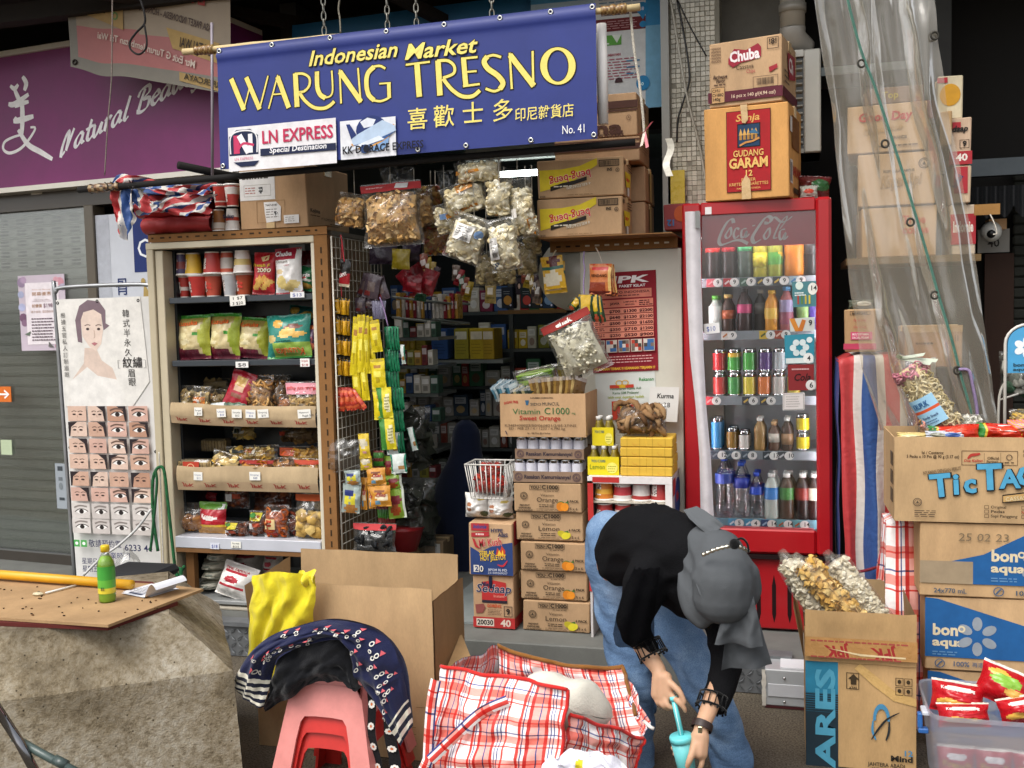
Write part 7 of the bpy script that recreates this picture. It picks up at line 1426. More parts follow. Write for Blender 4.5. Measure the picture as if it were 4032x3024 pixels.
for r_ in range(4):
 for c_ in range(2):
  for d_ in range(2):
   a=at(s5(1495+c_*232),1830,YD+.02);w_=.118;mb=MB('paper');mb.M=T(a.x+.002*(r_%2),YD+.02+d_*.1,DZ+.001+r_*bh_)@ RZ(rng.uniform(-2,2));mb.box(0,w_,0,.09,0,bh_-.002,'#d0a83c',ch=.004);o=mb.build('soap_bar',label=f'yellow wrapped soap bar, {["bottom", "second", "third", "top"][r_]} layer, {["left", "right"][c_]} {["front", "back"][d_]} column',cat='soap bar',group='yellow soap bars');pb=MB('print');pb.M=mb.M;P=Pr(pb,w_,bh_);P.r(.25,0,.012,1,'#a9842c');P.r(.72,0,.012,1,'#a9842c');P.st([(.45,.5),(.5,.75),(.62,.75)],.03,'#c98a3a');pb.build('wrapper_print',o)
def lem(u,v,Y,z,n,lab,txt):
 e=thing('bottle_pack',lab,'bottle pack',tuple(at(u,v,Y)));p=at(u,v,Y).x;pr=[(.02,0),(.022,.005),(.022,.075),(.012,.1),(.0105,.115)]
 for i in range(n):
  for j in range(2):mb=bottle_mb(pr,'#7d6c14',None,(.0115,.014,'#dcdad4'));o=mb.build('bottle',e);o.matrix_basis=T(p+(i-(n-1)/2)*.046,Y+j*.046,z)
 mb=MB('paper');w_=n*.046+.004;mb.box(p-w_/2,p+w_/2,Y-.026,Y-.0235,z+.0,z+.082,'#d8c41c');o=mb.build('card_sleeve',e);pb=MB('print');pb.M=T(p-w_/2,Y-.026,z);P=Pr(pb,w_,.082);P.t('YOU·C1000',.12,.3,.14,'#3a6a70',w=.45,b=1);P.t(txt,.06,.68,.26,'#5a7a20',w=.5);P.e(.78,.6,.18,.3,'#e6da6a');P.lines(.65,.5,.25,3,.13,'#8a8a20',.04);pb.build('print',o)
lem(s5(1350),v5(830),YD+.06,DZ+.001,3,'yellow lemon drink six pack standing left on the cup display','Lemon')
lem(s5(1345),v5(560),YD+.075,DZ+.131,2,'yellow drink pack with white caps stacked on the lemon six pack','')
clearbag('clear bag of brown tamarind pods on the yellow soap bars',(s5(1450),v5(235),s5(1930),v5(530)),YD+.08,'curl',70,.032,['#7a5a3c','#8c6a48','#64472e','#9a7a56'],t=.13,zbase=DZ+.002+4*bh_,seed=180,content='pods',cat='tamarind bag',name='tamarind_bag',lean=10)
carton('brown milk carton on the floor behind the person',(2545,2520,2690,2590),4.4,.2,lambda P:P.t('yal',.55,.6,.3,'#4a3a2a',b=1),col='#9d7c58',hz=FZ+.002)
YFR=4.62;fx=lambda u:at(u,1500,YFR).x
fz=lambda v:at(2990,v,YFR).z
x0,x1=fx(2694),fx(3276);zt=fz(787);zd=fz(2182);FD=.62
t=thing('drinks_fridge','tall red drinks fridge with a glass door and script lettering','fridge',((x0+x1)/2,YFR+FD/2,FZ))
RD='#a5121a';wx0,wx1=fx(2766),fx(3214);wz0,wz1=fz(2080),fz(968);hz1=fz(838)
mb=MB('paint');mb.box(x0,wx0,YFR,YFR+.05,zd,zt,RD,ch=.008);mb.box(wx1,x1,YFR-.004,YFR+.05,zd,zt,RD,ch=.012);mb.box(wx0+.001,wx1-.001,YFR+.001,YFR+.05,hz1,zt,RD,ch=.004);mb.box(wx0+.001,wx1-.001,YFR+.001,YFR+.05,zd,wz0,RD,ch=.012);mb.build('door_frame',t)
mb=MB('paint');b0=YFR+.056
mb.box(x0,x0+.03,b0,YFR+FD,zd-.02,zt,RD);mb.box(x1-.03,x1,b0,YFR+FD,zd-.02,zt,'#c9a7a2');mb.box(x0+.031,x1-.031,b0,YFR+FD,zt-.04,zt,RD);mb.box(x0+.031,x1-.031,b0,YFR+FD,zd-.02,zd+.03,'#8a0d14');mb.box(x0+.031,x1-.031,YFR+FD-.04,YFR+FD,zd+.031,zt-.041,'#c4c9cd');mb.build('cabinet',t)
mb=MB('plastic');mb.box(x0+.031,x0+.036,b0+.001,YFR+FD-.041,zd+.031,zt-.041,'#c9ced2');mb.box(x1-.036,x1-.031,b0+.001,YFR+FD-.041,zd+.031,zt-.041,'#c9ced2');mb.build('liner',t)
mb=MB('paint');zk=FZ+.012;mb.box(x0+.01,x1-.01,YFR+.03,YFR+.1,zk,zd-.025,'#a1111a',ch=.006);mb.box(x0+.012,x1-.012,YFR+.1,YFR+FD,zk,zd-.025,'#7d0d14');kp=mb.build('kick_panel',t)
for i in range(9):
 mb=MB('dull');x=x0+.05+i*(x1-x0-.1)/8;mb.add([(x-.009,YFR+.0285,zk+.07),(x,YFR+.0285,zk+.03),(x+.009,YFR+.0285,zk+.07),(x+.009,YFR+.0285,zk+.2),(x,YFR+.0285,zk+.25),(x-.009,YFR+.0285,zk+.2)],[(0,1,2,3,4,5)],'#1a0506');mb.build('vent_slot',kp)
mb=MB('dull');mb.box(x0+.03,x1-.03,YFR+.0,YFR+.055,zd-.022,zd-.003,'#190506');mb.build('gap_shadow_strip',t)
hp=MB('plastic');hp.box(wx0+.002,wx1-.002,YFR+.014,YFR+.03,wz1,hz1-.001,'#8a1626');hd=hp.build('header',t)
pb=MB('print');w,h=wx1-wx0,hz1-wz1;pb.M=T(wx0,YFR+.014,wz1);P=Pr(pb,w,h);CC=lambda X,Y:((X-270)/1035,(Y-(170-60*(X-270)/1035))/(262-0*X))
CS=[([(572,222),(560,192),(515,215),(462,295),(436,365),(455,398),(510,385),(580,362),(640,360),(700,384)],30),([(520,285),(545,258),(548,310),(515,345),(495,325),(520,285)],20),([(622,272),(595,262),(572,310),(585,345),(620,318)],20),([(690,262),(650,275),(640,325),(662,335),(690,285),(682,335),(715,305)],20),([(742,242),(768,236)],20),
      ([(850,215),(890,215),(915,185),(890,165),(850,185),(785,265),(742,335),(760,375),(820,348)],34),([(905,180),(950,172),(1000,205),(1050,195),(1100,160)],22),([(870,280),(895,255),(898,305),(865,345),(845,320),(870,280)],20),([(985,225),(950,290),(935,335),(965,330)],18),([(985,225),(1030,175),(1055,160),(1040,200),(990,260)],14),([(1035,262),(995,275),(985,325),(1005,345),(1040,290),(1030,345),(1062,315)],20)]
for pts,wd in CS:P.st([CC(*p)for p in pts],wd/262,'#a9a4a2',nib=30);P.o-=.0002
pb.build('script_lettering',hd)
mb=MB('fridgeglass');mb.box(wx0-.002,wx1+.002,YFR+.006,YFR+.012,wz0-.002,hz1+.002,'#fff');mb.build('door_glass',t)
ed=[(835,2698,2758),(1100,2704,2762),(1400,2718,2772),(1600,2740,2782),(1800,2755,2800),(2040,2760,2812)]
mb=MB('plastic');
def hs_(s,q):
 k=q*5;i=min(4,int(k));u=k-i;v=ed[i][0]+(ed[i+1][0]-ed[i][0])*u;a=ed[i][1]+(ed[i+1][1]-ed[i][1])*u;b=ed[i][2]+(ed[i+1][2]-ed[i][2])*u
 p=at(a+(b-a)*s,v,YFR-.012);return p+V((0,-.02*math.sin(math.pi*s)-.012,0))
mb.grid(8,30,hs_,'#d2cdd0',flip=True);mb.build('handle_strip',t)
a=at(2748,850,YFR-.03);mb=MB('metal');mb.box(a.x-.01,a.x+.01,YFR-.05,YFR-.045,a.z-.055,a.z+.02,'#8d8d8a');mb.build('hinge_plate',t)
a=at(2787,828,YFR-.001);mb=MB('paper');mb.box(a.x-.012,a.x+.016,YFR-.002,YFR,a.z-.018,a.z+.014,'#e2dedb');mb.build('sticker',t)
mb=MB('led');mb.box(wx0+.01,wx1-.01,b0+.004,b0+.012,wz1+.045,wz1+.052,'#fff');mb.build('led_strip',t)
for xx in(x0+.0365,x1-.0415):mb=MB('led');mb.box(xx,xx+.005,b0+.004,b0+.014,wz0,wz1,'#fff');mb.build('led_strip',t)  # side strips added behind the frame to brighten the fridge interior
SH=[fz(1093),fz(1308),fz(1572),fz(1792),fz(2065)]
for i,z in enumerate(SH):
 mb=MB('paint');mb.box(x0+.037,x1-.037,b0+.045,YFR+FD-.042,z-.012,z-.001,'#8a9094',ch=.002);sh=mb.build('shelf',t);mb=MB('plastic');zz=.034;mb.box(x0+.04,x1-.04,b0+.036,b0+.044,z-zz,z+.006,'#7f868c' if i<4 else '#5e8794');mb.build('price_rail',t)
mb=MB('dull')
for i in range(26):mb.box(fx(2980)+i*.0096,fx(2980)+i*.0096+.005,YFR+FD-.043,YFR+FD-.041,fz(1822),fz(1806),'#14181a')
mb.build('air_grille',t)
def tagset(i,items):
 for k,(u,txt,c,c2)in enumerate(items):
  p=at(u,1500,b0+.034).x;z=SH[i];mb=MB('paper');mb.box(p-.032,p+.005,b0+.033,b0+.0355,z-.033,z+.004,c);mb.build('price_card',t)
  pb=MB('print');pb.M=T(p-.032,b0+.033,z-.033);P=Pr(pb,.07,.037);P.e(.70,.5,.30,.52,'#dcdcd8');P.t(txt,.62,.70,.5,'#1f2022',b=1);P.p([(.08,.6),(.35,.2),(.4,.4),(.12,.8)],c2);pb.build('price_print',t)
tagset(0,[(2815,'9','#c9606a','#d9a0a4'),(2880,'9','#a92f36','#d8c8c8'),(2945,'9','#3d5a4c','#9ab0a4'),(3010,'9','#3a3f46','#c9a84a'),(3075,'9','#3a3f46','#c9a84a'),(3140,'9','#9ab4bc','#3d7aa8')])
tagset(1,[(2870,'9','#cfcac4','#b5713c'),(3020,'9','#c9a93a','#4a5a30'),(3080,'9','#9c4a38','#d9b0a0')]);tagset(2,[(2805,'6','#c9404a','#e0a0a4'),(2950,'6','#3a3f46','#c9a84a'),(3020,'6','#3a3f46','#c9a84a')]);tagset(3,[(2825,'12','#4a5560','#8a959c'),(2880,'8','#4a5560','#8a959c'),(2945,'8','#4a5560','#8a959c'),(3030,'13','#3d4348','#b5b9bc'),(3090,'10','#3d4348','#b5b9bc')]);tagset(4,[(2890,'5','#4f8fb0','#cfe0e6'),(2955,'4','#4f8fb0','#cfe0e6'),(3020,'14','#24406a','#8aa4c0'),(3085,'14','#5f9aa0','#a05a3a'),(3150,'14','#5f9aa0','#a05a3a')])
def gst(name,pts,col,draw,lab):panel(name,pts,YFR+.003,col,draw,lab,'sticker',.0025)
gst('glass_sticker',[(3118,1110),(3214,1106),(3214,1206),(3122,1210)],'#4a7a80',lambda P:(P.e(.3,.16,.16,.16,'#cfdcd4'),P.e(.85,.3,.2,.24,'#dcdcd4'),P.t('14',.74,.36,.18,'#222',b=1),P.lines(.1,.42,.5,2,.09,'#dfe8e6',.05),[P.r(.2+.16*i,.55,.07,.34,['#a04030','#5a7a3c','#b5a23a','#c9b83c'][i])for i in range(4)]),'teal price sticker with small bottles at the upper right of the fridge glass')
gst('glass_sticker',[(3108,1255),(3208,1248),(3208,1302),(3112,1306)],'#b9bdb8',lambda P:(P.p([(.0,0),(.2,0),(.4,1),(.2,1)],'#c07a2c'),P.p([(.5,.1),(.3,1),(.5,1),(.65,.2)],'#b56a28'),P.t('9',.75,.6,.4,'#222',b=1)),'price sticker with orange juice bottles at the right of the fridge glass')
gst('glass_sticker',[(3088,1320),(3206,1314),(3206,1430),(3092,1434)],'#2f7f92',lambda P:([P.e(.5+.22*math.cos(R(60*i)),.45-.2*math.sin(R(60*i)),.11,.11,'#c9d6d6')for i in range(6)],P.e(.84,.2,.1,.1,'#cfdcdc'),P.r(.02,.8,.96,.18,'#c9d2d0'),P.e(.8,.82,.18,.18,'#dcdcd8'),P.t('4',.76,.9,.16,'#222',b=1)),'teal sticker with a white flower on the fridge glass')
gst('glass_sticker',[(3102,1436),(3205,1434),(3205,1536),(3104,1538)],'#7d2426',lambda P:(P.lines(.15,.15,.7,1,.1,'#c9a0a0',.06),P.t('Cola',.2,.62,.26,'#2a0c0e',w=.66,b=1,sh=.25),P.e(.88,.8,.2,.2,'#cfcac6'),P.t('6',.82,.9,.2,'#222',b=1)),'dark red price sticker on the fridge glass')
gst('glass_sticker',[(3082,1548),(3168,1546),(3168,1614),(3082,1616)],'#cfc8c4',lambda P:(P.fr(.04,.04,.92,.92,.03,'#8a8480'),P.lines(.15,.2,.7,5,.14,'#9a928c',.04)),'white handwritten notice on the fridge glass')
gst('glass_sticker',[(2770,1276),(2832,1270),(2834,1310),(2774,1316)],'#dedcda',lambda P:P.t('$10',.15,.75,.45,'#3d55a0',w=.6),'white card priced 10 at the left of the fridge glass')
GB='drinks in the fridge';YB1=b0+.1
def put(mb,u,row,label,name='drink_bottle',cat='bottle',dy=0,dz=0):
 o=mb.build(name,label=label,cat=cat,group=GB,origin=(0,0,0));Y=YB1+dy;o.location=(at(u,1500,Y).x,Y,SH[row]+.0005+dz)
 if dy==0 and 'stacked' not in label:c=dup(o,T(o.location+V((.004,.085,0))),label='rear '+label)
 return o
pet=lambda r,h:[(r*.8,0),(r,.012),(r,h*.28),(r*.93,h*.36),(r,h*.44),(r,h*.64),(r*.8,h*.76),(r*.42,h*.88),(r*.38,h*.93)]
slim=lambda r,h:[(r*.85,0),(r,.01),(r*.92,h*.4),(r,h*.6),(r*.9,h*.72),(r*.45,h*.86),(r*.42,h*.92)]
put(bottle_mb(pet(.033,.235),'#1a0c08',(.125,.16,'#c9302c'),(.014,.015,'#b5202a')),2812,0,'cola bottle with a red label, leftmost on the top fridge shelf')
put(bottle_mb(pet(.032,.235),'#1a0c08',(.125,.165,'#a8202a'),(.014,.015,'#b5202a')),2874,0,'cola bottle with a red label, second on the top fridge shelf')
put(bottle_mb(pet(.033,.235),'#38483e',(.125,.165,'#4fae72'),(.014,.015,'#2f8a4a')),2937,0,'clear soda bottle with a green label on the top fridge shelf')
put(bottle_mb(pet(.034,.235),'#a09a22',(.05,.115,'#cfc42c'),(.014,.015,'#d8c42c')),2998,0,'yellow soda bottle on the top fridge shelf');put(bottle_mb(pet(.034,.235),'#8f9a30',(.06,.115,lambda s,q:'#d8b82a' if .1<(s+q*.4)%1-.35<.35 else '#4f9a3a'),(.014,.015,'#3f8a3a')),3056,0,'yellow-green soda bottle with a diagonal label on the top fridge shelf')
put(bottle_mb(pet(.044,.25),'#c97a1a',(.14,.19,lambda s,q:'#e8dccb' if .4<s<.6 else '#c76a18'),(.016,.016,'#d98a2a')),3130,0,'large orange soda bottle on the top fridge shelf');put(bottle_mb(pet(.034,.235),'#17110f',(.10,.17,'#3a3634'),(.014,.015,'#222')),3198,0,'dark soda bottle at the right end of the top fridge shelf')
put(bottle_mb(slim(.03,.165),'#b9c4bd',(.02,.12,'#c9d2cb'),(.016,.016,'#5fae3a')),2820,1,'milky white bottle with a green cap on the second fridge shelf');put(bottle_mb(slim(.028,.17),'#3a2418',(.06,.10,'#a8552f'),(.016,.015,'#c9a860')),2868,1,'brown tea bottle with a cream cap on the second fridge shelf');put(bottle_mb(slim(.031,.20),'#2a1210',(.085,.125,lambda s,q:'#b53a6a'),(.014,.012,'#1a1a1a')),2932,1,'dark bottle with a magenta label on the second fridge shelf')
put(bottle_mb(slim(.028,.19),'#201814',(.08,.13,'#5a5a56'),(.015,.015,'#d9d6d0')),2996,1,'dark coffee bottle with a white cap on the second fridge shelf',dy=.03);put(bottle_mb(slim(.03,.185),'#c98a2a',(.055,.105,lambda s,q:'#4f86b0' if .3<s<.7 and q>.5 else '#d8b04a'),(.015,.015,'#d8a82a')),3040,1,'orange juice bottle with a yellow cap on the second fridge shelf');put(bottle_mb(slim(.031,.20),'#9a5a5a',(.03,.14,lambda s,q:'#8a4a5c' if q<.5 else '#8f86a8'),(.016,.016,'#5a9ac9')),3098,1,'pink peach tea bottle with a blue cap on the second fridge shelf')
put(bottle_mb(slim(.03,.17),'#8aa05a',(.03,.12,'#7a9a5a'),(.016,.016,'#ddd')),3165,1,'green tea bottle behind the stickers on the second fridge shelf');put(bottle_mb(slim(.03,.17),'#4a3a7a',(.03,.12,'#4a3a8a'),(.016,.016,'#ddd')),3204,1,'purple drink bottle at the right end of the second fridge shelf')
def cp(base,c2,c3=None):
 def f(s,q):
  if q<.06 or q>.95:return '#c4c4c2'
  if .3<s<.75 and .35+(s-.5)*.5<q<.62+(s-.5)*.5:return c2
  if c3 and q>.8:return c3
  return base
 return f
CN1=[(2832,'#b5242a','#e6dcd8',None,'red cola'),(2890,'#3f9a3c','#e3ebe0','#d8b03a','green lime soda'),(2950,'#3f9a3a','#d8a82a',None,'green and gold ginger ale'),(3012,'#4a2f6a','#e0d8e6',None,'purple grape soda'),(3070,'#aab0b4','#8a9298',None,'silver')]
CN2=[(2832,'#c23a38','#e6c8c4',None,'faded red'),(2890,'#3f8f48','#b5d0b4',None,'green'),(2950,'#c9b83a','#8a8230',None,'yellow'),(3008,'#c26a30','#e0a878',None,'orange'),(3066,'#b5b0aa','#b5404a',None,'grey and red'),(3125,'#b9a93c','#e0d890',None,'gold')]
for(u,a,b,c,n_)in CN1:put(can_mb(.0285,.108,cp(a,b,c)),u,2,f'{n_} can in the upper row on the third fridge shelf','drink_can','can',dz=.111)
for(u,a,b,c,n_)in CN2:put(can_mb(.0285,.108,cp(a,b,c)),u,2,f'{n_} can in the lower row on the third fridge shelf','drink_can','can')
put(can_mb(.026,.15,lambda s,q:'#c9b83a' if abs(s-.5)<.18 and .3<q<.8 and int(s*40)%3 else '#3f8ac0'),2820,3,'tall blue energy drink can on the fourth fridge shelf','drink_can','can');put(can_mb(.025,.105,cp('#8a6a30','#d8c23a')),2880,3,'brown and yellow coffee can on the fourth fridge shelf','drink_can','can');put(can_mb(.025,.09,cp('#c9c4bc','#3a3634')),2928,3,'cream coffee can on the fourth fridge shelf','drink_can','can')
put(bottle_mb(slim(.027,.15),'#9a7a4a',None,(.014,.014,'#e0ddd6')),2990,3,'tan glass bottle with a white cap on the fourth fridge shelf');put(bottle_mb(slim(.026,.13),'#5a4030',(.04,.08,'#b9b4a8'),(.013,.014,'#c9a070')),3046,3,'brown bottle with a tan cap on the fourth fridge shelf');put(bottle_mb(slim(.026,.15),'#3a2618',(.03,.08,'#8a6a4a'),(.013,.014,'#e0ddd6')),3098,3,'dark bottle with a white cap on the fourth fridge shelf')
for i in range(2):put(can_mb(.029,.083,cp('#c9b41c','#a8302a' if i else '#d8c84a')),3160,3,['gold can standing on the fridge shelf below another gold can','gold can stacked on top of another gold can in the fridge'][i],'drink_can','can',dz=.086*i)
put(bottle_mb(pet(.041,.285),None,(.16,.205,lambda s,q:'#8ab4dc' if(s-.45)**2*30+(q-.5)**2*3<.5 else '#3d4fa0'),(.016,.016,'#2f4fb0')),2848,4,'large clear water bottle with a blue label, leftmost at the fridge bottom');put(bottle_mb(pet(.035,.26),None,(.14,.185,'#2a3a9a'),(.015,.016,'#2f4fb0')),2915,4,'clear water bottle with a dark blue label at the fridge bottom');put(bottle_mb(pet(.030,.21),None,(.11,.145,lambda s,q:'#2a4ab0'),(.014,.015,'#2f4fc0')),2975,4,'small clear water bottle with a blue cap at the fridge bottom')
sq=lambda r,h:[(r*.95,0),(r,.008),(r*.96,h*.4),(r,h*.5),(r,h*.72),(r*.7,h*.84),(r*.42,h*.9),(r*.4,h*.94)]
for u,c,lc,n_ in[(3035,'#a9b0a8','#2f74b8','cloudy drink bottle with a blue label'),(3095,'#3a2412','#3f7a3a','dark tea bottle with a green label'),(3158,'#1a0e0a','#7a2a22','dark drink bottle with a red label'),(3204,'#2a1210','#cdc6b4','dark red drink bottle with a cream label')]:put(bottle_mb(sq(.033,.205),c,(.09,.145,lambda s,q,lc=lc:'#dcdcd4' if(s-.5)**2*40+(q-.5)**2*4<.4 and lc !='#cdc6b4' else lc),(.016,.016,'#dedcd6')),u,4,n_+' at the fridge bottom')
for i,u in enumerate((3040,3100,3160)):put(bottle_mb(sq(.033,.205),['#a9b0a8','#3a2412','#1a0e0a'][i],None,(.016,.016,'#c9c7c2')),u+6,4,['cloudy drink bottle in the second row','dark tea bottle in the second row','very dark drink bottle in the second row'][i]+' at the fridge bottom',dy=.09)
FT=zt+.003
def dgg(P):
 P.r(.27,.06,.52,.86,'#a51c22');P.fr(.27,.06,.52,.86,.006,'#3a1a14');P.t('Sanja',.38,.17,.07,'#d8a85a',w=.28,b=1,sh=.2);P.r(.40,.20,.27,.25,'#1f3c5a');P.fr(.40,.20,.27,.25,.01,'#15120f')
 for i in range(5):P.p([(.42+i*.045,.32),(.44+i*.045,.25),(.465+i*.045,.32)],'#d8a85a');P.r(.425+i*.045,.32,.03,.05,'#a87a3a')
 P.st([(.43,.43),(.5,.40),(.58,.39),(.66,.36)],.02,'#c98a4a');P.p([(.53,.3),(.6,.26),(.66,.32)],'#3d6a8a');P.t('GUDANG',.53,.545,.065,'#e0b668',w=.36,an='c',b=1);P.t('GARAM',.53,.665,.10,'#e0b668',w=.46,an='c',b=2);P.t('12',.53,.755,.06,'#e0b668',an='c',b=1);P.t('FILTER',.53,.81,.032,'#e0b668',an='c',w=.17);P.t('KRETEK CIGARETTES',.53,.855,.032,'#e0b668',an='c',w=.46);P.t('MADE IN INDONESIA',.53,.895,.02,'#e0b668',an='c',w=.28)
 P.p([(.44,0),(.52,0),(.53,.16),(.50,.20),(.46,.19)],'#c9a878','film');P.p([(.45,1),(.56,1),(.55,.80),(.50,.74),(.45,.82)],'#c9a878','film')
def sgg(P):P.r(.2,.12,.6,.35,'#7a4a1c');P.t('GARAM',.1,.75,.1,'#a5382c',w=.8,b=2);P.r(.05,.15,.16,.16,'#d9d6d2');P.r(.03,.6,.2,.25,'#d9d6d2');P.bars(.05,.63,.15,.2,'#333',8);P.r(.3,.88,.4,.06,'#3a2c14')
zz,o=scart('mustard cigarette carton with a red label standing on the fridge',(2772,430,3112,800),YFR-.0,FT,.34,dgg,sgg,col='#d08e1c',yaw=-9)
def dch(P):
 for i in range(5):P.t('FOODS',.05,.12+.048*i,.03,'#5a4030',w=.13,b=1)
 P.p([(.28,.28),(.36,.14),(.52,.18),(.68,.10),(.72,.16),(.72,.30),(.6,.34),(.45,.36),(.34,.42),(.28,.36)],'#9a2a3a');P.t('Chuba',.30,.34,.15,'#f0e6e4',w=.40,b=2,rot=3);P.t('Cassava',.38,.46,.07,'#4a3a2c',w=.24);P.t('Chips',.52,.53,.055,'#b0484c',w=.12)
 P.t('Barbeque',.07,.56,.05,'#4a3428',w=.19,b=2,sh=.2);P.t('Flavor',.11,.625,.05,'#4a3428',w=.12,b=2,sh=.2);P.lines(.08,.65,.16,1,.02,'#5a4030',.02);P.p([(.82,.48),(.93,.44),(.935,.50),(.83,.56)],'#a02c36');P.fr(.80,.04,.15,.17,.008,'#3a2c22');P.t('!8!',.82,.14,.08,'#3a2c22',w=.11,b=1)
 P.fr(.61,.60,.33,.17,.006,'#4a3428');P.bars(.66,.63,.23,.10,'#3a2c22',18);P.r(0,.77,1,.16,'#5c2230');P.t('16 pcs x 140 g/(4.94 oz/)',.31,.88,.05,'#d8bfa4',w=.6,b=1);P.r(.05,.70,.18,.24,'#c39a6a');P.fr(.05,.70,.18,.24,.006,'#3a2c22')
 for i,s_ in enumerate(['CHU','CV-BBQ','140g']):P.t(s_,.06,.77+.065*i,.045,'#3a2c22',w=.11 if i !=1 else .155,b=1)
zz2,o=scart('tan cassava chip carton on top of the mustard cigarette carton',(2788,156,3086,416),YFR+.01,zz,.36,dch,lambda P:(P.r(0,.77,1,.16,'#5c2230'),P.p([(.3,.2),(.8,.15),(.85,.5),(.4,.6)],'#9a2a3a'),P.t('Ch',.4,.45,.2,'#f0e6e4',b=2),P.lines(.1,.5,.3,3,.08,'#4a3428',.03)),col='#c49a68',yaw=-10)
bag('crumpled red and green packet lying on the fridge beside the cigarette carton',(3140,690,3270,790),YFR+.2,chips('#5a2020',[(.7,.6,.3,.25,'#2f5a34'),(.3,.4,.2,.1,'#c9c2b4')],[]),.08,zbase=FT,seed=200,roll=6)
bag('small silver packet lying on the fridge behind the red packet',(3150,740,3220,790),YFR+.06,chips('#9a9a90',[(.5,.5,.3,.2,'#b5402c')],[]),.04,zbase=FT,seed=201)
YR=4.75;zsR=at(3560,1010,YR).z
mb=MB('dull');a,b=at(3330,1015,YR),at(3860,1015,YR);mb.box(a.x,b.x,YR-.02,YR+.45,zsR-.03,zsR-.001,'#6f5a3c');mb.build('carton_shelf',label='wooden shelf carrying the coffee cartons behind the clear curtain',cat='shelf')
def dgood(P):P.t('Good Day',.14,.34,.17,'#b3322c',w=.66,b=2,sh=.1);P.ot('Cappuccino',.2,.62,.11,'#c9a06c','#3a2c20',w=.5,b=2,rot=6);P.t('GRANDE',.55,.74,.06,'#4a3828',w=.2,b=1);P.lines(.4,.86,.5,1,.05,'#6a5036',.03)
def dkap(P):P.halal(.86,.24,.10,'#5a4430');P.t('KOPI GULA CAMPUR',.34,.38,.05,'#4a3828',w=.4,b=1);P.ot('Kapal Api',.30,.66,.2,'#b08a58','#4a3828',w=.52,b=2,sh=.25,rot=4)
def dtri(P):P.t('Tribe',.55,.35,.15,'#c2705a',w=.3,b=2);P.t('coffee',.55,.55,.15,'#c2705a',w=.34,b=2)
z=zsR;z,o=scart('lowest coffee carton with pale red letters behind the clear curtain',(3390,800,3690,1000),YR,z,.34,dtri,col='#bd9562');z,o=scart('coffee carton with outlined script letters, middle of the pile behind the curtain',(3375,590,3680,800),YR,z,.34,dkap,col='#c09866',yaw=-3)
z,o=scart('coffee carton with red lettering, third in the pile behind the curtain',(3335,400,3650,590),YR,z,.36,dgood,col='#c29a68',yaw=-4);z,o=scart('dark brown carton at the top of the pile behind the curtain',(3400,330,3640,395),YR,z,.3,lambda P:P.t('Top',.3,.7,.4,'#b5a03a',b=1),col='#7d5a3c',yaw=-3)
z=zsR;z,o=scart('red and white noodle carton on the right of the shelf',(3742,800,3842,1000),YR+.02,z,.3,lambda P:(P.r(0,.2,1,.6,'#a92f38'),P.t('Indomie',.1,.55,.2,'#e0d4cc',w=.8,b=2)),col='#c9b49a');
z,o=scart('red and tan carton under the big 40 carton',(3748,620,3826,770),YR,z,.3,lambda P:(P.r(.1,.05,.7,.7,'#a92f38'),P.t('Indofood',.2,.62,.14,'#2a3560',w=.75,b=2,rot=60)),col='#c4a886')
z,o=scart('tan noodle carton printed with 9 and a white 40 on red',(3738,432,3828,618),YR,z,.3,lambda P:(P.r(0,.72,1,.28,'#a92f38'),P.t('40',.3,.92,.14,'#e6dcd4',w=.5,b=2),P.r(.0,.1,.5,.14,'#a92f38'),P.t('daap',.1,.3,.12,'#23201e',w=.7,b=2,sh=.2),P.fr(.45,.48,.42,.18,.012,'#4a3a2a'),P.t('9',.58,.62,.11,'#23201e',b=2)),col='#c9a888')
z,o=scart('yellow and white carton with a red flap at the top right',(3690,255,3792,430),YR+.05,z,.3,lambda P:(P.e(.5,.45,.4,.25,'#c9932a'),P.r(0,.05,.4,.12,'#a92f38')),col='#cfc09c',yaw=-4)
z,o=scart('small tan carton standing against the yellow and white carton',(3700,290,3750,430),YR-.04,zsR+.46,.12,None,lambda P:P.r(.2,.3,.6,.4,'#7a3a2c'),col='#a8834e',yaw=-6);z,o=scart('dark red open carton highest at the right of the curtain',(3630,215,3740,290),YR+.15,z,.2,None,col='#7d1f28')
mb=MB('dull');a=at(3835,830,YR-.02);mb.box(a.x,a.x+.1,YR-.03,YR-.02,a.z-.02,a.z+.025,'#9c7442');mb.tube(crv([a+V((.06,-.02,-.02)),a+V((.075,-.03,-.06)),a+V((.085,-.03,-.1)),a+V((.07,-.03,-.105))],4),.003,5,'#c9c4b8');mb.build('hook_bracket',label='wooden bracket with a metal hook right of the curtain',cat='bracket')
LE=[(-60,3195,3660),(200,3235,3690),(500,3285,3735),(900,3325,3820),(1200,3360,3862),(1450,3400,3895),(1700,3470,3930)]
YCt=4.22
def cur(s,q,seed=0):
 k=q*(len(LE)-1);i=min(len(LE)-2,int(k));u=k-i;v,a,b=[LE[i][j]+(LE[i+1][j]-LE[i][j])*u for j in range(3)]
 p=at(a+(b-a)*s,v,YCt);x=s+.06*math.sin(q*4)+.03*nz3(s*3,q*4,seed)
 fold=.06*abs(math.sin(x*6.5+q*1.2))**1.3+.022*abs(math.sin(x*15-q*2))**2+.02*nz3(s*4,q*7,3)+.05*math.sin(x*4+q*2)
 return p+V((.01*nz3(s*9,q*9,1),fold-.05,0))
t=thing('clear_curtain','clear plastic sheet curtain hanging in folds at the right','plastic curtain',tuple(at(3700,1690,YCt)))
mb=MB('curtain');mb.grid(90,60,cur,'#fff');mb.build('sheet',t)
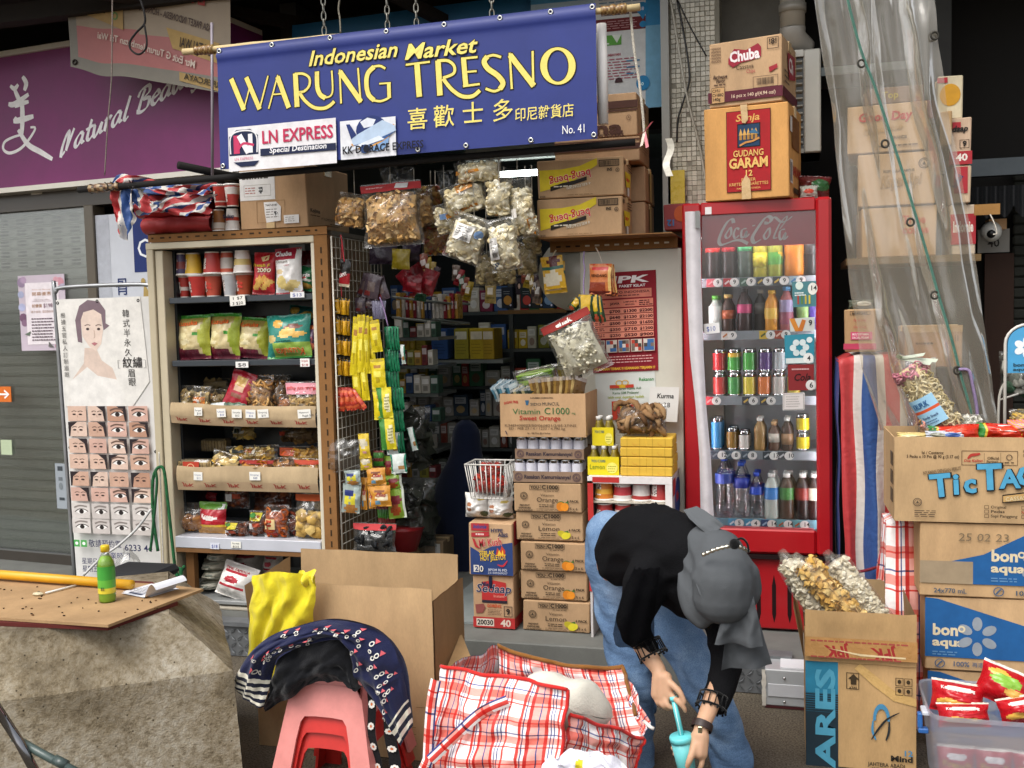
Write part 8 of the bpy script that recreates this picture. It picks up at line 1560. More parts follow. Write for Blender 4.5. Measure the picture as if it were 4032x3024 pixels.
rp=[(3330,-40),(3352,60),(3392,205),(3440,330),(3490,480),(3545,650),(3600,830),(3650,1000),(3700,1180),(3745,1330),(3790,1500),(3830,1640)]
mb=MB('rope');mb.tube(crv([at(u,v,YCt-.075)for u,v in rp],6),.0055,6,lambda i:'#4f7f70' if i%6 else '#8fae9a');mb.build('edge_rope',t)
gr=MB('dull');gr.tube([(.014*math.cos(k*.5236),0,.014*math.sin(k*.5236))for k in range(12)],.0042,6,'#3f3c36',closed=True);d=None
for u,v in[(3392,250),(3485,566),(3585,875),(3680,1162),(3770,1458),(3680,140)]:
 o=gr.build('grommet',t)if d is None else bpy.data.objects.new('grommet',d)
 if d is not None:COLL.objects.link(o);adopt(o,t)
 d=o.data;o.matrix_basis=T(at(u,v,YCt-.08))@ RZ(20)
mb=MB('rope');mb.tube(crv([at(u,v,YCt-.09)for u,v in[(3775,1455),(3815,1460),(3830,1520),(3845,1600),(3852,1680)]],5),.006,6,'#9a86ae');mb.build('purple_string',label='purple plastic string tied to the curtain eyelet',cat='string')
YT=4.42;xt0,xt1=at(3300,1900,YT).x,at(3690,1900,YT).x;ztp=at(3450,1395,YT).z
t=thing('striped_cover','red white and blue striped tarpaulin draped over a pile beside the fridge','tarpaulin',((xt0+xt1)/2,YT+.2,FZ))
mb=MB('tarp')
def tf(s,q):
 x=xt0+(xt1-xt0)*s;top=q>.86
 z=FZ+.03+(ztp-FZ-.03)*min(1,q/.86);y=YT+(0 if not top else(q-.86)/.14*.35)
 gather=.5+.5*min(1,q/.86)
 return V((x+.03*(1-q)*(1-2*s)+.012*nz3(s*5,q*5,2),y-.022*math.sin(s*21+q*2)*(1.2-q*.6)-.02*nz3(s*6,q*3,6)-.05*math.sin(math.pi*s),z+.02*nz3(s*3,q*5,4)-.03*(2*s-1)**2*(1 if top else 0)))
mb.grid(60,46,tf,uv=lambda s,q:(.005+s*1.3,q));mb.build('sheet',t)
mb=MB('tarp');mb.grid(14,40,lambda s,q:V((xt0+.004-.02*nz3(q*4,s,1),YT+.01+s*.34,FZ+.03+(ztp-FZ-.05)*q)),uv=lambda s,q:(.32+.2*s,q));mb.build('side_sheet',t)
mb=MB('rope');mb.tube(crv([at(u,v,YT-.1)for u,v in[(3330,2255),(3400,2248),(3480,2225),(3520,2210)]],6),.007,6,'#7a2030');mb.build('dark_red_rope',label='dark red rope tied round the striped cover near the floor',cat='rope')
o,M,w,h=carton('facial foam carton with a pink base, standing on the striped cover',(3322,1218,3452,1392),YT+.03,.2,lambda P:(P.fr(.2,.04,.62,.09,.008,'#2a2420'),P.t('6849341',.25,.115,.055,'#2a2420',w=.5,b=1),P.t('Fair & lovely',.3,.28,.06,'#b5404c',w=.4,sh=.2),P.t('Glow & lovely',.3,.44,.06,'#b5404c',w=.4,sh=.2),P.r(.22,.53,.66,.18,'#c2486a'),P.t('MULTIVITAMIN',.27,.61,.05,'#e8cfd0',w=.5,b=1),P.t('FACIAL FOAM',.27,.69,.05,'#e8cfd0',w=.5,b=1),P.r(0,.80,1,.14,'#b03a56')),col='#a9804e',yaw=-14,hz=ztp+.01)
bag('dark packet on top of the facial foam carton',(3340,1190,3440,1225),YT+.15,chips('#4a5244',[(.6,.5,.3,.3,'#b9b8ac')],[]),.06,zbase=ztp+.01+h+.003,seed=205)
carton('brown carton behind the clear curtain, below the coffee cartons',(3560,1282,3790,1490),4.5,.3,lambda P:(P.r(0,.0,1,.16,'#b3936a'),P.t('11',.86,.38,.14,'#5a4430',w=.08,b=1),P.lines(.2,.4,.3,1,.1,'#6a5036',.05)),col='#a5763f',hz=ztp-.06)
def softbox(cx,cy,z0,w,d,h,seed,mat,uvs,bulge=.03,nu=20,nv=18):
 mb=MB(mat)
 for k in range(4):
  a=k*90;fw,fd=(w,d)if k%2==0 else(d,w);Mx=T(cx,cy,z0)@ RZ(a)
  mb.grid(nu,nv,lambda s,q:Mx @ V(((s-.5)*fw*(1-.08*q**3),-fd/2*(1-.1*q**3)-bulge*math.sin(math.pi*s)*math.sin(math.pi*min(1,q*1.05))+.012*nz3(s*6+k,q*6,seed),q*h+.01*nz3(s*3,q,seed+k))),uv=lambda s,q:(uvs*(s*fw)+k*.37,uvs*q*h))
 Mx=T(cx,cy,z0);mb.grid(10,10,lambda s,q:Mx @ V(((s-.5)*w*.92,(q-.5)*d*.9,h+.03*math.sin(math.pi*s)*math.sin(math.pi*q))),uv=lambda s,q:(uvs*s*w,uvs*q*d));return mb
p=at(3552,2200,4.14);mb=softbox(p.x,4.14,.0,.145,.22,at(3552,2060,4.05).z,3,'plaid',4.2);mb.build('plaid_bag',label='upright red white and blue plaid zip bag beside the water cartons',cat='plaid bag')
YW1=3.88
def dbon(flip,code):
 def f(P):
  if flip:P.p([(.0,.62),(.5,.42),(1,.0),(1,.82),(.42,.82),(.42,.62)],'#1f5a94');P.r(.0,.52,.42,.30,'#9c8a70')
  else:P.p([(.0,.02),(.1,.03),(.9,.40),(.9,.82),(.0,.82)],'#1f5a94');P.r(.9,.40,.1,.42,'#9c8a70')
  x=.56 if flip else .06;y=.50 if flip else .52;k=1
  P.t('bon',x,y,.145,'#d8c9a8',w=.21,b=2);P.t('aqua',x,y+.145,.105,'#d8c9a8',w=.26,b=2)
  cx,cy=(.95,.55)if flip else(.42,.52);a=P.h/P.w
  for i in range(6):
   an=R(30+60*i);P.e(cx+.17*a*1.0*math.cos(an),cy-.17*math.sin(an),.055*a*1.7,.062,'#8f97a0',rot=math.degrees(an),n=14);P.o-=.0002
  P.o+=.0004;P.ring(x+.235,y-.09,.03,.045,.5,'#d8c9a8');P.lines(x,y+.22,.2,2,.035,'#5f8ab4',.016);P.ring(.12 if not flip else .62,.905,.042,.062,.2,'#4a5f7a');P.st([(.10 if not flip else .60,.94),(.12 if not flip else .62,.9),(.14 if not flip else .64,.87)],.02,'#4a5f7a')
  if flip:P.t('24x770 mL',.11,.945,.06,'#4a5a6a',w=.26,b=1);P.t('100%',.74,.945,.06,'#4a5a6a',w=.16,b=1);P.t(code,.3,.24,.1,'#7a6a52',w=.4,sh=.1)
  else:P.t('100% 再造樽',.22,.935,.065,'#4a5f7a',w=.30,b=1)
 return f
z=.003
z,o=scart('blue printed water carton at floor level, partly behind the snack tub',(3652,2660,4150,2962),YW1,z,.34,dbon(False,''),col='#c49a62',yaw=1);z,o=scart('blue printed water carton in the middle of the right stack',(3642,2362,4140,2655),YW1-.01,z,.34,dbon(False,''),col='#c69c64',yaw=.5);z,o=scart('blue printed water carton stamped 25 02 23 at the top of the right stack',(3622,2062,4130,2358),YW1-.02,z,.34,dbon(True,'25 02 23'),col='#c2985f',yaw=1)
def dtic(P):
 P.t('Isi / Contents:',.18,.20,.035,'#4a3a28',w=.145,b=1);P.t('5 Packs x 10 Pcs @ 90 g (3.17 oz)',.08,.245,.035,'#4a3a28',w=.345,b=1);P.fr(.44,.155,.36,.17,.006,'#5a4630');P.r(.585,.18,.002,.12,'#5a4630');P.r(.69,.18,.002,.12,'#5a4630')
 P.st([(.48,.25),(.50,.21),(.53,.20),(.56,.19)],.035,'#b03a30',taper=.5);P.t('Dua Kelinci',.455,.285,.03,'#b03a30',w=.12,b=1,sh=.2);P.t('Official',.605,.255,.03,'#4a3a28',w=.075,b=1);P.t('Partner',.60,.295,.03,'#4a3a28',w=.075,b=1);P.ring(.745,.23,.02,.035,.25,'#5a4a3a');P.lines(.715,.285,.06,1,.02,'#4a3a28',.012)
 P.t('EXP : 04/',.83,.17,.03,'#5a4a38',w=.14);P.t('PRO : 04/',.83,.22,.03,'#5a4a38',w=.14);P.t('NYAMAN DENGAN PERUT',.19,.44,.035,'#7a6448',w=.25,b=2,rot=9)
 for i,(ch,x,y,hh)in enumerate([('T',.245,.70,.26),('i',.385,.66,.24),('c',.455,.64,.22),('T',.55,.60,.29),('A',.69,.58,.21),('C',.79,.56,.24)]):
  for bw2,col,dx in((2,'#1f1c18',0),):
   P.t(ch,x,y+.012,hh,'#1f1c18',b=2,rot=6 if i==0 else 3);P.t(ch,x-.006,y+.018,hh*1.03,'#1f1c18',b=2,rot=6 if i==0 else 3);P.t(ch,x+.006,y+.004,hh,'#1f1c18',b=2,rot=6 if i==0 else 3);P.t(ch,x,y,hh*.96,'#4f9fc4',b=2,rot=6 if i==0 else 3)
 P.p([(.70,.66),(.95,.60),(1,.62),(1,.70),(.70,.76)],'#2a221a');P.p([(.705,.675),(.95,.615),(1,.635),(1,.69),(.705,.745)],'#bf9a62');P.ot('CASSAVA SNACK',.72,.735,.045,'#d8c49a','#4a3a28',w=.3,b=2,rot=6);P.halal(.15,.765,.05,'#5a4a3a');P.lines(.13,.86,.14,4,.022,'#5a4a38',.01)
 for i,s_ in enumerate(['Original','Pedas','Sapi Panggang']):P.fr(.585,.785+i*.052,.028,.042,.005,'#4a3a28');P.t(s_,.625,.82+i*.052,.032,'#3a2f22',w=[.1,.09,.17][i],b=1)
 for i in range(3):P.fr(.82,.785+i*.052,.028,.042,.005,'#4a3a28')
 P.st([(.822,.85),(.835,.868),(.855,.83)],.012,'#b03a30',sm=0)
rt=(3522,1722,4135,2058);z0t=z;hT=hpx(rt,YW1-.03);a=at(3522,1890,YW1-.03);w=at(4135,1890,YW1-.03).x-a.x;mb=MB('card');mb.M=T(a.x,YW1-.03,z0t)@ RZ(1);dp=.36;c='#bf9860'
mb.box(0,w,0,dp,0,.005,c);mb.box(0,w,0,.005,.0052,hT,c);mb.box(0,w,dp-.005,dp,.0052,hT,c);mb.box(0,.005,.0052,dp-.0052,.0052,hT-.004,c);mb.box(w-.005,w,.0052,dp-.0052,.0052,hT-.004,c);o=mb.build('carton',label='open cassava snack carton with big blue letters on top of the water cartons',cat='carton');pb=MB('print');pb.M=mb.M;dtic(Pr(pb,w,hT));pb.build('printed_front',o)
mb=MB('card');mb.M=T(a.x-.001,YW1-.03,z0t)@ RZ(1)@ RZ(-90)@ T(-dp,0,0)
for i in range(3):mb.box(dp*.72,dp*.9,-.002,-.0008,hT*(.2+i*.22),hT*(.36+i*.22),'#5f4d38')
mb.build('side_labels',o)
zT=z0t+hT;YK2=YW1+.12
t=thing('cracker_roll','tied clear roll of ring crackers with a pink top leaning on the snack carton','cracker roll',tuple(at(3680,1690,YK2)))
A_,B_=at(3575,1450,YK2+.02),at(3735,1690,YK2-.02);q=random.Random(9);mb=MB('food')
for i in range(330):
 k=q.uniform(0,1);an=q.uniform(0,6.283);ax=(B_-A_).normalized();n1=ax.cross(V((0,1,0))).normalized();n2=ax.cross(n1);rr=.056;p=A_+(B_-A_)*k+(n1*math.cos(an)+n2*math.sin(an))*rr*q.uniform(.75,1.0)
 piece(mb,'ring',p,.011,q.choice(['#c9808c','#d695a0','#bf6f80'])if k<.16 else q.choice(['#d8c79a','#e3d6b0','#c9b684']),q)
mb.M=I4;mb.tube([A_,A_+(B_-A_)*.5,B_],.044,12,'#cbb98c');mb.build('ring_crackers',t,kind='stuff')
mb=MB('bag2');n1=(B_-A_).normalized();mb.tube([A_-n1*.05,A_-n1*.035,A_-n1*.01,A_+(B_-A_)*.3,A_+(B_-A_)*.7,B_+n1*.02,B_+n1*.04],[.012,.05,.064,.068,.068,.066,.03],16,'#fff');mb.build('wrapper',t)
mb=MB('paper');ax=n1;r1=ax.cross(V((0,1,0))).normalized();m0=A_+(B_-A_)*.62
def lb(s,q2):an=-1.25+1.5*s;return m0+ax*(.055-.11*(1-q2))+(-r1*math.sin(an)*-1*.0705+V((0,-1,0))*math.cos(an)*.0705)
mb.grid(14,10,lambda s,q2:lb(s,q2),lambda s,q2:'#c2502c' if .42<q2<.55 else '#8fb8d0');lo=mb.build('label',t)
pb=MB('print');P=Pr(pb,.1,.11,mapf=lambda x,z2,off:lb(x/.1,1-z2/.11)+V((0,-off-.001,0)),off=.001);P.t('KRUPUK',.1,.32,.18,'#2a5a8a',w=.6,b=2);P.t('Family Snack',.2,.72,.08,'#2a3560',w=.6,b=1);P.lines(.2,.8,.6,2,.08,'#3d5a80',.03);pb.build('label_print',lo)
mb=MB('film')
for i,(u,v)in enumerate([(3530,1400),(3560,1392),(3640,1395),(3690,1420),(3665,1432)]):e=at(u,v,YK2-.02);s_=A_-n1*.045;w3=V((.004,0,.006));mb.add([s_-w3,s_+w3,e+w3,e-w3],[(0,1,2,3)],'#c3ccb8')
mb.build('tie_ribbon',t)
clearbag('small clear bag of brown ring crackers at the left of the snack carton',(3610,1632,3735,1722),YW1+.1,'ring',55,.014,['#b08a58','#c9a878','#9c7448','#c98a7a'],t=.1,zbase=zT-.02,seed=210);clearbag('clear bag of white crackers right of the cracker roll',(3745,1608,3880,1700),YW1+.13,'chip',70,.016,['#d9d6c8','#e6e3d8','#c9c5b2'],t=.1,zbase=zT-.02,seed=211)
RDP=chips('#c4301c',[(.55,.55,.2,.2,'#d8482c'),(.3,.4,.2,.2,'#a8240f')],[(lambda s,q:s<.12,'#2f7a34'),(lambda s,q:.12<s<.17,'#c9b03a')])
for i,(rc,rl,l)in enumerate([((3655,1668,3860,1738),-2,'red noodle packet with a green end, left in the snack carton'),((3845,1672,4045,1745),3,'red noodle packet with a white sticker in the middle of the snack carton'),((3990,1670,4140,1745),-3,'red noodle packet at the right edge of the snack carton')]):
 bag(l,rc,YW1+.04+.01*i,RDP,.07,roll=rl,lean=18,zbase=zT-.025,seed=212+i,name='noodle_packet',cat='noodle packet',draw=(lambda P:P.r(.42,.1,.35,.4,'#dcd8d2'))if i==1 else None)
bag('flat white and blue packet lying on the front edge of the snack carton',(3640,1712,3800,1745),YW1+.015,chips('#b9bcc4',[(.7,.5,.2,.3,'#3d5a9a'),(.3,.5,.2,.3,'#8a8a7a')],[]),.03,zbase=zT-.012,seed=216);bag('pale yellow cracker packet at the left edge of the snack carton',(3530,1712,3660,1742),YW1+.05,chips('#d0b878',[(.4,.5,.3,.2,'#e3d2a0')],[]),.05,zbase=zT-.02,seed=217)
clearbag('clear bag of yellow straw crackers at the right edge',(3975,1585,4100,1690),YW1+.12,'stick',60,.018,['#d8b860','#e6cc80','#c4a048'],t=.1,zbase=zT-.01,seed=218)
bag('pink and orange patterned snack bag at the right edge of the snack carton',(3965,1640,4110,1700),YW1+.06,lambda s,q:'#c97a8a' if int(s*14+q*8)%2 else '#d8923a',.06,zbase=zT,seed=219)
t=thing('water_sign','blue water brand sign with a white flower on a white wire stand','sign',tuple(at(4040,1700,4.25)));YSg=4.25
c_=at(4050,1400,YSg);za,zb_=at(4050,1468,YSg).z,at(4050,1285,YSg).z;wS_=c_.x-at(3968,1400,YSg).x
mb=MB('plastic');pts=[(c_.x-wS_,za),(c_.x+wS_,za)]+[(c_.x+wS_*math.cos(R(a2)),zb_-wS_*.9+wS_*.9*math.sin(R(a2)))for a2 in range(0,181,15)]
mb.add([(x,YSg,z2)for x,z2 in pts]+[(x,YSg+.01,z2)for x,z2 in pts],[tuple(range(len(pts))),tuple(range(len(pts),2*len(pts)))[::-1]]+[(i,(i+1)%len(pts),(i+1)%len(pts)+len(pts),i+len(pts))for i in range(len(pts))],'#4a9fd0');so=mb.build('sign_board',t)
pb=MB('print');pb.M=T(c_.x-wS_,YSg,za);P=Pr(pb,2*wS_,zb_-za)
for i in range(6):an=R(90+60*i);P.e(.45+.2*math.cos(an),.45-.14*math.sin(an),.12,.075,'#e9eef0',rot=math.degrees(an));P.o-=.0002
P.o+=.0004;P.t('bon',.13,.86,.07,'#2a4a5a',w=.28,b=2);P.t('aqua',.13,.95,.06,'#2a4a5a',w=.34,b=2);pb.build('sign_print',so)
mb=MB('paint');mb.tube([(c_.x-wS_-.008,YSg+.005,at(4050,2000,YSg).z)]+[(c_.x+(wS_+.008)*math.cos(R(a2)),YSg+.005,zb_-wS_*.9+(wS_*.9+.008)*math.sin(R(a2)))for a2 in range(180,-1,-15)],.006,7,'#d3d0c8');mb.tube(crv([at(3960,1500,YSg+.05),at(3935,1560,YSg+.05),at(3930,1700,YSg+.05)],5),.005,6,'#c9c6be');mb.tube([at(3935,1575,YSg+.05),at(4010,1550,YSg+.05)],.004,6,'#c9c6be');mb.build('wire_stand',t)
clearbag('grey plastic sack with a green stripe behind the blue water sign',(3935,1380,4060,1560),4.6,'chunk',20,.04,['#8a8a84','#a5a59c','#4a6a54'],t=.15,seed=220,content='contents')
YA1=3.62;a,b=at(3172,2800,YA1),at(3608,2800,YA1);w=b.x-a.x;zA=at(3390,2408,YA1).z;dA=.40;c='#bd9250'
t=thing('open_carton','tall open brown carton with a blue stripe and folded-up flaps','carton',(a.x+w/2,YA1+dA/2,0));MA=T(a.x,YA1,0)
zc=at(3390,2612,YA1).z
mb=MB('card');mb.M=MA;mb.box(0,w,0,.006,.004,zc,c);mb.box(0,w,dA-.006,dA,.004,zc,'#a98246');mb.box(0,.006,.0062,dA-.0062,.004,zc,c);mb.box(w-.006,w,.0062,dA-.0062,.004,zc,c);mb.box(.007,w-.007,.007,dA-.007,.004,.01,c);mb.build('body',t)
mb=MB('card');mb.M=MA;hF=zA-zc;mb.grid(14,8,lambda s,q:(w*s,-.006-.012*q*math.sin(math.pi*s)+.004*nz3(s*5,q*3,1),zc+.001+hF*q+.004*nz3(s*4,1,2)),c);fo=mb.build('front_flap',t)
mb=MB('card');mb.M=MA;mb.grid(14,8,lambda s,q:(w*s,dA+.03*q,zc+.001+hF*1.02*q-(.05*max(0,s-.8)*5*q)),'#8f7348');mb.build('back_flap',t);mb=MB('card');mb.M=MA;mb.grid(8,8,lambda s,q:(-.004-.035*q,dA*s,zc+.001+hF*q),'#a98246');mb.build('side_flap',t);mb=MB('card');mb.M=MA;mb.grid(8,8,lambda s,q:(w+.002-.006*q,dA*s,zc+.001+hF*(.98-.06*s)*q),'#9c7a48');mb.build('side_flap',t)
pb=MB('print');pb.M=MA @ T(0,-.012,zc);P=Pr(pb,w,hF,off=.01,mat='film');P.r(-.002,.50,1.004,.43-.05,'#b08450');P.mat='print'
for x in(.26,.68):P.t('JPK',x+.12,.66,.20,'#9c2c2c',w=.2,b=2,sh=.25,mir=-1,flip=-1)
P.lines(.05,.55,.9,1,.1,'#a04a40',.03);P.lines(.05,.86,.9,1,.1,'#a04a40',.03);P.p([(.2,.70),(.5,.78),(.9,.80),(.9,.83),(.5,.82)],'#d8c49a','film');pb.build('printed_tape',t,kind='stuff')
pb=MB('print');pb.M=MA;hb_=zc;P=Pr(pb,w,hb_);P.r(.0,.0,.30,.3,'#2a7a98');P.r(.0,.3,.30,.7,'#1c2e38')
for i in range(9):P.r(.0,.3+i*.022,.30,.010-i*.0009,'#24627a');P.o-=.0002
P.o+=.0004;P.t('ARES',.265,.99,.16,'#4f9ab5',w=.92*hb_/w,b=2,rot=90);P.p([(.5,.0),(.66,.12),(.8,.23),(1,.3),(1,.37),(.8,.33),(.62,.2),(.45,.05)],'#c9a468','film')
P.fr(.375,.09,.115,.155,.006,'#3a2e1c');P.p([(.39,.15),(.44,.10),(.49,.15),(.465,.15),(.465,.20),(.415,.20),(.415,.15)],'#3a2e1c');P.t('ATAS',.40,.24,.02,'#3a2e1c',w=.07,b=2)
for i in range(2):
 for j in range(2):P.fr(.815+i*.078,.11+j*.085,.07,.075,.005,'#3a2e1c');P.e(.85+i*.078,.145+j*.085,.018,.02,'#3a2e1c',n=8)
P.ring(.69,.50,.075,.14,.35,'#4a8ab0',a0=-10,a1=190);P.st([(.615,.52),(.61,.62),(.64,.70)],.02,'#4a8ab0',taper=.5);P.st([(.76,.52),(.755,.62),(.73,.70)],.02,'#2a2e30',taper=.5);P.st([(.60,.70),(.66,.60),(.74,.50),(.85,.43)],.02,'#2a2a2a',taper=.7);P.t('12',.88,.83,.05,'#4a8ab0',w=.09,b=1);P.t('Mind',.97,.885,.05,'#26221c',w=.20,b=2,an='r');P.t('JAHTERA ABADI',.9,.945,.035,'#3a3226',w=.33,b=1,an='r');P.t('ANG - INDONESIA',.86,.985,.028,'#3a3226',w=.26,b=1,an='r');pb.build('printed_front',t)
def croll(label,p0,p1,r,cols,kind,seed,size=.014,n=200,Ya=YA1+.12,Yb=YA1+.2):
 A2,B2=at(*p0,Ya),at(*p1,Yb);e=thing('cracker_roll',label,'cracker roll',tuple(B2));q=random.Random(seed);mb=MB('food');ax=(B2-A2).normalized();n1=ax.cross(V((0,1,0))).normalized();n2=ax.cross(n1)
 for i in range(n):
  k=q.random();an=q.uniform(0,6.283);piece(mb,kind,A2+(B2-A2)*k+(n1*math.cos(an)+n2*math.sin(an))*r*q.uniform(.6,.84),size,q.choice(cols),q)
 mb.M=I4;mb.tube([A2,A2+(B2-A2)*.5,B2],[r*.66,r*.76,r*.74],12,mixc(cols[0],'#6a5a40',.3));mb.build('crackers',e,kind='stuff');mb=MB('bag2');mb.tube([A2-ax*.05,A2-ax*.02,A2,A2+(B2-A2)*.3,A2+(B2-A2)*.7,B2,B2+ax*.02],[.014,.022,r*.98,r*1.08,r*1.08,r*1.05,r*.7],16,'#fff');mb.build('wrapper',e)
croll('long clear roll of white crackers, leftmost in the open carton',(3105,2215),(3290,2500),.05,['#e3d9c0','#ebe3cd','#d3c7aa'],'puff',230,size=.0125,n=420,Ya=YA1+.12,Yb=YA1+.14)
croll('long clear roll of yellow curled crackers in the middle of the open carton',(3165,2225),(3400,2480),.052,['#dcb468','#e8c884','#c79a4c'],'shell',231,size=.017,n=380,Ya=YA1+.1,Yb=YA1+.1)
croll('long clear roll of white crackers, rightmost in the open carton',(3285,2215),(3500,2500),.055,['#e3d9c0','#ebe3cd','#d3c7aa'],'puff',232,size=.0125,n=460,Ya=YA1+.22,Yb=YA1+.22)
clearbag('bag of pale crackers deep in the open carton with a light blue tag',(3170,2370,3390,2470),YA1+.08,'curl',50,.02,['#b99c68','#cdb284'],zbase=zc-.02,t=.1,seed=233,draw=lambda P:P.r(.7,.3,.25,.3,'#8fc0dc'))
YTb=3.42;a,b=at(3668,2950,YTb),at(4150,2950,YTb);zr_=at(3900,2838,YTb).z;w=b.x-a.x;dT=.34
t=thing('snack_tub','translucent plastic tub with a blue clip handle, full of red snack bags','plastic tub',(a.x+w/2,YTb+dT/2,.0))
mb=MB('tubplastic');mb.M=T(a.x+w/2,YTb+dT/2,.0)
zb0=.0
def tb(s,q,o_=0):an=s*2*math.pi;k=.88+.12*q+o_;c2,s2=math.cos(an),math.sin(an);e_=.28;return V((math.copysign(abs(c2)**e_,c2)*w/2*k,math.copysign(abs(s2)**e_,s2)*dT/2*k,zb0+.02+(zr_-zb0-.02)*q))
mb.grid(48,10,lambda s,q:tb(s,q),'#fff');mb.grid(48,2,lambda s,q:tb(s,1,.0+.04*q)+V((0,0,.004*q)),'#fff');mb.grid(48,1,lambda s,q:tb(s,1,.04)+V((0,0,.004-.015*q)),'#fff');mb.grid(48,1,lambda s,q:tb(s,0)*(1-q)+V((0,0,.02))*q,'#fff');mb.build('shell',t)
mb=MB('plastic');mb.M=T(a.x-.012,YTb+.08,zr_-.02);mb.box(-.022,-.006,-.012,.012,-.05,-.0,'#2f64a8',ch=.003);mb.box(-.02,.012,-.014,.014,-.066,-.05,'#2f64a8',ch=.003);mb.box(-.01,.012,-.03,.03,-.0,.014,'#c9ccd6',ch=.003);mb.build('clip_handle',t)
pb=MB('print');pb.M=T(a.x,YTb-.002,.0);P=Pr(pb,w,zr_,off=.004);P.st([(.66,.62),(.60,.70),(.70,.74),(.62,.80),(.58,.86)],.02,'#2a2f6a');P.st([(.60,.64),(.70,.86)],.02,'#2a2f6a');pb.build('marker_writing',t)
FRB=chips('#b3141e',[(.3,.3,.2,.12,'#d8a94a'),(.6,.25,.25,.1,'#e0b85c'),(.5,.75,.3,.08,'#e6e0d8')],[(lambda s,q:q>.93,'#d9cfc0')])
for i,(rc,Y,rl,zb_2,l)in enumerate([((3665,2800,3880,2920),YTb+.12,6,-.03,'red french fries bag lying at the left in the tub'),((3690,2850,3900,2940),YTb+.06,-4,-.05,'red french fries bag at the front of the tub'),((3850,2745,4080,2890),YTb+.14,22,.0,'large red and green snack bag heaped at the right of the tub'),((3930,2830,4110,2930),YTb+.08,-14,-.03,'red snack bag with a black panel at the right front of the tub')]):
 bag(l,rc,Y,FRB if i !=2 else chips('#b3141e',[(.45,.6,.3,.16,'#7fae3a'),(.3,.75,.2,.1,'#d9b04a'),(.7,.35,.25,.12,'#c9a04a')],[(lambda s,q:q>.94,'#d8d2c8')]),.1,roll=rl,lean=22,zbase=zr_+zb_2,seed=240+i,draw=(lambda P:P.t('Kentang Goreng',.15,.3,.1,'#f0e8e2',w=.65,b=1))if i<2 else None)
for i in range(3):bag(['red french fries bag seen through the left of the tub wall','red french fries bag seen through the middle of the tub wall','red french fries bag seen through the right of the tub wall'][i],(3690+150*i,2870,3840+150*i,3020),YTb+.065,FRB,.05,zbase=.04,seed=250+i,draw=lambda P:P.ot('French',.1,.5,.14,'#e0b23a','#6a1a10',w=.8,b=2))
YM=4.12;a,b=at(3012,2700,YM),at(3235,2700,YM);z1=at(3100,2640,YM).z;mb=MB('paint');mb.M=T(a.x,YM,.0);w=b.x-a.x
t=thing('metal_step','low grey metal box step with white panels on the ground by the fridge','metal box',(a.x+w/2,YM+.08,0));mb.box(0,w,0,.15,.012,z1,'#a9adb0',ch=.004);mb.box(0,w,.0,.16,.002,.012,'#4a2024');mb.build('body',t)
mb=MB('paint');mb.M=T(a.x,YM,.0);mb.box(.012,w,-.004,-.0005,z1*.32,z1*.64,'#c4c7cc',ch=.001);mb.build('front_panel',t);mb=MB('paper');mb.M=T(a.x,YM,.0);mb.box(.06,w,.02,.13,z1+.0005,z1+.004,'#d9dade');mb.build('top_panel',t)
for zz_ in(.2,.8):mb=MB('chrome');mb.ball((a.x+.075,YM-.003,z1*zz_),.006,'#c9c9c9');mb.build('screw',t)
mb=MB('film');mb.M=T(a.x,YM,.0);mb.grid(3,12,lambda s,q:(-.012+.016*s+.006*nz3(q*7,s,3),-.006,.012+(z1-.012)*q),'#d2cec4');mb.build('peeling_edge',t)
C0,C1=atz(-420,2815,.47),atz(918,2640,.47);e=(C1-C0).normalized();bk_=V((-e.y,e.x,0));D_=.85
ZB_=.648
def blk():
 mb=MB('concrete');lo=[C0-e*.05-bk_*.03,C1+e*.02-bk_*.03,C1+e*.02+bk_*D_,C0-e*.05+bk_*D_]
 lv=[[V((p.x,p.y,-.01))for p in lo],[C0,C1,C1+bk_*D_,C0+bk_*D_],[V((p.x,p.y,ZB_))for p in(C0+bk_*.11+e*.1,C1+bk_*.11-e*.19,C1+bk_*(D_-.12)-e*.19,C0+bk_*(D_-.12)+e*.1)]]
 N=26
 for k in range(4):
  for L in range(2):
   a,b,c,d=lv[L][k],lv[L][(k+1)%4],lv[L+1][(k+1)%4],lv[L+1][k]
   def f(s,q):
    p=(a*(1-s)+b*s)*(1-q)+(d*(1-s)+c*s)*q;n=bk_*(-1 if k==0 else 0)+e*(1 if k==1 else 0)
    r=.006*nz3(p.x*6,p.y*6,p.z*6)+.003*nz3(p.x*25,p.y*25,p.z*25);return p+V((r,r,r*.5))
   mb.grid(N,12,f,'#b5a98c')
 mb.add(lv[2],[(0,1,2,3)],'#b5a98c');return mb
mb=blk();mb.build('concrete_block',label='weathered chamfered concrete block in the left foreground',cat='concrete block')
ZBd=.672
def board(z,pts,th,col,name,label,mat='card'):
 P_=[atz(u,v,z)for u,v in pts];n=len(P_);mb=MB(mat);mb.add([p for p in P_]+[p-V((0,0,th))for p in P_],[tuple(range(n))[::-1],tuple(range(n,2*n))]+[(i,(i+1)%n,(i+1)%n+n,i+n)for i in range(n)],col);return mb.build(name,label=label,cat='board')
board(ZBd-.011,[(-500,2240),(600,2290),(700,2370),(425,2468),(-500,2430)],.012,'#5a2420','dark_board','dark red board lying under the plywood on the concrete block','dull')
board(ZBd,[(-500,2238),(640,2300),(800,2318),(426,2460),(-500,2398)],.009,'#a9824e','plywood_board','thin tan plywood board lying on the concrete block')
p=atz(424,2368,ZBd);t=thing('drink_bottle','half full bottle of green tea with a yellow cap on the plywood board','bottle',tuple(p));hB=.185;r=.0285
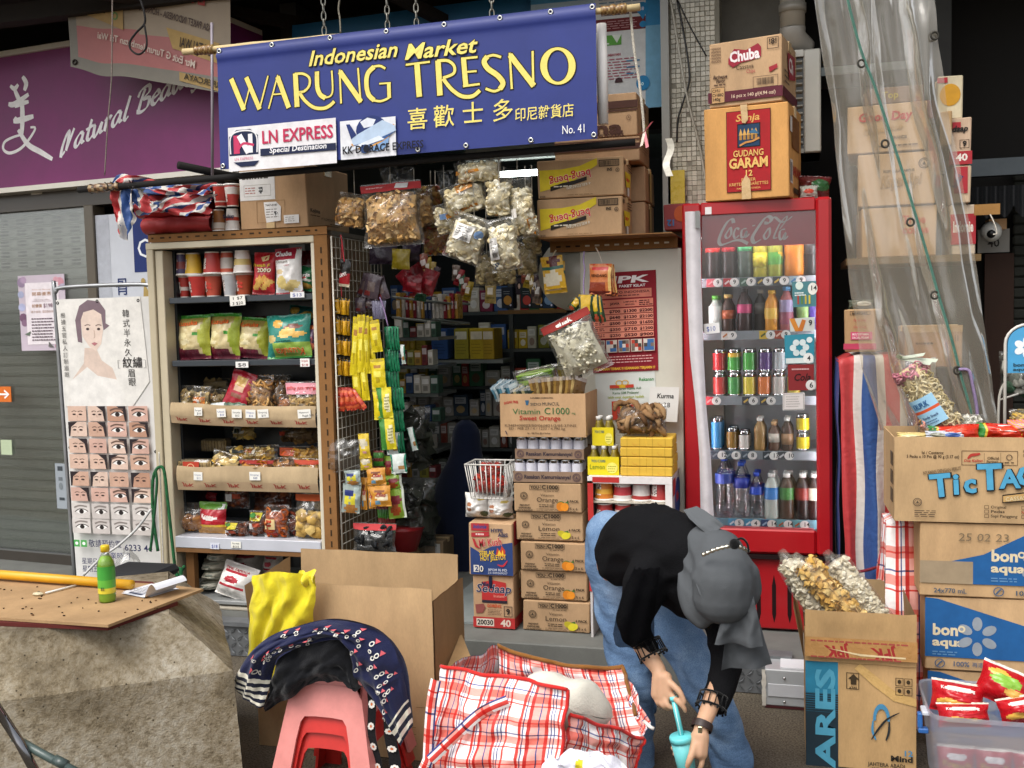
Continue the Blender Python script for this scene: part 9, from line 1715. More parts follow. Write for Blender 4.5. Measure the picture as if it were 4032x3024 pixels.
mb=MB('bottle');mb.M=T(p);pr=[(r*.9,0),(r,.006),(r,.03),(r*.97,.034),(r,.04),(r,.125),(r*.92,.14),(r*.6,.158),(r*.42,.166),(r*.42,.172)];mb.lathe(pr,20,'#fff');mb.build('bottle_wall',t)
mb=MB('plastic');mb.M=T(p);mb.lathe([(x*.93,z+.001)for x,z in pr[:6]]+[(r*.85,.139),(r*.5,.156)],20,'#86b52a');mb.build('tea',t)
mb=MB('plastic');mb.M=T(p);mb.grid(24,10,lambda s,q:(r*1.015*math.cos(s*6.283-1.57),r*1.015*math.sin(s*6.283-1.57),.032+.092*q),lambda s,q:'#d8c83a' if q<.16 else('#dfe8c0' if .1<(s-.3)%1<.2 and q<.8 else('#3f9a3a' if q>.45 else '#5fae3c')));lo=mb.build('label',t)
pb=MB('print');pb.M=T(p);P=Pr(pb,.03,.03,M=T(-.01,-r*1.03,.035));P.bars(.3,.3,.5,.4,'#223',8);pb.build('barcode',lo)
mb=MB('plastic');mb.M=T(p);mb.lathe([(.0145,.171),(.0145,.19),(.013,.193),(.001,.193)],18,'#e0bf1c');mb.build('cap',t)
A0,A1,A2=atz(470,2330,ZBd),atz(590,2375,ZBd),atz(715,2285,ZBd);ex=(atz(640,2380,ZBd)-atz(490,2350,ZBd)).normalized();ey=(atz(590,2275,ZBd)-atz(470,2330,ZBd));ey=ey-ex*ey.dot(ex);ey=ey.normalized();O_=atz(478,2340,ZBd)
def pap(s,q):
 x=s*.20;z=.004+.003*s*q+(.0 if s<.62 else .05*math.sin((s-.62)/.38*2.4));xx=x if s<.62 else .124+.062*(s-.62)/.38*(1.0);return O_+ex*xx+ey*(.13*q)+V((0,0,z))
t=thing('paper_sheets','curled printed paper sheets on the plywood beside the green bottle','paper',tuple(O_));mb=MB('paper');mb.grid(24,6,pap,'#dcdde2');po=mb.build('sheet',t);mb=MB('paper');mb.grid(6,6,lambda s,q:O_+ex*(-.02+s*.15)+ey*(.02+.12*q)+V((0,0,.0022)),'#d3d4da');mb.build('under_sheet',t)
pb=MB('print');P=Pr(pb,.2,.13,mapf=lambda x,z,off:pap(x/.2,z/.13)+V((0,0,off)));P.lines(.05,.15,.5,7,.1,'#4a4a55',.025);P.r(.1,.82,.35,.08,'#3d4560');P.t('BILL',.06,.2,.08,'#222',b=1);pb.build('sheet_print',po)
mb=MB('plastic');mb.tube([atz(-450,2232,ZBd+.024),atz(0,2262,ZBd+.024),atz(520,2302,ZBd+.02)],.0165,12,'#d9a01c');mb.build('yellow_pole',label='yellow plastic pole lying along the back of the plywood board',cat='pole')
t=thing('plastic_spoon','dirty white plastic spoon lying on the plywood board','spoon',tuple(atz(180,2335,ZBd)));mb=MB('plastic');a,b=atz(180,2335,ZBd+.006),atz(322,2299,ZBd+.006);mb.tube([a,b],.0038,6,'#d9d7d0');mb.build('stem',t);mb=MB('plastic');mb.ball(atz(150,2338,ZBd+.006),(.022,.014,.006),'#c9bd9c',n=10,m=6);mb.build('bowl',t)
q=random.Random(21);mb=MB('food')
for i in range(36):
 pp=atz(q.uniform(0,620),q.uniform(2310,2425),ZBd+.002);mb.M=T(pp);mb.ball((0,0,0),(q.uniform(.002,.006),q.uniform(.002,.005),.0025),q.choice(['#4a3622','#3a2a1c','#6a4c30']),n=5,m=3)
mb.M=I4;mb.build('crumbs',kind='stuff')
mb=MB('chrome');mb.tube([atz(-120,2600,.75),at(-10,2790,2.35),at(75,2920,2.35),at(150,3060,2.35)],.0135,12,'#8d8d90');mb.build('chrome_tube',label='chrome tube of a trolley at the lower left corner',cat='tube')
mb=MB('paint');mb.tube([at(55,2905,2.37),at(160,2965,2.37),at(330,3055,2.37)],.012,12,'#4a5a56');mb.tube([at(215,2990,2.37),at(262,3014,2.37)],.0145,12,'#3f4d4a');mb.build('green_tube',label='grey green tube crossing the chrome tube at the lower left',cat='tube')
mb=MB('dull');p=at(480,2262,4.0);mb.M=T(p.x,4.0,p.z-.05);mb.box(-.15,.15,0,.25,0,.05,'#26272a',ch=.02);mb.build('black_cushion',label='black cushion behind the yellow pole',cat='cushion')
mb=MB('plastic');mb.tube(crv([at(u,v,4.1)for u,v in[(330,2265),(400,2195),(470,2145),(540,2080),(595,2005)]],5),.006,7,'#c9c9c6');mb.build('clear_hose',label='clear plastic hose rising behind the green bottle',cat='hose')
YO=3.36;c='#bd9862';a,b=at(1012,2700,YO),at(1712,2700,YO);zf=at(1400,2306,YO).z;w=b.x-a.x;dO=.34
t=thing('open_carton','large open cardboard box with raised flaps behind the plastic stool','carton',(a.x+w/2,YO+dO/2,0))
def sheet(f,col,name,nu=16,nv=10,off=(0,.006,0)):
 mb=MB('card');mb.grid(nu,nv,lambda s,q:f(s,q)+V((0,0,.004*nz3(s*5,q*5,1))),col);mb.grid(nu,nv,lambda s,q:f(s,q)+V(off)+V((0,0,.004*nz3(s*5,q*5,1))),mixc(col,'#000',.12),flip=True);return mb.build(name,t)
fr=sheet(lambda s,q:V((a.x+w*s,YO+.004*math.sin(s*5),.004+(zf-.004)*q)),c,'front_panel')
pb=MB('print');pb.M=T(a.x,YO,0);P=Pr(pb,w,zf,off=.006)
for y in(.68,.80,.84,.875,.91):P.r(.9 if y<.7 else .83,y,.065,.0025,'#6a4e28')
pb.build('printed_lines',fr)
a2,b2=at(1192,2500,YO+dO),at(1806,2500,YO+dO);zb2=at(1500,2176,YO+dO).z;zc2=at(1500,2470,YO+dO).z
sheet(lambda s,q:V((a2.x+(b2.x-a2.x)*s,YO+dO+.012*q,zc2+(zb2-zc2)*q)),'#b5905c','back_flap');sheet(lambda s,q:V((a.x+.02+(b2.x-a.x-.02)*s,YO+dO,.004+(zc2-.006)*q)),'#a98248','back_panel')
sheet(lambda s,q:(at(962,2305,YO+.05)*(1-s)+at(1140,2192,YO+.3)*s)*q+(at(1000,2600,YO+.02)*(1-s)+at(1142,2330,YO+.3)*s)*(1-q),'#a98248','side_flap',8,8)
sheet(lambda s,q:V((b.x+.001,YO+.01+dO*s,.004+(zf*.92)*q)),'#a37c44','side_panel',8,8,(-.006,0,0))
mb=MB('card');P3=[at(1738,2680,YO+.02),at(1868,2640,YO+.1),at(1812,2498,YO+.3)];mb.add(P3+[p+V((.004,.006,0))for p in P3],[(0,1,2),(5,4,3)],'#b58c50');mb.build('folded_flap',t)
t=thing('yellow_shirt','bright yellow shirt hung over the left of the cardboard box','shirt',tuple(at(1130,2580,YO-.03)))
ol=[(2258,1010,1262),(2300,1018,1268),(2350,1008,1262),(2390,1000,1256),(2440,1006,1250),(2520,1008,1235),(2600,1000,1220),(2680,990,1210)]
def ys(s,q):
 k=q*(len(ol)-1);i=min(len(ol)-2,int(k));u=k-i;v,x0_,x1_=[ol[i][j]+(ol[i+1][j]-ol[i][j])*u for j in range(3)]
 p=at(x0_+(x1_-x0_)*s,v-25*math.sin(s*3.1)*(1-q)-16*nz3(s*3,0,2)*(1-q),YO-.02);f=.034*abs(math.sin(s*8+q*1.6+2.5*nz3(s*2,q*2,1)))**1.5*(.35+.8*q)+.014*nz3(s*7,q*4,4)+.006*nz3(s*17,q*9,4)
 return p+V((.012*nz3(q*5,s*3,7),-.03-f-.03*math.sin(math.pi*s),0))
mb=MB('cloth');mb.grid(44,44,ys,'#d9c92c',flip=True);mb.build('body_cloth',t)
mb=MB('cloth');mb.grid(20,14,lambda s,q:at(1180+72*s,2246+60*q+5*math.sin(s*5),YO-.05)+V((0,-.03*math.sin(math.pi*q)+.012*math.sin(s*11),0)),'#dccd36',flip=True);mb.build('collar',t)
def stool(name,M,wt,wb,h,col,lab):
 e_=thing(name,lab,'stool',tuple(M @ V((0,0,0))),'stacked plastic stools')
 th=.006
 for k in range(4):
  mb=MB('plastic');mb.M=M @ RZ(90*k)
  def pt(x,z,o_=0):kk=(wt+(wb-wt)*(1-z/h))/2;return V((x*kk,-kk+o_,z))
  n=10;outer=[];inner=[]
  path_o=[(-1,0),(-1,.5),(-1,.86),(-.86,.97),(-.3,.985),(.3,.985),(.86,.97),(1,.86),(1,.5),(1,0)]
  path_i=[(-.62,0),(-.60,.42),(-.56,.60),(-.48,.66),(-.2,.67),(.2,.67),(.48,.66),(.56,.60),(.60,.42),(.62,0)]
  vs2=[];F=[]
  for o_ in(0,th):
   for(x,z)in path_o:vs2.append(pt(x,z*h,o_))
   for(x,z)in path_i:vs2.append(pt(x,z*h,o_-(.004 if o_==0 else 0)))
  N=len(path_o)
  for i in range(N-1):F.append((i,i+1,N+i+1,N+i));F.append((2*N+i,3*N+i,3*N+i+1,2*N+i+1));F.append((N+i,N+i+1,3*N+i+1,3*N+i))
  mb.add(vs2,F,col);mb.build('side',e_)
 mb=MB('plastic');mb.M=M;kk=wt/2;mb.grid(8,8,lambda s,q:V(((s-.5)*2*kk*.99,(q-.5)*2*kk*.99,h*.985+.010*(1-max(abs(2*s-1),abs(2*q-1))**4))),col);mb.build('seat',e_)
 mb=MB('plastic');mb.M=M
 for i in range(7):mb.box(-kk*.75,kk*.75,-kk*.7+i*kk*.22,-kk*.7+i*kk*.22+.006,h*.985+.0095,h*.985+.0125,col)
 mb.build('seat_ribs',e_,kind='stuff');return e_
ps=at(1290,2735,2.98);MS=T(ps.x,3.10,.0)@ RZ(15.3-17)
hst=at(1290,2690,2.98).z
PK='#d98a84';RDs='#c9302a'
stool('plastic_stool',MS @ T(0,0,.10),.245,.37,hst-.10,PK,'pink plastic stool on top of the stack, covered by clothes')
stool('plastic_stool',MS @ T(0,0,.05),.236,.36,hst-.11,RDs,'upper red plastic stool nested under the pink one')
stool('plastic_stool',MS,.228,.352,hst-.115,'#c12c26','lower red plastic stool at the bottom of the stack')
def band(name,parent,top,bot,Y,col,amp,seed,mat='cloth',bulge=.06,n=46,m=16,fl=True,under=.0):
 A3=crv([at(u,v,Y(u)if callable(Y)else Y)for u,v in top],10);B3=crv([at(u,v,Y(u)if callable(Y)else Y)for u,v in bot],10)
 def L(c_,s):k=s*(len(c_)-1);i=min(len(c_)-2,int(k));return c_[i].lerp(c_[i+1],k-i)
 def f(s,q,off=0):
  p=L(B3,s).lerp(L(A3,s),q);return p+V((0,-bulge*math.sin(math.pi*(.15+.75*q))-off-amp*(math.sin(s*19+q*3+seed)*.35+nz3(s*8,q*5,seed)+.5*nz3(s*18,q*9,seed)),amp*.25*nz3(s*9,q*3,seed+3)))
 mb=MB(mat);mb.grid(n,m,lambda s,q:f(s,q),col);o=mb.build(name,parent)
 return o,f
t=thing('patterned_shirt','navy shirt with white ring print and striped cuffs draped over the stool','shirt',tuple(at(1290,2900,2.95)))
NV='#1d2140'
stripe=lambda s,q:('#d9d4c4' if int(s*75)%2 else '#1b1e30')if s<.105 or s>.925 else NV
top=[(935,2700),(945,2655),(1000,2560),(1060,2508),(1150,2470),(1240,2445),(1330,2432),(1420,2445),(1500,2480),(1560,2545),(1592,2620),(1598,2660),(1612,2740),(1634,2850)]
bot=[(1058,2770),(1075,2700),(1092,2620),(1120,2570),(1180,2545),(1250,2520),(1330,2510),(1375,2525),(1398,2570),(1412,2650),(1440,2700),(1500,2760),(1545,2840),(1590,2925)]
o,f=band('sleeve_cloth',t,top,bot,lambda u:2.96,lambda s,q:stripe(s,q),.024,3,n=150,m=18)
pb=MB('print');q=random.Random(5);P=Pr(pb,1,1,mapf=lambda x,z,off:f(min(max(x,0),1),min(max(z,0),1),off),off=.004)
for i in range(30):
 x,y=.13+.77*((i*.618)%1),.12+.76*q.random();rx=.0085;ry=.055
 for dx in(0,.018):P.ring(x+dx*q.choice((0,1)),y+(.11 if dx else 0),rx,ry,.45,'#d8d5cc',n=10);P.o-=.0002
 P.p([(x-.006,y-.10),(x+.014,y-.13),(x+.008,y-.05)],'#d9626a');P.o-=.0002
pb.build('ring_print',o,kind='stuff')
o2,f2=band('cloth_back',t,[(935,2690),(1000,2560),(1150,2475),(1330,2440),(1500,2490),(1592,2620),(1625,2840)],[(1000,2740),(1080,2620),(1200,2545),(1330,2515),(1420,2560),(1470,2680),(1560,2860)],3.12,NV,.01,5,bulge=-.03)
t=thing('black_garment','black garment bunched on the pink stool under the navy shirt','garment',tuple(at(1260,2720,2.97)))
band('cloth',t,[(1085,2690),(1110,2590),(1200,2535),(1330,2505),(1390,2525),(1415,2640),(1430,2700)],[(1060,2790),(1110,2760),(1165,2735),(1220,2690),(1300,2672),(1360,2680),(1425,2700)],2.955,'#0e0f13',.02,8,bulge=.05,n=60,m=18)
t=thing('daisy_strap','black bag strap with daisy print hanging beside the stool','strap',tuple(at(1480,3000,2.97)))
for i,(u0,u1,v0,v1)in enumerate([(1445,1478,2720,3060),(1505,1555,2760,3060)]):
 mb=MB('cloth');A4,B4=[at(u0+(12 if i==0 else 20)*0,v0,2.97),at(u1,v0,2.97)],[at(u0+22,v1,2.95),at(u1+18,v1,2.95)];fs=lambda s,q:(A4[0].lerp(A4[1],s)).lerp(B4[0].lerp(B4[1],s),q)+V((.004*math.sin(q*9),-.012*math.sin(q*5+i),0));mb.grid(4,24,fs,'#101014',flip=True);so=mb.build('band',t)
 pb=MB('print');P=Pr(pb,1,1,mapf=lambda x,z,off:fs(min(max(x,0),1),1-min(max(z,0),1))+V((0,-off,0)),off=.003)
 for j in range(4):
  y=.14+j*.25
  for k in range(8):P.e(.5+.26*math.cos(k*.785),y+.032*math.sin(k*.785),.16,.017,'#e6e2da',n=6);P.o-=.0002
  P.o+=.0004;P.e(.5,y,.14,.016,'#d9743a',n=8)
 pb.build('daisy_print',so)
t=thing('plaid_bag','large open red and white plaid laundry bag in the foreground','plaid bag',tuple(at(2100,3020,2.85)))
def patch(name,tl,tr,br,bl,uvs,seed,amp=.012,nu=46,nv=34,flip=False,sag=0,mat='plaid',bul=.03,uvo=(0,0)):
 def E(p):return at(p[0],p[1],p[2])
 TL,TR,BR,BL=E(tl),E(tr),E(br),E(bl);Lw=(TR-TL).length;Lh=(BL-TL).length
 n=(TR-TL).cross(BL-TL).normalized()
 if n.y>0:n=-n
 def f(s,q,off=0):
  p=(TL*(1-s)+TR*s)*q+(BL*(1-s)+BR*s)*(1-q)
  return p+n*(bul*math.sin(math.pi*s)*math.sin(math.pi*q)+amp*(nz3(s*5,q*5,seed)+.5*nz3(s*12,q*11,seed+2))+off)+V((0,0,-sag*math.sin(math.pi*s)*q+.018*nz3(s*4,3,seed)*q))
 mb=MB(mat);mb.grid(nu,nv,lambda s,q:f(s,q),uv=lambda s,q:(uvo[0]+uvs*Lw*s,uvo[1]+uvs*Lh*q),flip=flip);return mb.build(name,t),f
_,fF=patch('front_panel',(1738,2622,2.98),(2238,2716,2.86),(2196,3140,2.80),(1640,3140,2.92),6.6,1,amp=.02,sag=-.004,bul=.05)
_,fR=patch('side_panel',(2240,2812,2.865),(2530,2905,3.12),(2470,3140,3.10),(2196,3140,2.81),6.6,4,amp=.02,bul=.03,uvo=(.3,.2))
_,fB=patch('back_panel',(1958,2540,3.42),(2452,2625,3.40),(2530,2905,3.14),(2000,2980,3.30),6.6,7,amp=.04,bul=-.05,sag=.03,uvo=(.1,.5))
_,fL=patch('end_panel',(1965,2545,3.42),(1742,2624,2.985),(1645,3140,2.93),(1900,3140,3.35),6.6,9,bul=-.02)
patch('corner_panel',(2452,2625,3.40),(2562,2850,3.18),(2528,2905,3.12),(2470,2800,3.3),6.6,11,bul=.01,nu=20,nv=16)
for nm,f_,s0_,s1_,q0,q1,col,r_ in[('red_piping',fF,0,1,1,1,'#c92c28',.006),('red_piping',fF,1,1,1,0,'#c92c28',.006),('red_piping',fR,0,1,1,1,'#c92c28',.006),('red_piping',fR,1,1,1,0,'#c92c28',.005),('zip_edge',fB,0,1,1,1,'#8a5c2c',.008),('zip_edge',fB,1,1,1,.3,'#8a5c2c',.007)]:
 mb=MB('cloth');mb.tube([f_(s0_+(s1_-s0_)*i/30,q0+(q1-q0)*i/30,.004)for i in range(31)],r_,7,col);mb.build(nm,t)
mb=MB('plastic');mb.tube([at(2536,2840,3.12),at(2560,2862,3.10),at(2575,2870,3.1)],.006,7,'#e6e2dc');mb.build('zip_pull',t)
for i,pts in enumerate([[(1700,2985),(1800,2890),(1900,2800),(2005,2752)],[(1722,2670),(1705,2760),(1695,2880),(1690,2985)],[(1690,2985),(1670,3030),(1640,3080)]]):
 mb=MB('plaid');cc=crv([at(u,v,2.865 if i==0 else 2.9)for u,v in pts],8);N=len(cc)-1
 def hf(s,q):k=q*N;j=min(N-1,int(k));d=(cc[j+1]-cc[j]).normalized();return cc[j].lerp(cc[j+1],k-j)+d.cross(V((0,1,0))).normalized()*(s-.5)*.034+V((0,-.012-.006*math.sin(math.pi*s),0))
 mb.grid(4,30,hf,uv=lambda s,q:(.12+s*.13,q*1.2));mb.build('handle',t)
t2=MB('cloth')
def ws(s,q):
 an=s*6.2832;c_=at(2235,2760,3.12);ax=V((.13,.03,-.055));k=q*2-1;rr=.085*math.sqrt(max(0,1-k*k))*(1+.12*math.sin(k*5));up=V((.25,0,.95));fw=V((0,-1,.2))
 return c_+ax*k*1.05+up*rr*math.sin(an)*1.0+fw*rr*math.cos(an)+V((.008*nz3(s*6,q*5,1),)*3)
t2.grid(28,24,ws,'#d9d5c8');t2.build('white_sack',label='off-white cloth sack lying inside the plaid laundry bag',cat='sack')
def wsh(s,q):
 p=at(2140+360*s,3060-100*q*(math.sin(math.pi*min(1,max(0,s*.9+.14)))**.7)-20*s,2.72);return p+V((0,-.05*math.sin(math.pi*q)+.018*nz3(s*9,q*6,2)+.01*math.sin(s*25+q*6),.012*nz3(s*10,q*8,5)))
mb=MB('cloth');mb.grid(50,24,wsh,lambda s,q:'#d8c832' if((s-.42)/.05)**2+((q-.55)/.3)**2<1 else '#d3d2dc');mb.build('white_shirt',label='crumpled white shirt with a yellow patch in front of the laundry bag',cat='shirt')
PF=.92
def blend(name,parent,parts,vox,sm,mat,col,smooth_it=6):
 mb=MB(mat)
 for path,rad in parts:
  P_=[V(p)for p in path];q=crv(P_,5)if len(P_)>2 else[P_[0].lerp(P_[1],i/5)for i in range(6)];n=len(q);rr=[]
  for i in range(n):
   k=i/(n-1)*(len(rad)-1);j=min(len(rad)-2,int(k));rr.append(PF*(rad[j]+(rad[j+1]-rad[j])*(k-j)))
  mb.tube(q,rr,14,col,caps=True);mb.ball(q[0],rr[0],col,n=14,m=9);mb.ball(q[-1],rr[-1],col,n=14,m=9)
 o=mb.build(name,parent);m=o.modifiers.new('r','REMESH');m.mode='VOXEL';m.voxel_size=vox;m.use_smooth_shade=True
 s=o.modifiers.new('s','SMOOTH');s.factor=.5;s.iterations=sm
 return o
def bake(o,col,disp=None):
 dg=bpy.context.evaluated_depsgraph_get();e=o.evaluated_get(dg);me=bpy.data.meshes.new_from_object(e);ms=list(o.data.materials);o.modifiers.clear();o.data=me
 if not me.materials:
  for m in ms:me.materials.append(m)
 if 'Col' in me.color_attributes:me.color_attributes.remove(me.color_attributes['Col'])
 a=me.color_attributes.new('Col','FLOAT_COLOR','CORNER');c=K(col);a.data.foreach_set('color',[c[0],c[1],c[2],1.0]*len(me.loops))
 if disp:
  for v in me.vertices:v.co=v.co+disp(v.co,v.normal)
 me.polygons.foreach_set('use_smooth',[True]*len(me.polygons));me.update()
 if disp:m=o.modifiers.new('s2','SMOOTH');m.factor=.5;m.iterations=3
PF=.92
J=lambda u,v,Y:at(u,v,Y*PF)
hip=J(2450,2225,3.92);waist=J(2480,2170,3.78);chest=J(2640,2165,3.60);upc=J(2740,2200,3.50);neck=J(2790,2235,3.43);head=J(2852,2300,3.33);chin=J(2860,2390,3.37)
shR,elR,wrR=J(2545,2235,3.52),J(2500,2465,3.42),J(2592,2635,3.36)
shL,elL,wrL=J(2835,2330,3.62),J(2850,2600,3.50),J(2762,2868,3.30)
hpR,knR,anR,toR=J(2425,2290,3.95),J(2500,2720,3.82),J(2512,3130,3.80),J(2500,3200,3.66)
hpL,knL,anL,toL=J(2555,2310,3.92),J(2790,2740,3.72),J(2915,3130,3.74),J(2940,3200,3.62)
PERS=thing('person','person in black blouse, jeans and grey headscarf bending down with a cup','person',(hip.x,hip.y,0))
hr=J(2618,2715,3.33);hl=J(2745,2945,3.26)
B=[([hip,waist,chest,upc],[.11,.11,.12,.10]),([upc,neck,head],[.07,.05,.06]),([head,J(2848,2330,3.34)],[.088,.085]),([J(2868,2400,3.40),J(2872,2418,3.42)],[.03,.015]),
     ([shR,elR,wrR],[.05,.038,.025]),([shL,elL,wrL],[.05,.038,.025]),([chest,shR],[.09,.05]),([upc,shL],[.08,.05]),([hpR,knR,anR,toR],[.07,.042,.036,.032]),([hpL,knL,anL,toL],[.07,.042,.036,.032]),([hip,hpR],[.1,.09]),([hip,hpL],[.1,.09])]
B+=[([wrR,J(2600,2668,3.345)],[.0245,.024]),([J(2590,2670,3.345),J(2582,2735,3.335)],[.021,.017]),([J(2606,2668,3.338),J(2608,2742,3.325)],[.022,.018]),([J(2622,2668,3.338),J(2632,2735,3.325)],[.021,.018]),
      ([J(2634,2728,3.325),J(2664,2758,3.305),J(2690,2782,3.30),J(2698,2800,3.305)],[.0105,.0095,.0085,.0075]),
      ([J(2612,2742,3.322),J(2630,2778,3.305),J(2652,2788,3.315),J(2664,2780,3.33)],[.0105,.0095,.009,.008]),
      ([J(2596,2742,3.328),J(2608,2776,3.312),J(2630,2790,3.325),J(2642,2782,3.34)],[.010,.009,.0085,.0075]),
      ([J(2580,2736,3.336),J(2588,2766,3.325),J(2606,2780,3.335),J(2618,2776,3.345)],[.009,.008,.0075,.0065]),
      ([J(2622,2676,3.335),J(2652,2700,3.315),J(2678,2728,3.305),J(2694,2764,3.30)],[.0135,.012,.0105,.008])]
B+=[([wrL,J(2756,2898,3.285)],[.025,.025]),([J(2762,2895,3.285),J(2752,2965,3.262)],[.023,.020]),([J(2742,2900,3.285),J(2728,2960,3.268)],[.020,.016]),([J(2772,2900,3.285),J(2768,2970,3.268)],[.018,.016]),
      ([J(2738,2925,3.268),J(2726,2965,3.245),J(2714,2995,3.235),J(2706,3018,3.235)],[.0135,.0125,.011,.0085]),
      ([J(2738,2930,3.295),J(2705,2925,3.335),J(2665,2925,3.325),J(2648,2922,3.295)],[.0105,.0095,.009,.0075]),([J(2742,2950,3.29),J(2705,2950,3.33),J(2664,2950,3.32),J(2648,2946,3.29)],[.0105,.0095,.009,.0075]),
      ([J(2756,2972,3.28),J(2712,2976,3.325),J(2670,2974,3.315),J(2655,2970,3.29)],[.010,.009,.0085,.007]),([J(2768,2975,3.27),J(2762,3010,3.262),J(2750,3040,3.27),J(2735,3052,3.285)],[.0105,.0095,.0085,.007])]
body=blend('body',PERS,B,.0046,3,'skin','#c39a7c')
hipB=J(2425,2180,3.97)
JE=[([J(2405,2120,4.0),J(2440,2200,3.95),J(2475,2290,3.93)],[.115,.145,.135]),([J(2520,2150,3.85),J(2510,2260,3.88)],[.105,.125]),([J(2425,2300,3.95),J(2462,2520,3.88),J(2500,2720,3.82),J(2510,2900,3.82),J(2515,3200,3.80)],[.112,.094,.080,.071,.072]),([J(2560,2310,3.92),J(2690,2520,3.82),J(2790,2740,3.72),J(2860,2920,3.74),J(2935,3220,3.76)],[.112,.094,.082,.078,.082])]
jeans=blend('jeans',PERS,JE,.011,5,'denim','#6085ad')
BL_=[([J(2490,2165,3.80),J(2560,2140,3.70),chest,J(2735,2185,3.52)],[.150,.158,.152,.128]),([J(2600,2250,3.60),J(2740,2320,3.56)],[.12,.11]),([J(2590,2215,3.54),J(2530,2330,3.46),elR,J(2550,2545,3.39)],[.095,.075,.064,.047]),([J(2800,2310,3.60),J(2848,2450,3.55),J(2858,2600,3.50),J(2812,2760,3.40)],[.095,.070,.062,.048])]
blouse=blend('blouse',PERS,BL_,.009,5,'black','#151517')
HS=[([J(2848,2282,3.335),J(2846,2335,3.335)],[.108,.104]),([J(2835,2200,3.40),J(2850,2260,3.36)],[.090,.105]),([J(2770,2150,3.47),J(2830,2190,3.40)],[.075,.09]),([J(2720,2260,3.44),J(2712,2330,3.41),J(2735,2400,3.385),J(2765,2440,3.37)],[.045,.046,.042,.032]),([J(2742,2210,3.42),J(2735,2300,3.40),J(2752,2380,3.37),J(2790,2425,3.35)],[.046,.042,.038,.03]),([J(2780,2180,3.40),J(2765,2260,3.385),J(2775,2350,3.36)],[.05,.042,.034]),([J(2930,2260,3.36),J(2945,2330,3.37),J(2925,2395,3.38)],[.05,.045,.03])]
scarf=blend('headscarf',PERS,HS,.0065,4,'scarf','#54575a')
bpy.context.view_layer.update()
bake(body,'#c39a7c')
def dj(co,n):
 s=nz3(co.x*5,co.y*5,co.z*9)*.011+nz3(co.x*10,co.y*10,co.z*17)*.005-.016*abs(math.sin(co.z*26+co.x*16+4*nz3(co.x*4,co.y*4,co.z*4)))**3*max(0,.4+nz3(co.x*5,co.y*5,co.z*4+7));return n*s
bake(jeans,'#6085ad',dj);bake(blouse,'#151517',lambda co,n:n*(nz3(co.x*8,co.y*8,co.z*8)*.014-.007*abs(math.sin(co.x*30-co.z*34+3*nz3(co.x*5,co.y*5,co.z*5)))))
bake(scarf,'#54575a',lambda co,n:n*(-.0055*abs(math.sin(co.x*48+co.z*22+4*nz3(co.x*6,co.y*6,co.z*6)))*min(1,max(0,(J(2790,2300,3.35).x-co.x)*12+.2))+.003*nz3(co.x*14,co.y*14,co.z*14)))
def drape(name,rows,col,amp,seed,n=26,m=30,waves=3.2,ph=0):
 def f(s,q):
  k=q*(len(rows)-1);i=min(len(rows)-2,int(k));u=k-i;u0,u1,v0,v1,Y=[rows[i][j]+(rows[i+1][j]-rows[i][j])*u for j in range(5)]
  return at(u0+(u1-u0)*s,v0+(v1-v0)*s,Y*PF)+V((0,-amp*(math.sin(s*waves*6.283+ph+q*1.2)*(.25+.75*q))+amp*.6*nz3(s*5,q*5,seed),0))
 mb=MB('scarf');mb.grid(n,m,f,col,flip=True);mb.grid(n,m,lambda s,q:V(f(s,q))+V((0,.004,0)),col);return mb.build(name,PERS)
drape('scarf_drape',[(2868,2955,2335,2290,3.33),(2852,2972,2400,2370,3.30),(2832,2990,2470,2460,3.29),(2815,3005,2532,2548,3.29)],'#515457',.016,2,waves=1.4,n=40)
drape('scarf_drape',[(2880,2960,2370,2330,3.37),(2868,2985,2450,2430,3.35),(2852,3015,2540,2540,3.34),(2840,3040,2640,2622,3.34)],'#4c4f52',.016,5,waves=1.2,ph=2,n=40)
drape('scarf_tail',[(2690,2742,2008,1994,3.50),(2715,2775,2042,2012,3.46),(2755,2815,2078,2040,3.42),(2800,2850,2110,2070,3.40)],'#595c5f',.008,7,n=12,m=14,waves=.7)
mb=MB('scarf');mb.tube(crv([J(2748,2250,3.30),J(2752,2310,3.27),J(2776,2362,3.265),J(2820,2392,3.27),J(2880,2402,3.275),J(2925,2398,3.29)],6),[.004]*4+[.0075]*23+[.005]*4,8,'#595c5f');mb.build('scarf_hem',PERS)
mb=MB('chrome');cc=crv([J(2772,2180,3.262),J(2820,2160,3.235),J(2870,2148,3.232),J(2915,2150,3.25),J(2948,2166,3.28)],8)
for i,p in enumerate(cc):mb.ball(p+V((0,-.012,0)),.0052 if i%3 else .0072,'#cfcabc',n=6,m=4)
mb.build('bead_band',PERS)
mb=MB('cloth');mb.ball(J(2892,2142,3.21),(.016,.014,.016),'#0b0b0c',n=10,m=6);mb.tube(crv([J(2895,2130,3.21),J(2920,2120,3.22),J(2942,2140,3.24),J(2948,2175,3.25)],5),.0035,6,'#0b0b0c');mb.build('hair_tie',PERS)
glassy('sheer',tint=(.3,.3,.31),base=.0,edge=.05,rough=.6,haze=.35,hcol=(.012,.012,.014))
mb=MB('sheer');rows=[(2500,2600,2230,2230,3.44),(2452,2585,2330,2340,3.33),(2425,2575,2420,2440,3.31),(2412,2575,2500,2510,3.31),(2422,2560,2538,2545,3.32)]
def sh_(s,q):
 k=q*4;i=min(3,int(k));u=k-i;u0,u1,v0,v1,Y=[rows[i][j]+(rows[i+1][j]-rows[i][j])*u for j in range(5)];return at(u0+(u1-u0)*s,v0+(v1-v0)*s,Y*PF)+V((0,-.03*math.sin(math.pi*s)+.01*math.sin(s*12+q*3),0))
mb.grid(16,20,sh_,'#000',flip=True);mb.build('sheer_sleeve',PERS)
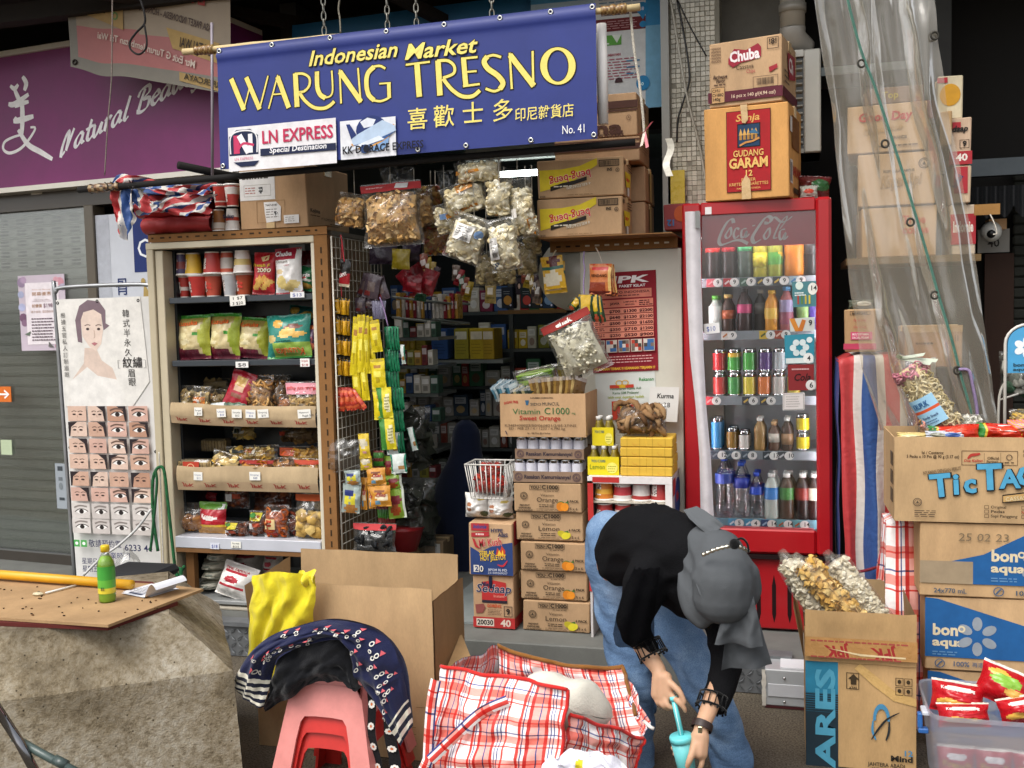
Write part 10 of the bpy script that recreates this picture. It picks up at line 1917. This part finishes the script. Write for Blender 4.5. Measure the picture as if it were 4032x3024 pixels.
def cuff(a,b,r,n=14):
 ax=(b-a).normalized();n1=ax.orthogonal().normalized();n2=ax.cross(n1);mb=MB('cloth');L=(b-a).length
 for k in(0,1):mb.tube([a+ax*(L*k)+(n1*math.cos(j*.5236)+n2*math.sin(j*.5236))*r*(1+.05*k)for j in range(12)],.0035,5,'#0c0c0d',closed=True)
 for i in range(n):an=2*math.pi*i/n;d=(n1*math.cos(an)+n2*math.sin(an))*r;mb.tube([a+d,a+ax*L+d*1.05],.0024,4,'#0c0c0d')
 for i in range(n):an=2*math.pi*(i+.5)/n;d=(n1*math.cos(an)+n2*math.sin(an))*r*1.06;mb.ball(a+ax*(L+.006)+d,0.0042,'#0c0c0d',n=5,m=3)
 mb.build('lace_cuff',PERS)
cuff(J(2548,2530,3.39),J(2572,2578,3.375),.043);cuff(J(2812,2740,3.405),J(2800,2785,3.38),.045)
p,d=J(2765,2858,3.305),(J(2750,2900,3.285)-J(2775,2820,3.33)).normalized();n1=d.orthogonal().normalized();n2=d.cross(n1)
mb=MB('leather');mb.grid(24,3,lambda s,q:p+d*(q-.5)*.022+(n1*math.cos(s*6.283)+n2*math.sin(s*6.283))*(.0315+.001*math.sin(q*3.14)),'#2a1a16');mb.build('bracelet',PERS)
mb=MB('chrome');mb.M=T(p+V((-.004,-.0325,0)));mb.box(-.006,.006,-.002,.002,-.01,.01,'#d9d0b0',ch=.001);mb.build('bracelet_clasp',PERS)
cA,cB=J(2683,2912,3.285),J(2712,3075,3.29);ax=(cA-cB).normalized();t=thing('tumbler','turquoise plastic tumbler with lid held by the bending person','cup',tuple(cB))
mb=MB('plastic');mb.tube([cB,cB+(cA-cB)*.5,cA],[.024,.029,.0335],20,'#6cc3c6');mb.build('body',t);mb=MB('plastic');mb.tube([cA-ax*.004,cA+ax*.010,cA+ax*.014],[.0355,.0355,.033],20,'#69ccd0');mb.build('lid',t)
t=thing('straw','long turquoise straw held above the tumbler','straw',tuple(cA));s0,s1=J(2650,2742,3.315),J(2686,2908,3.285)
mb=MB('plastic');mb.tube([s0,s1],.0085,10,'#62c6ca');mb.build('tube',t);mb=MB('plastic');mb.tube([s0,s0+(s1-s0)*.1],.012,10,'#6ed0d3');mb.build('collar',t);mb=MB('paper');dd=V((0,-.0088,0));mb.tube([s0+(s1-s0)*.14+dd,s1+dd],.0012,4,'#e6f4f4');mb.build('stripe',t)
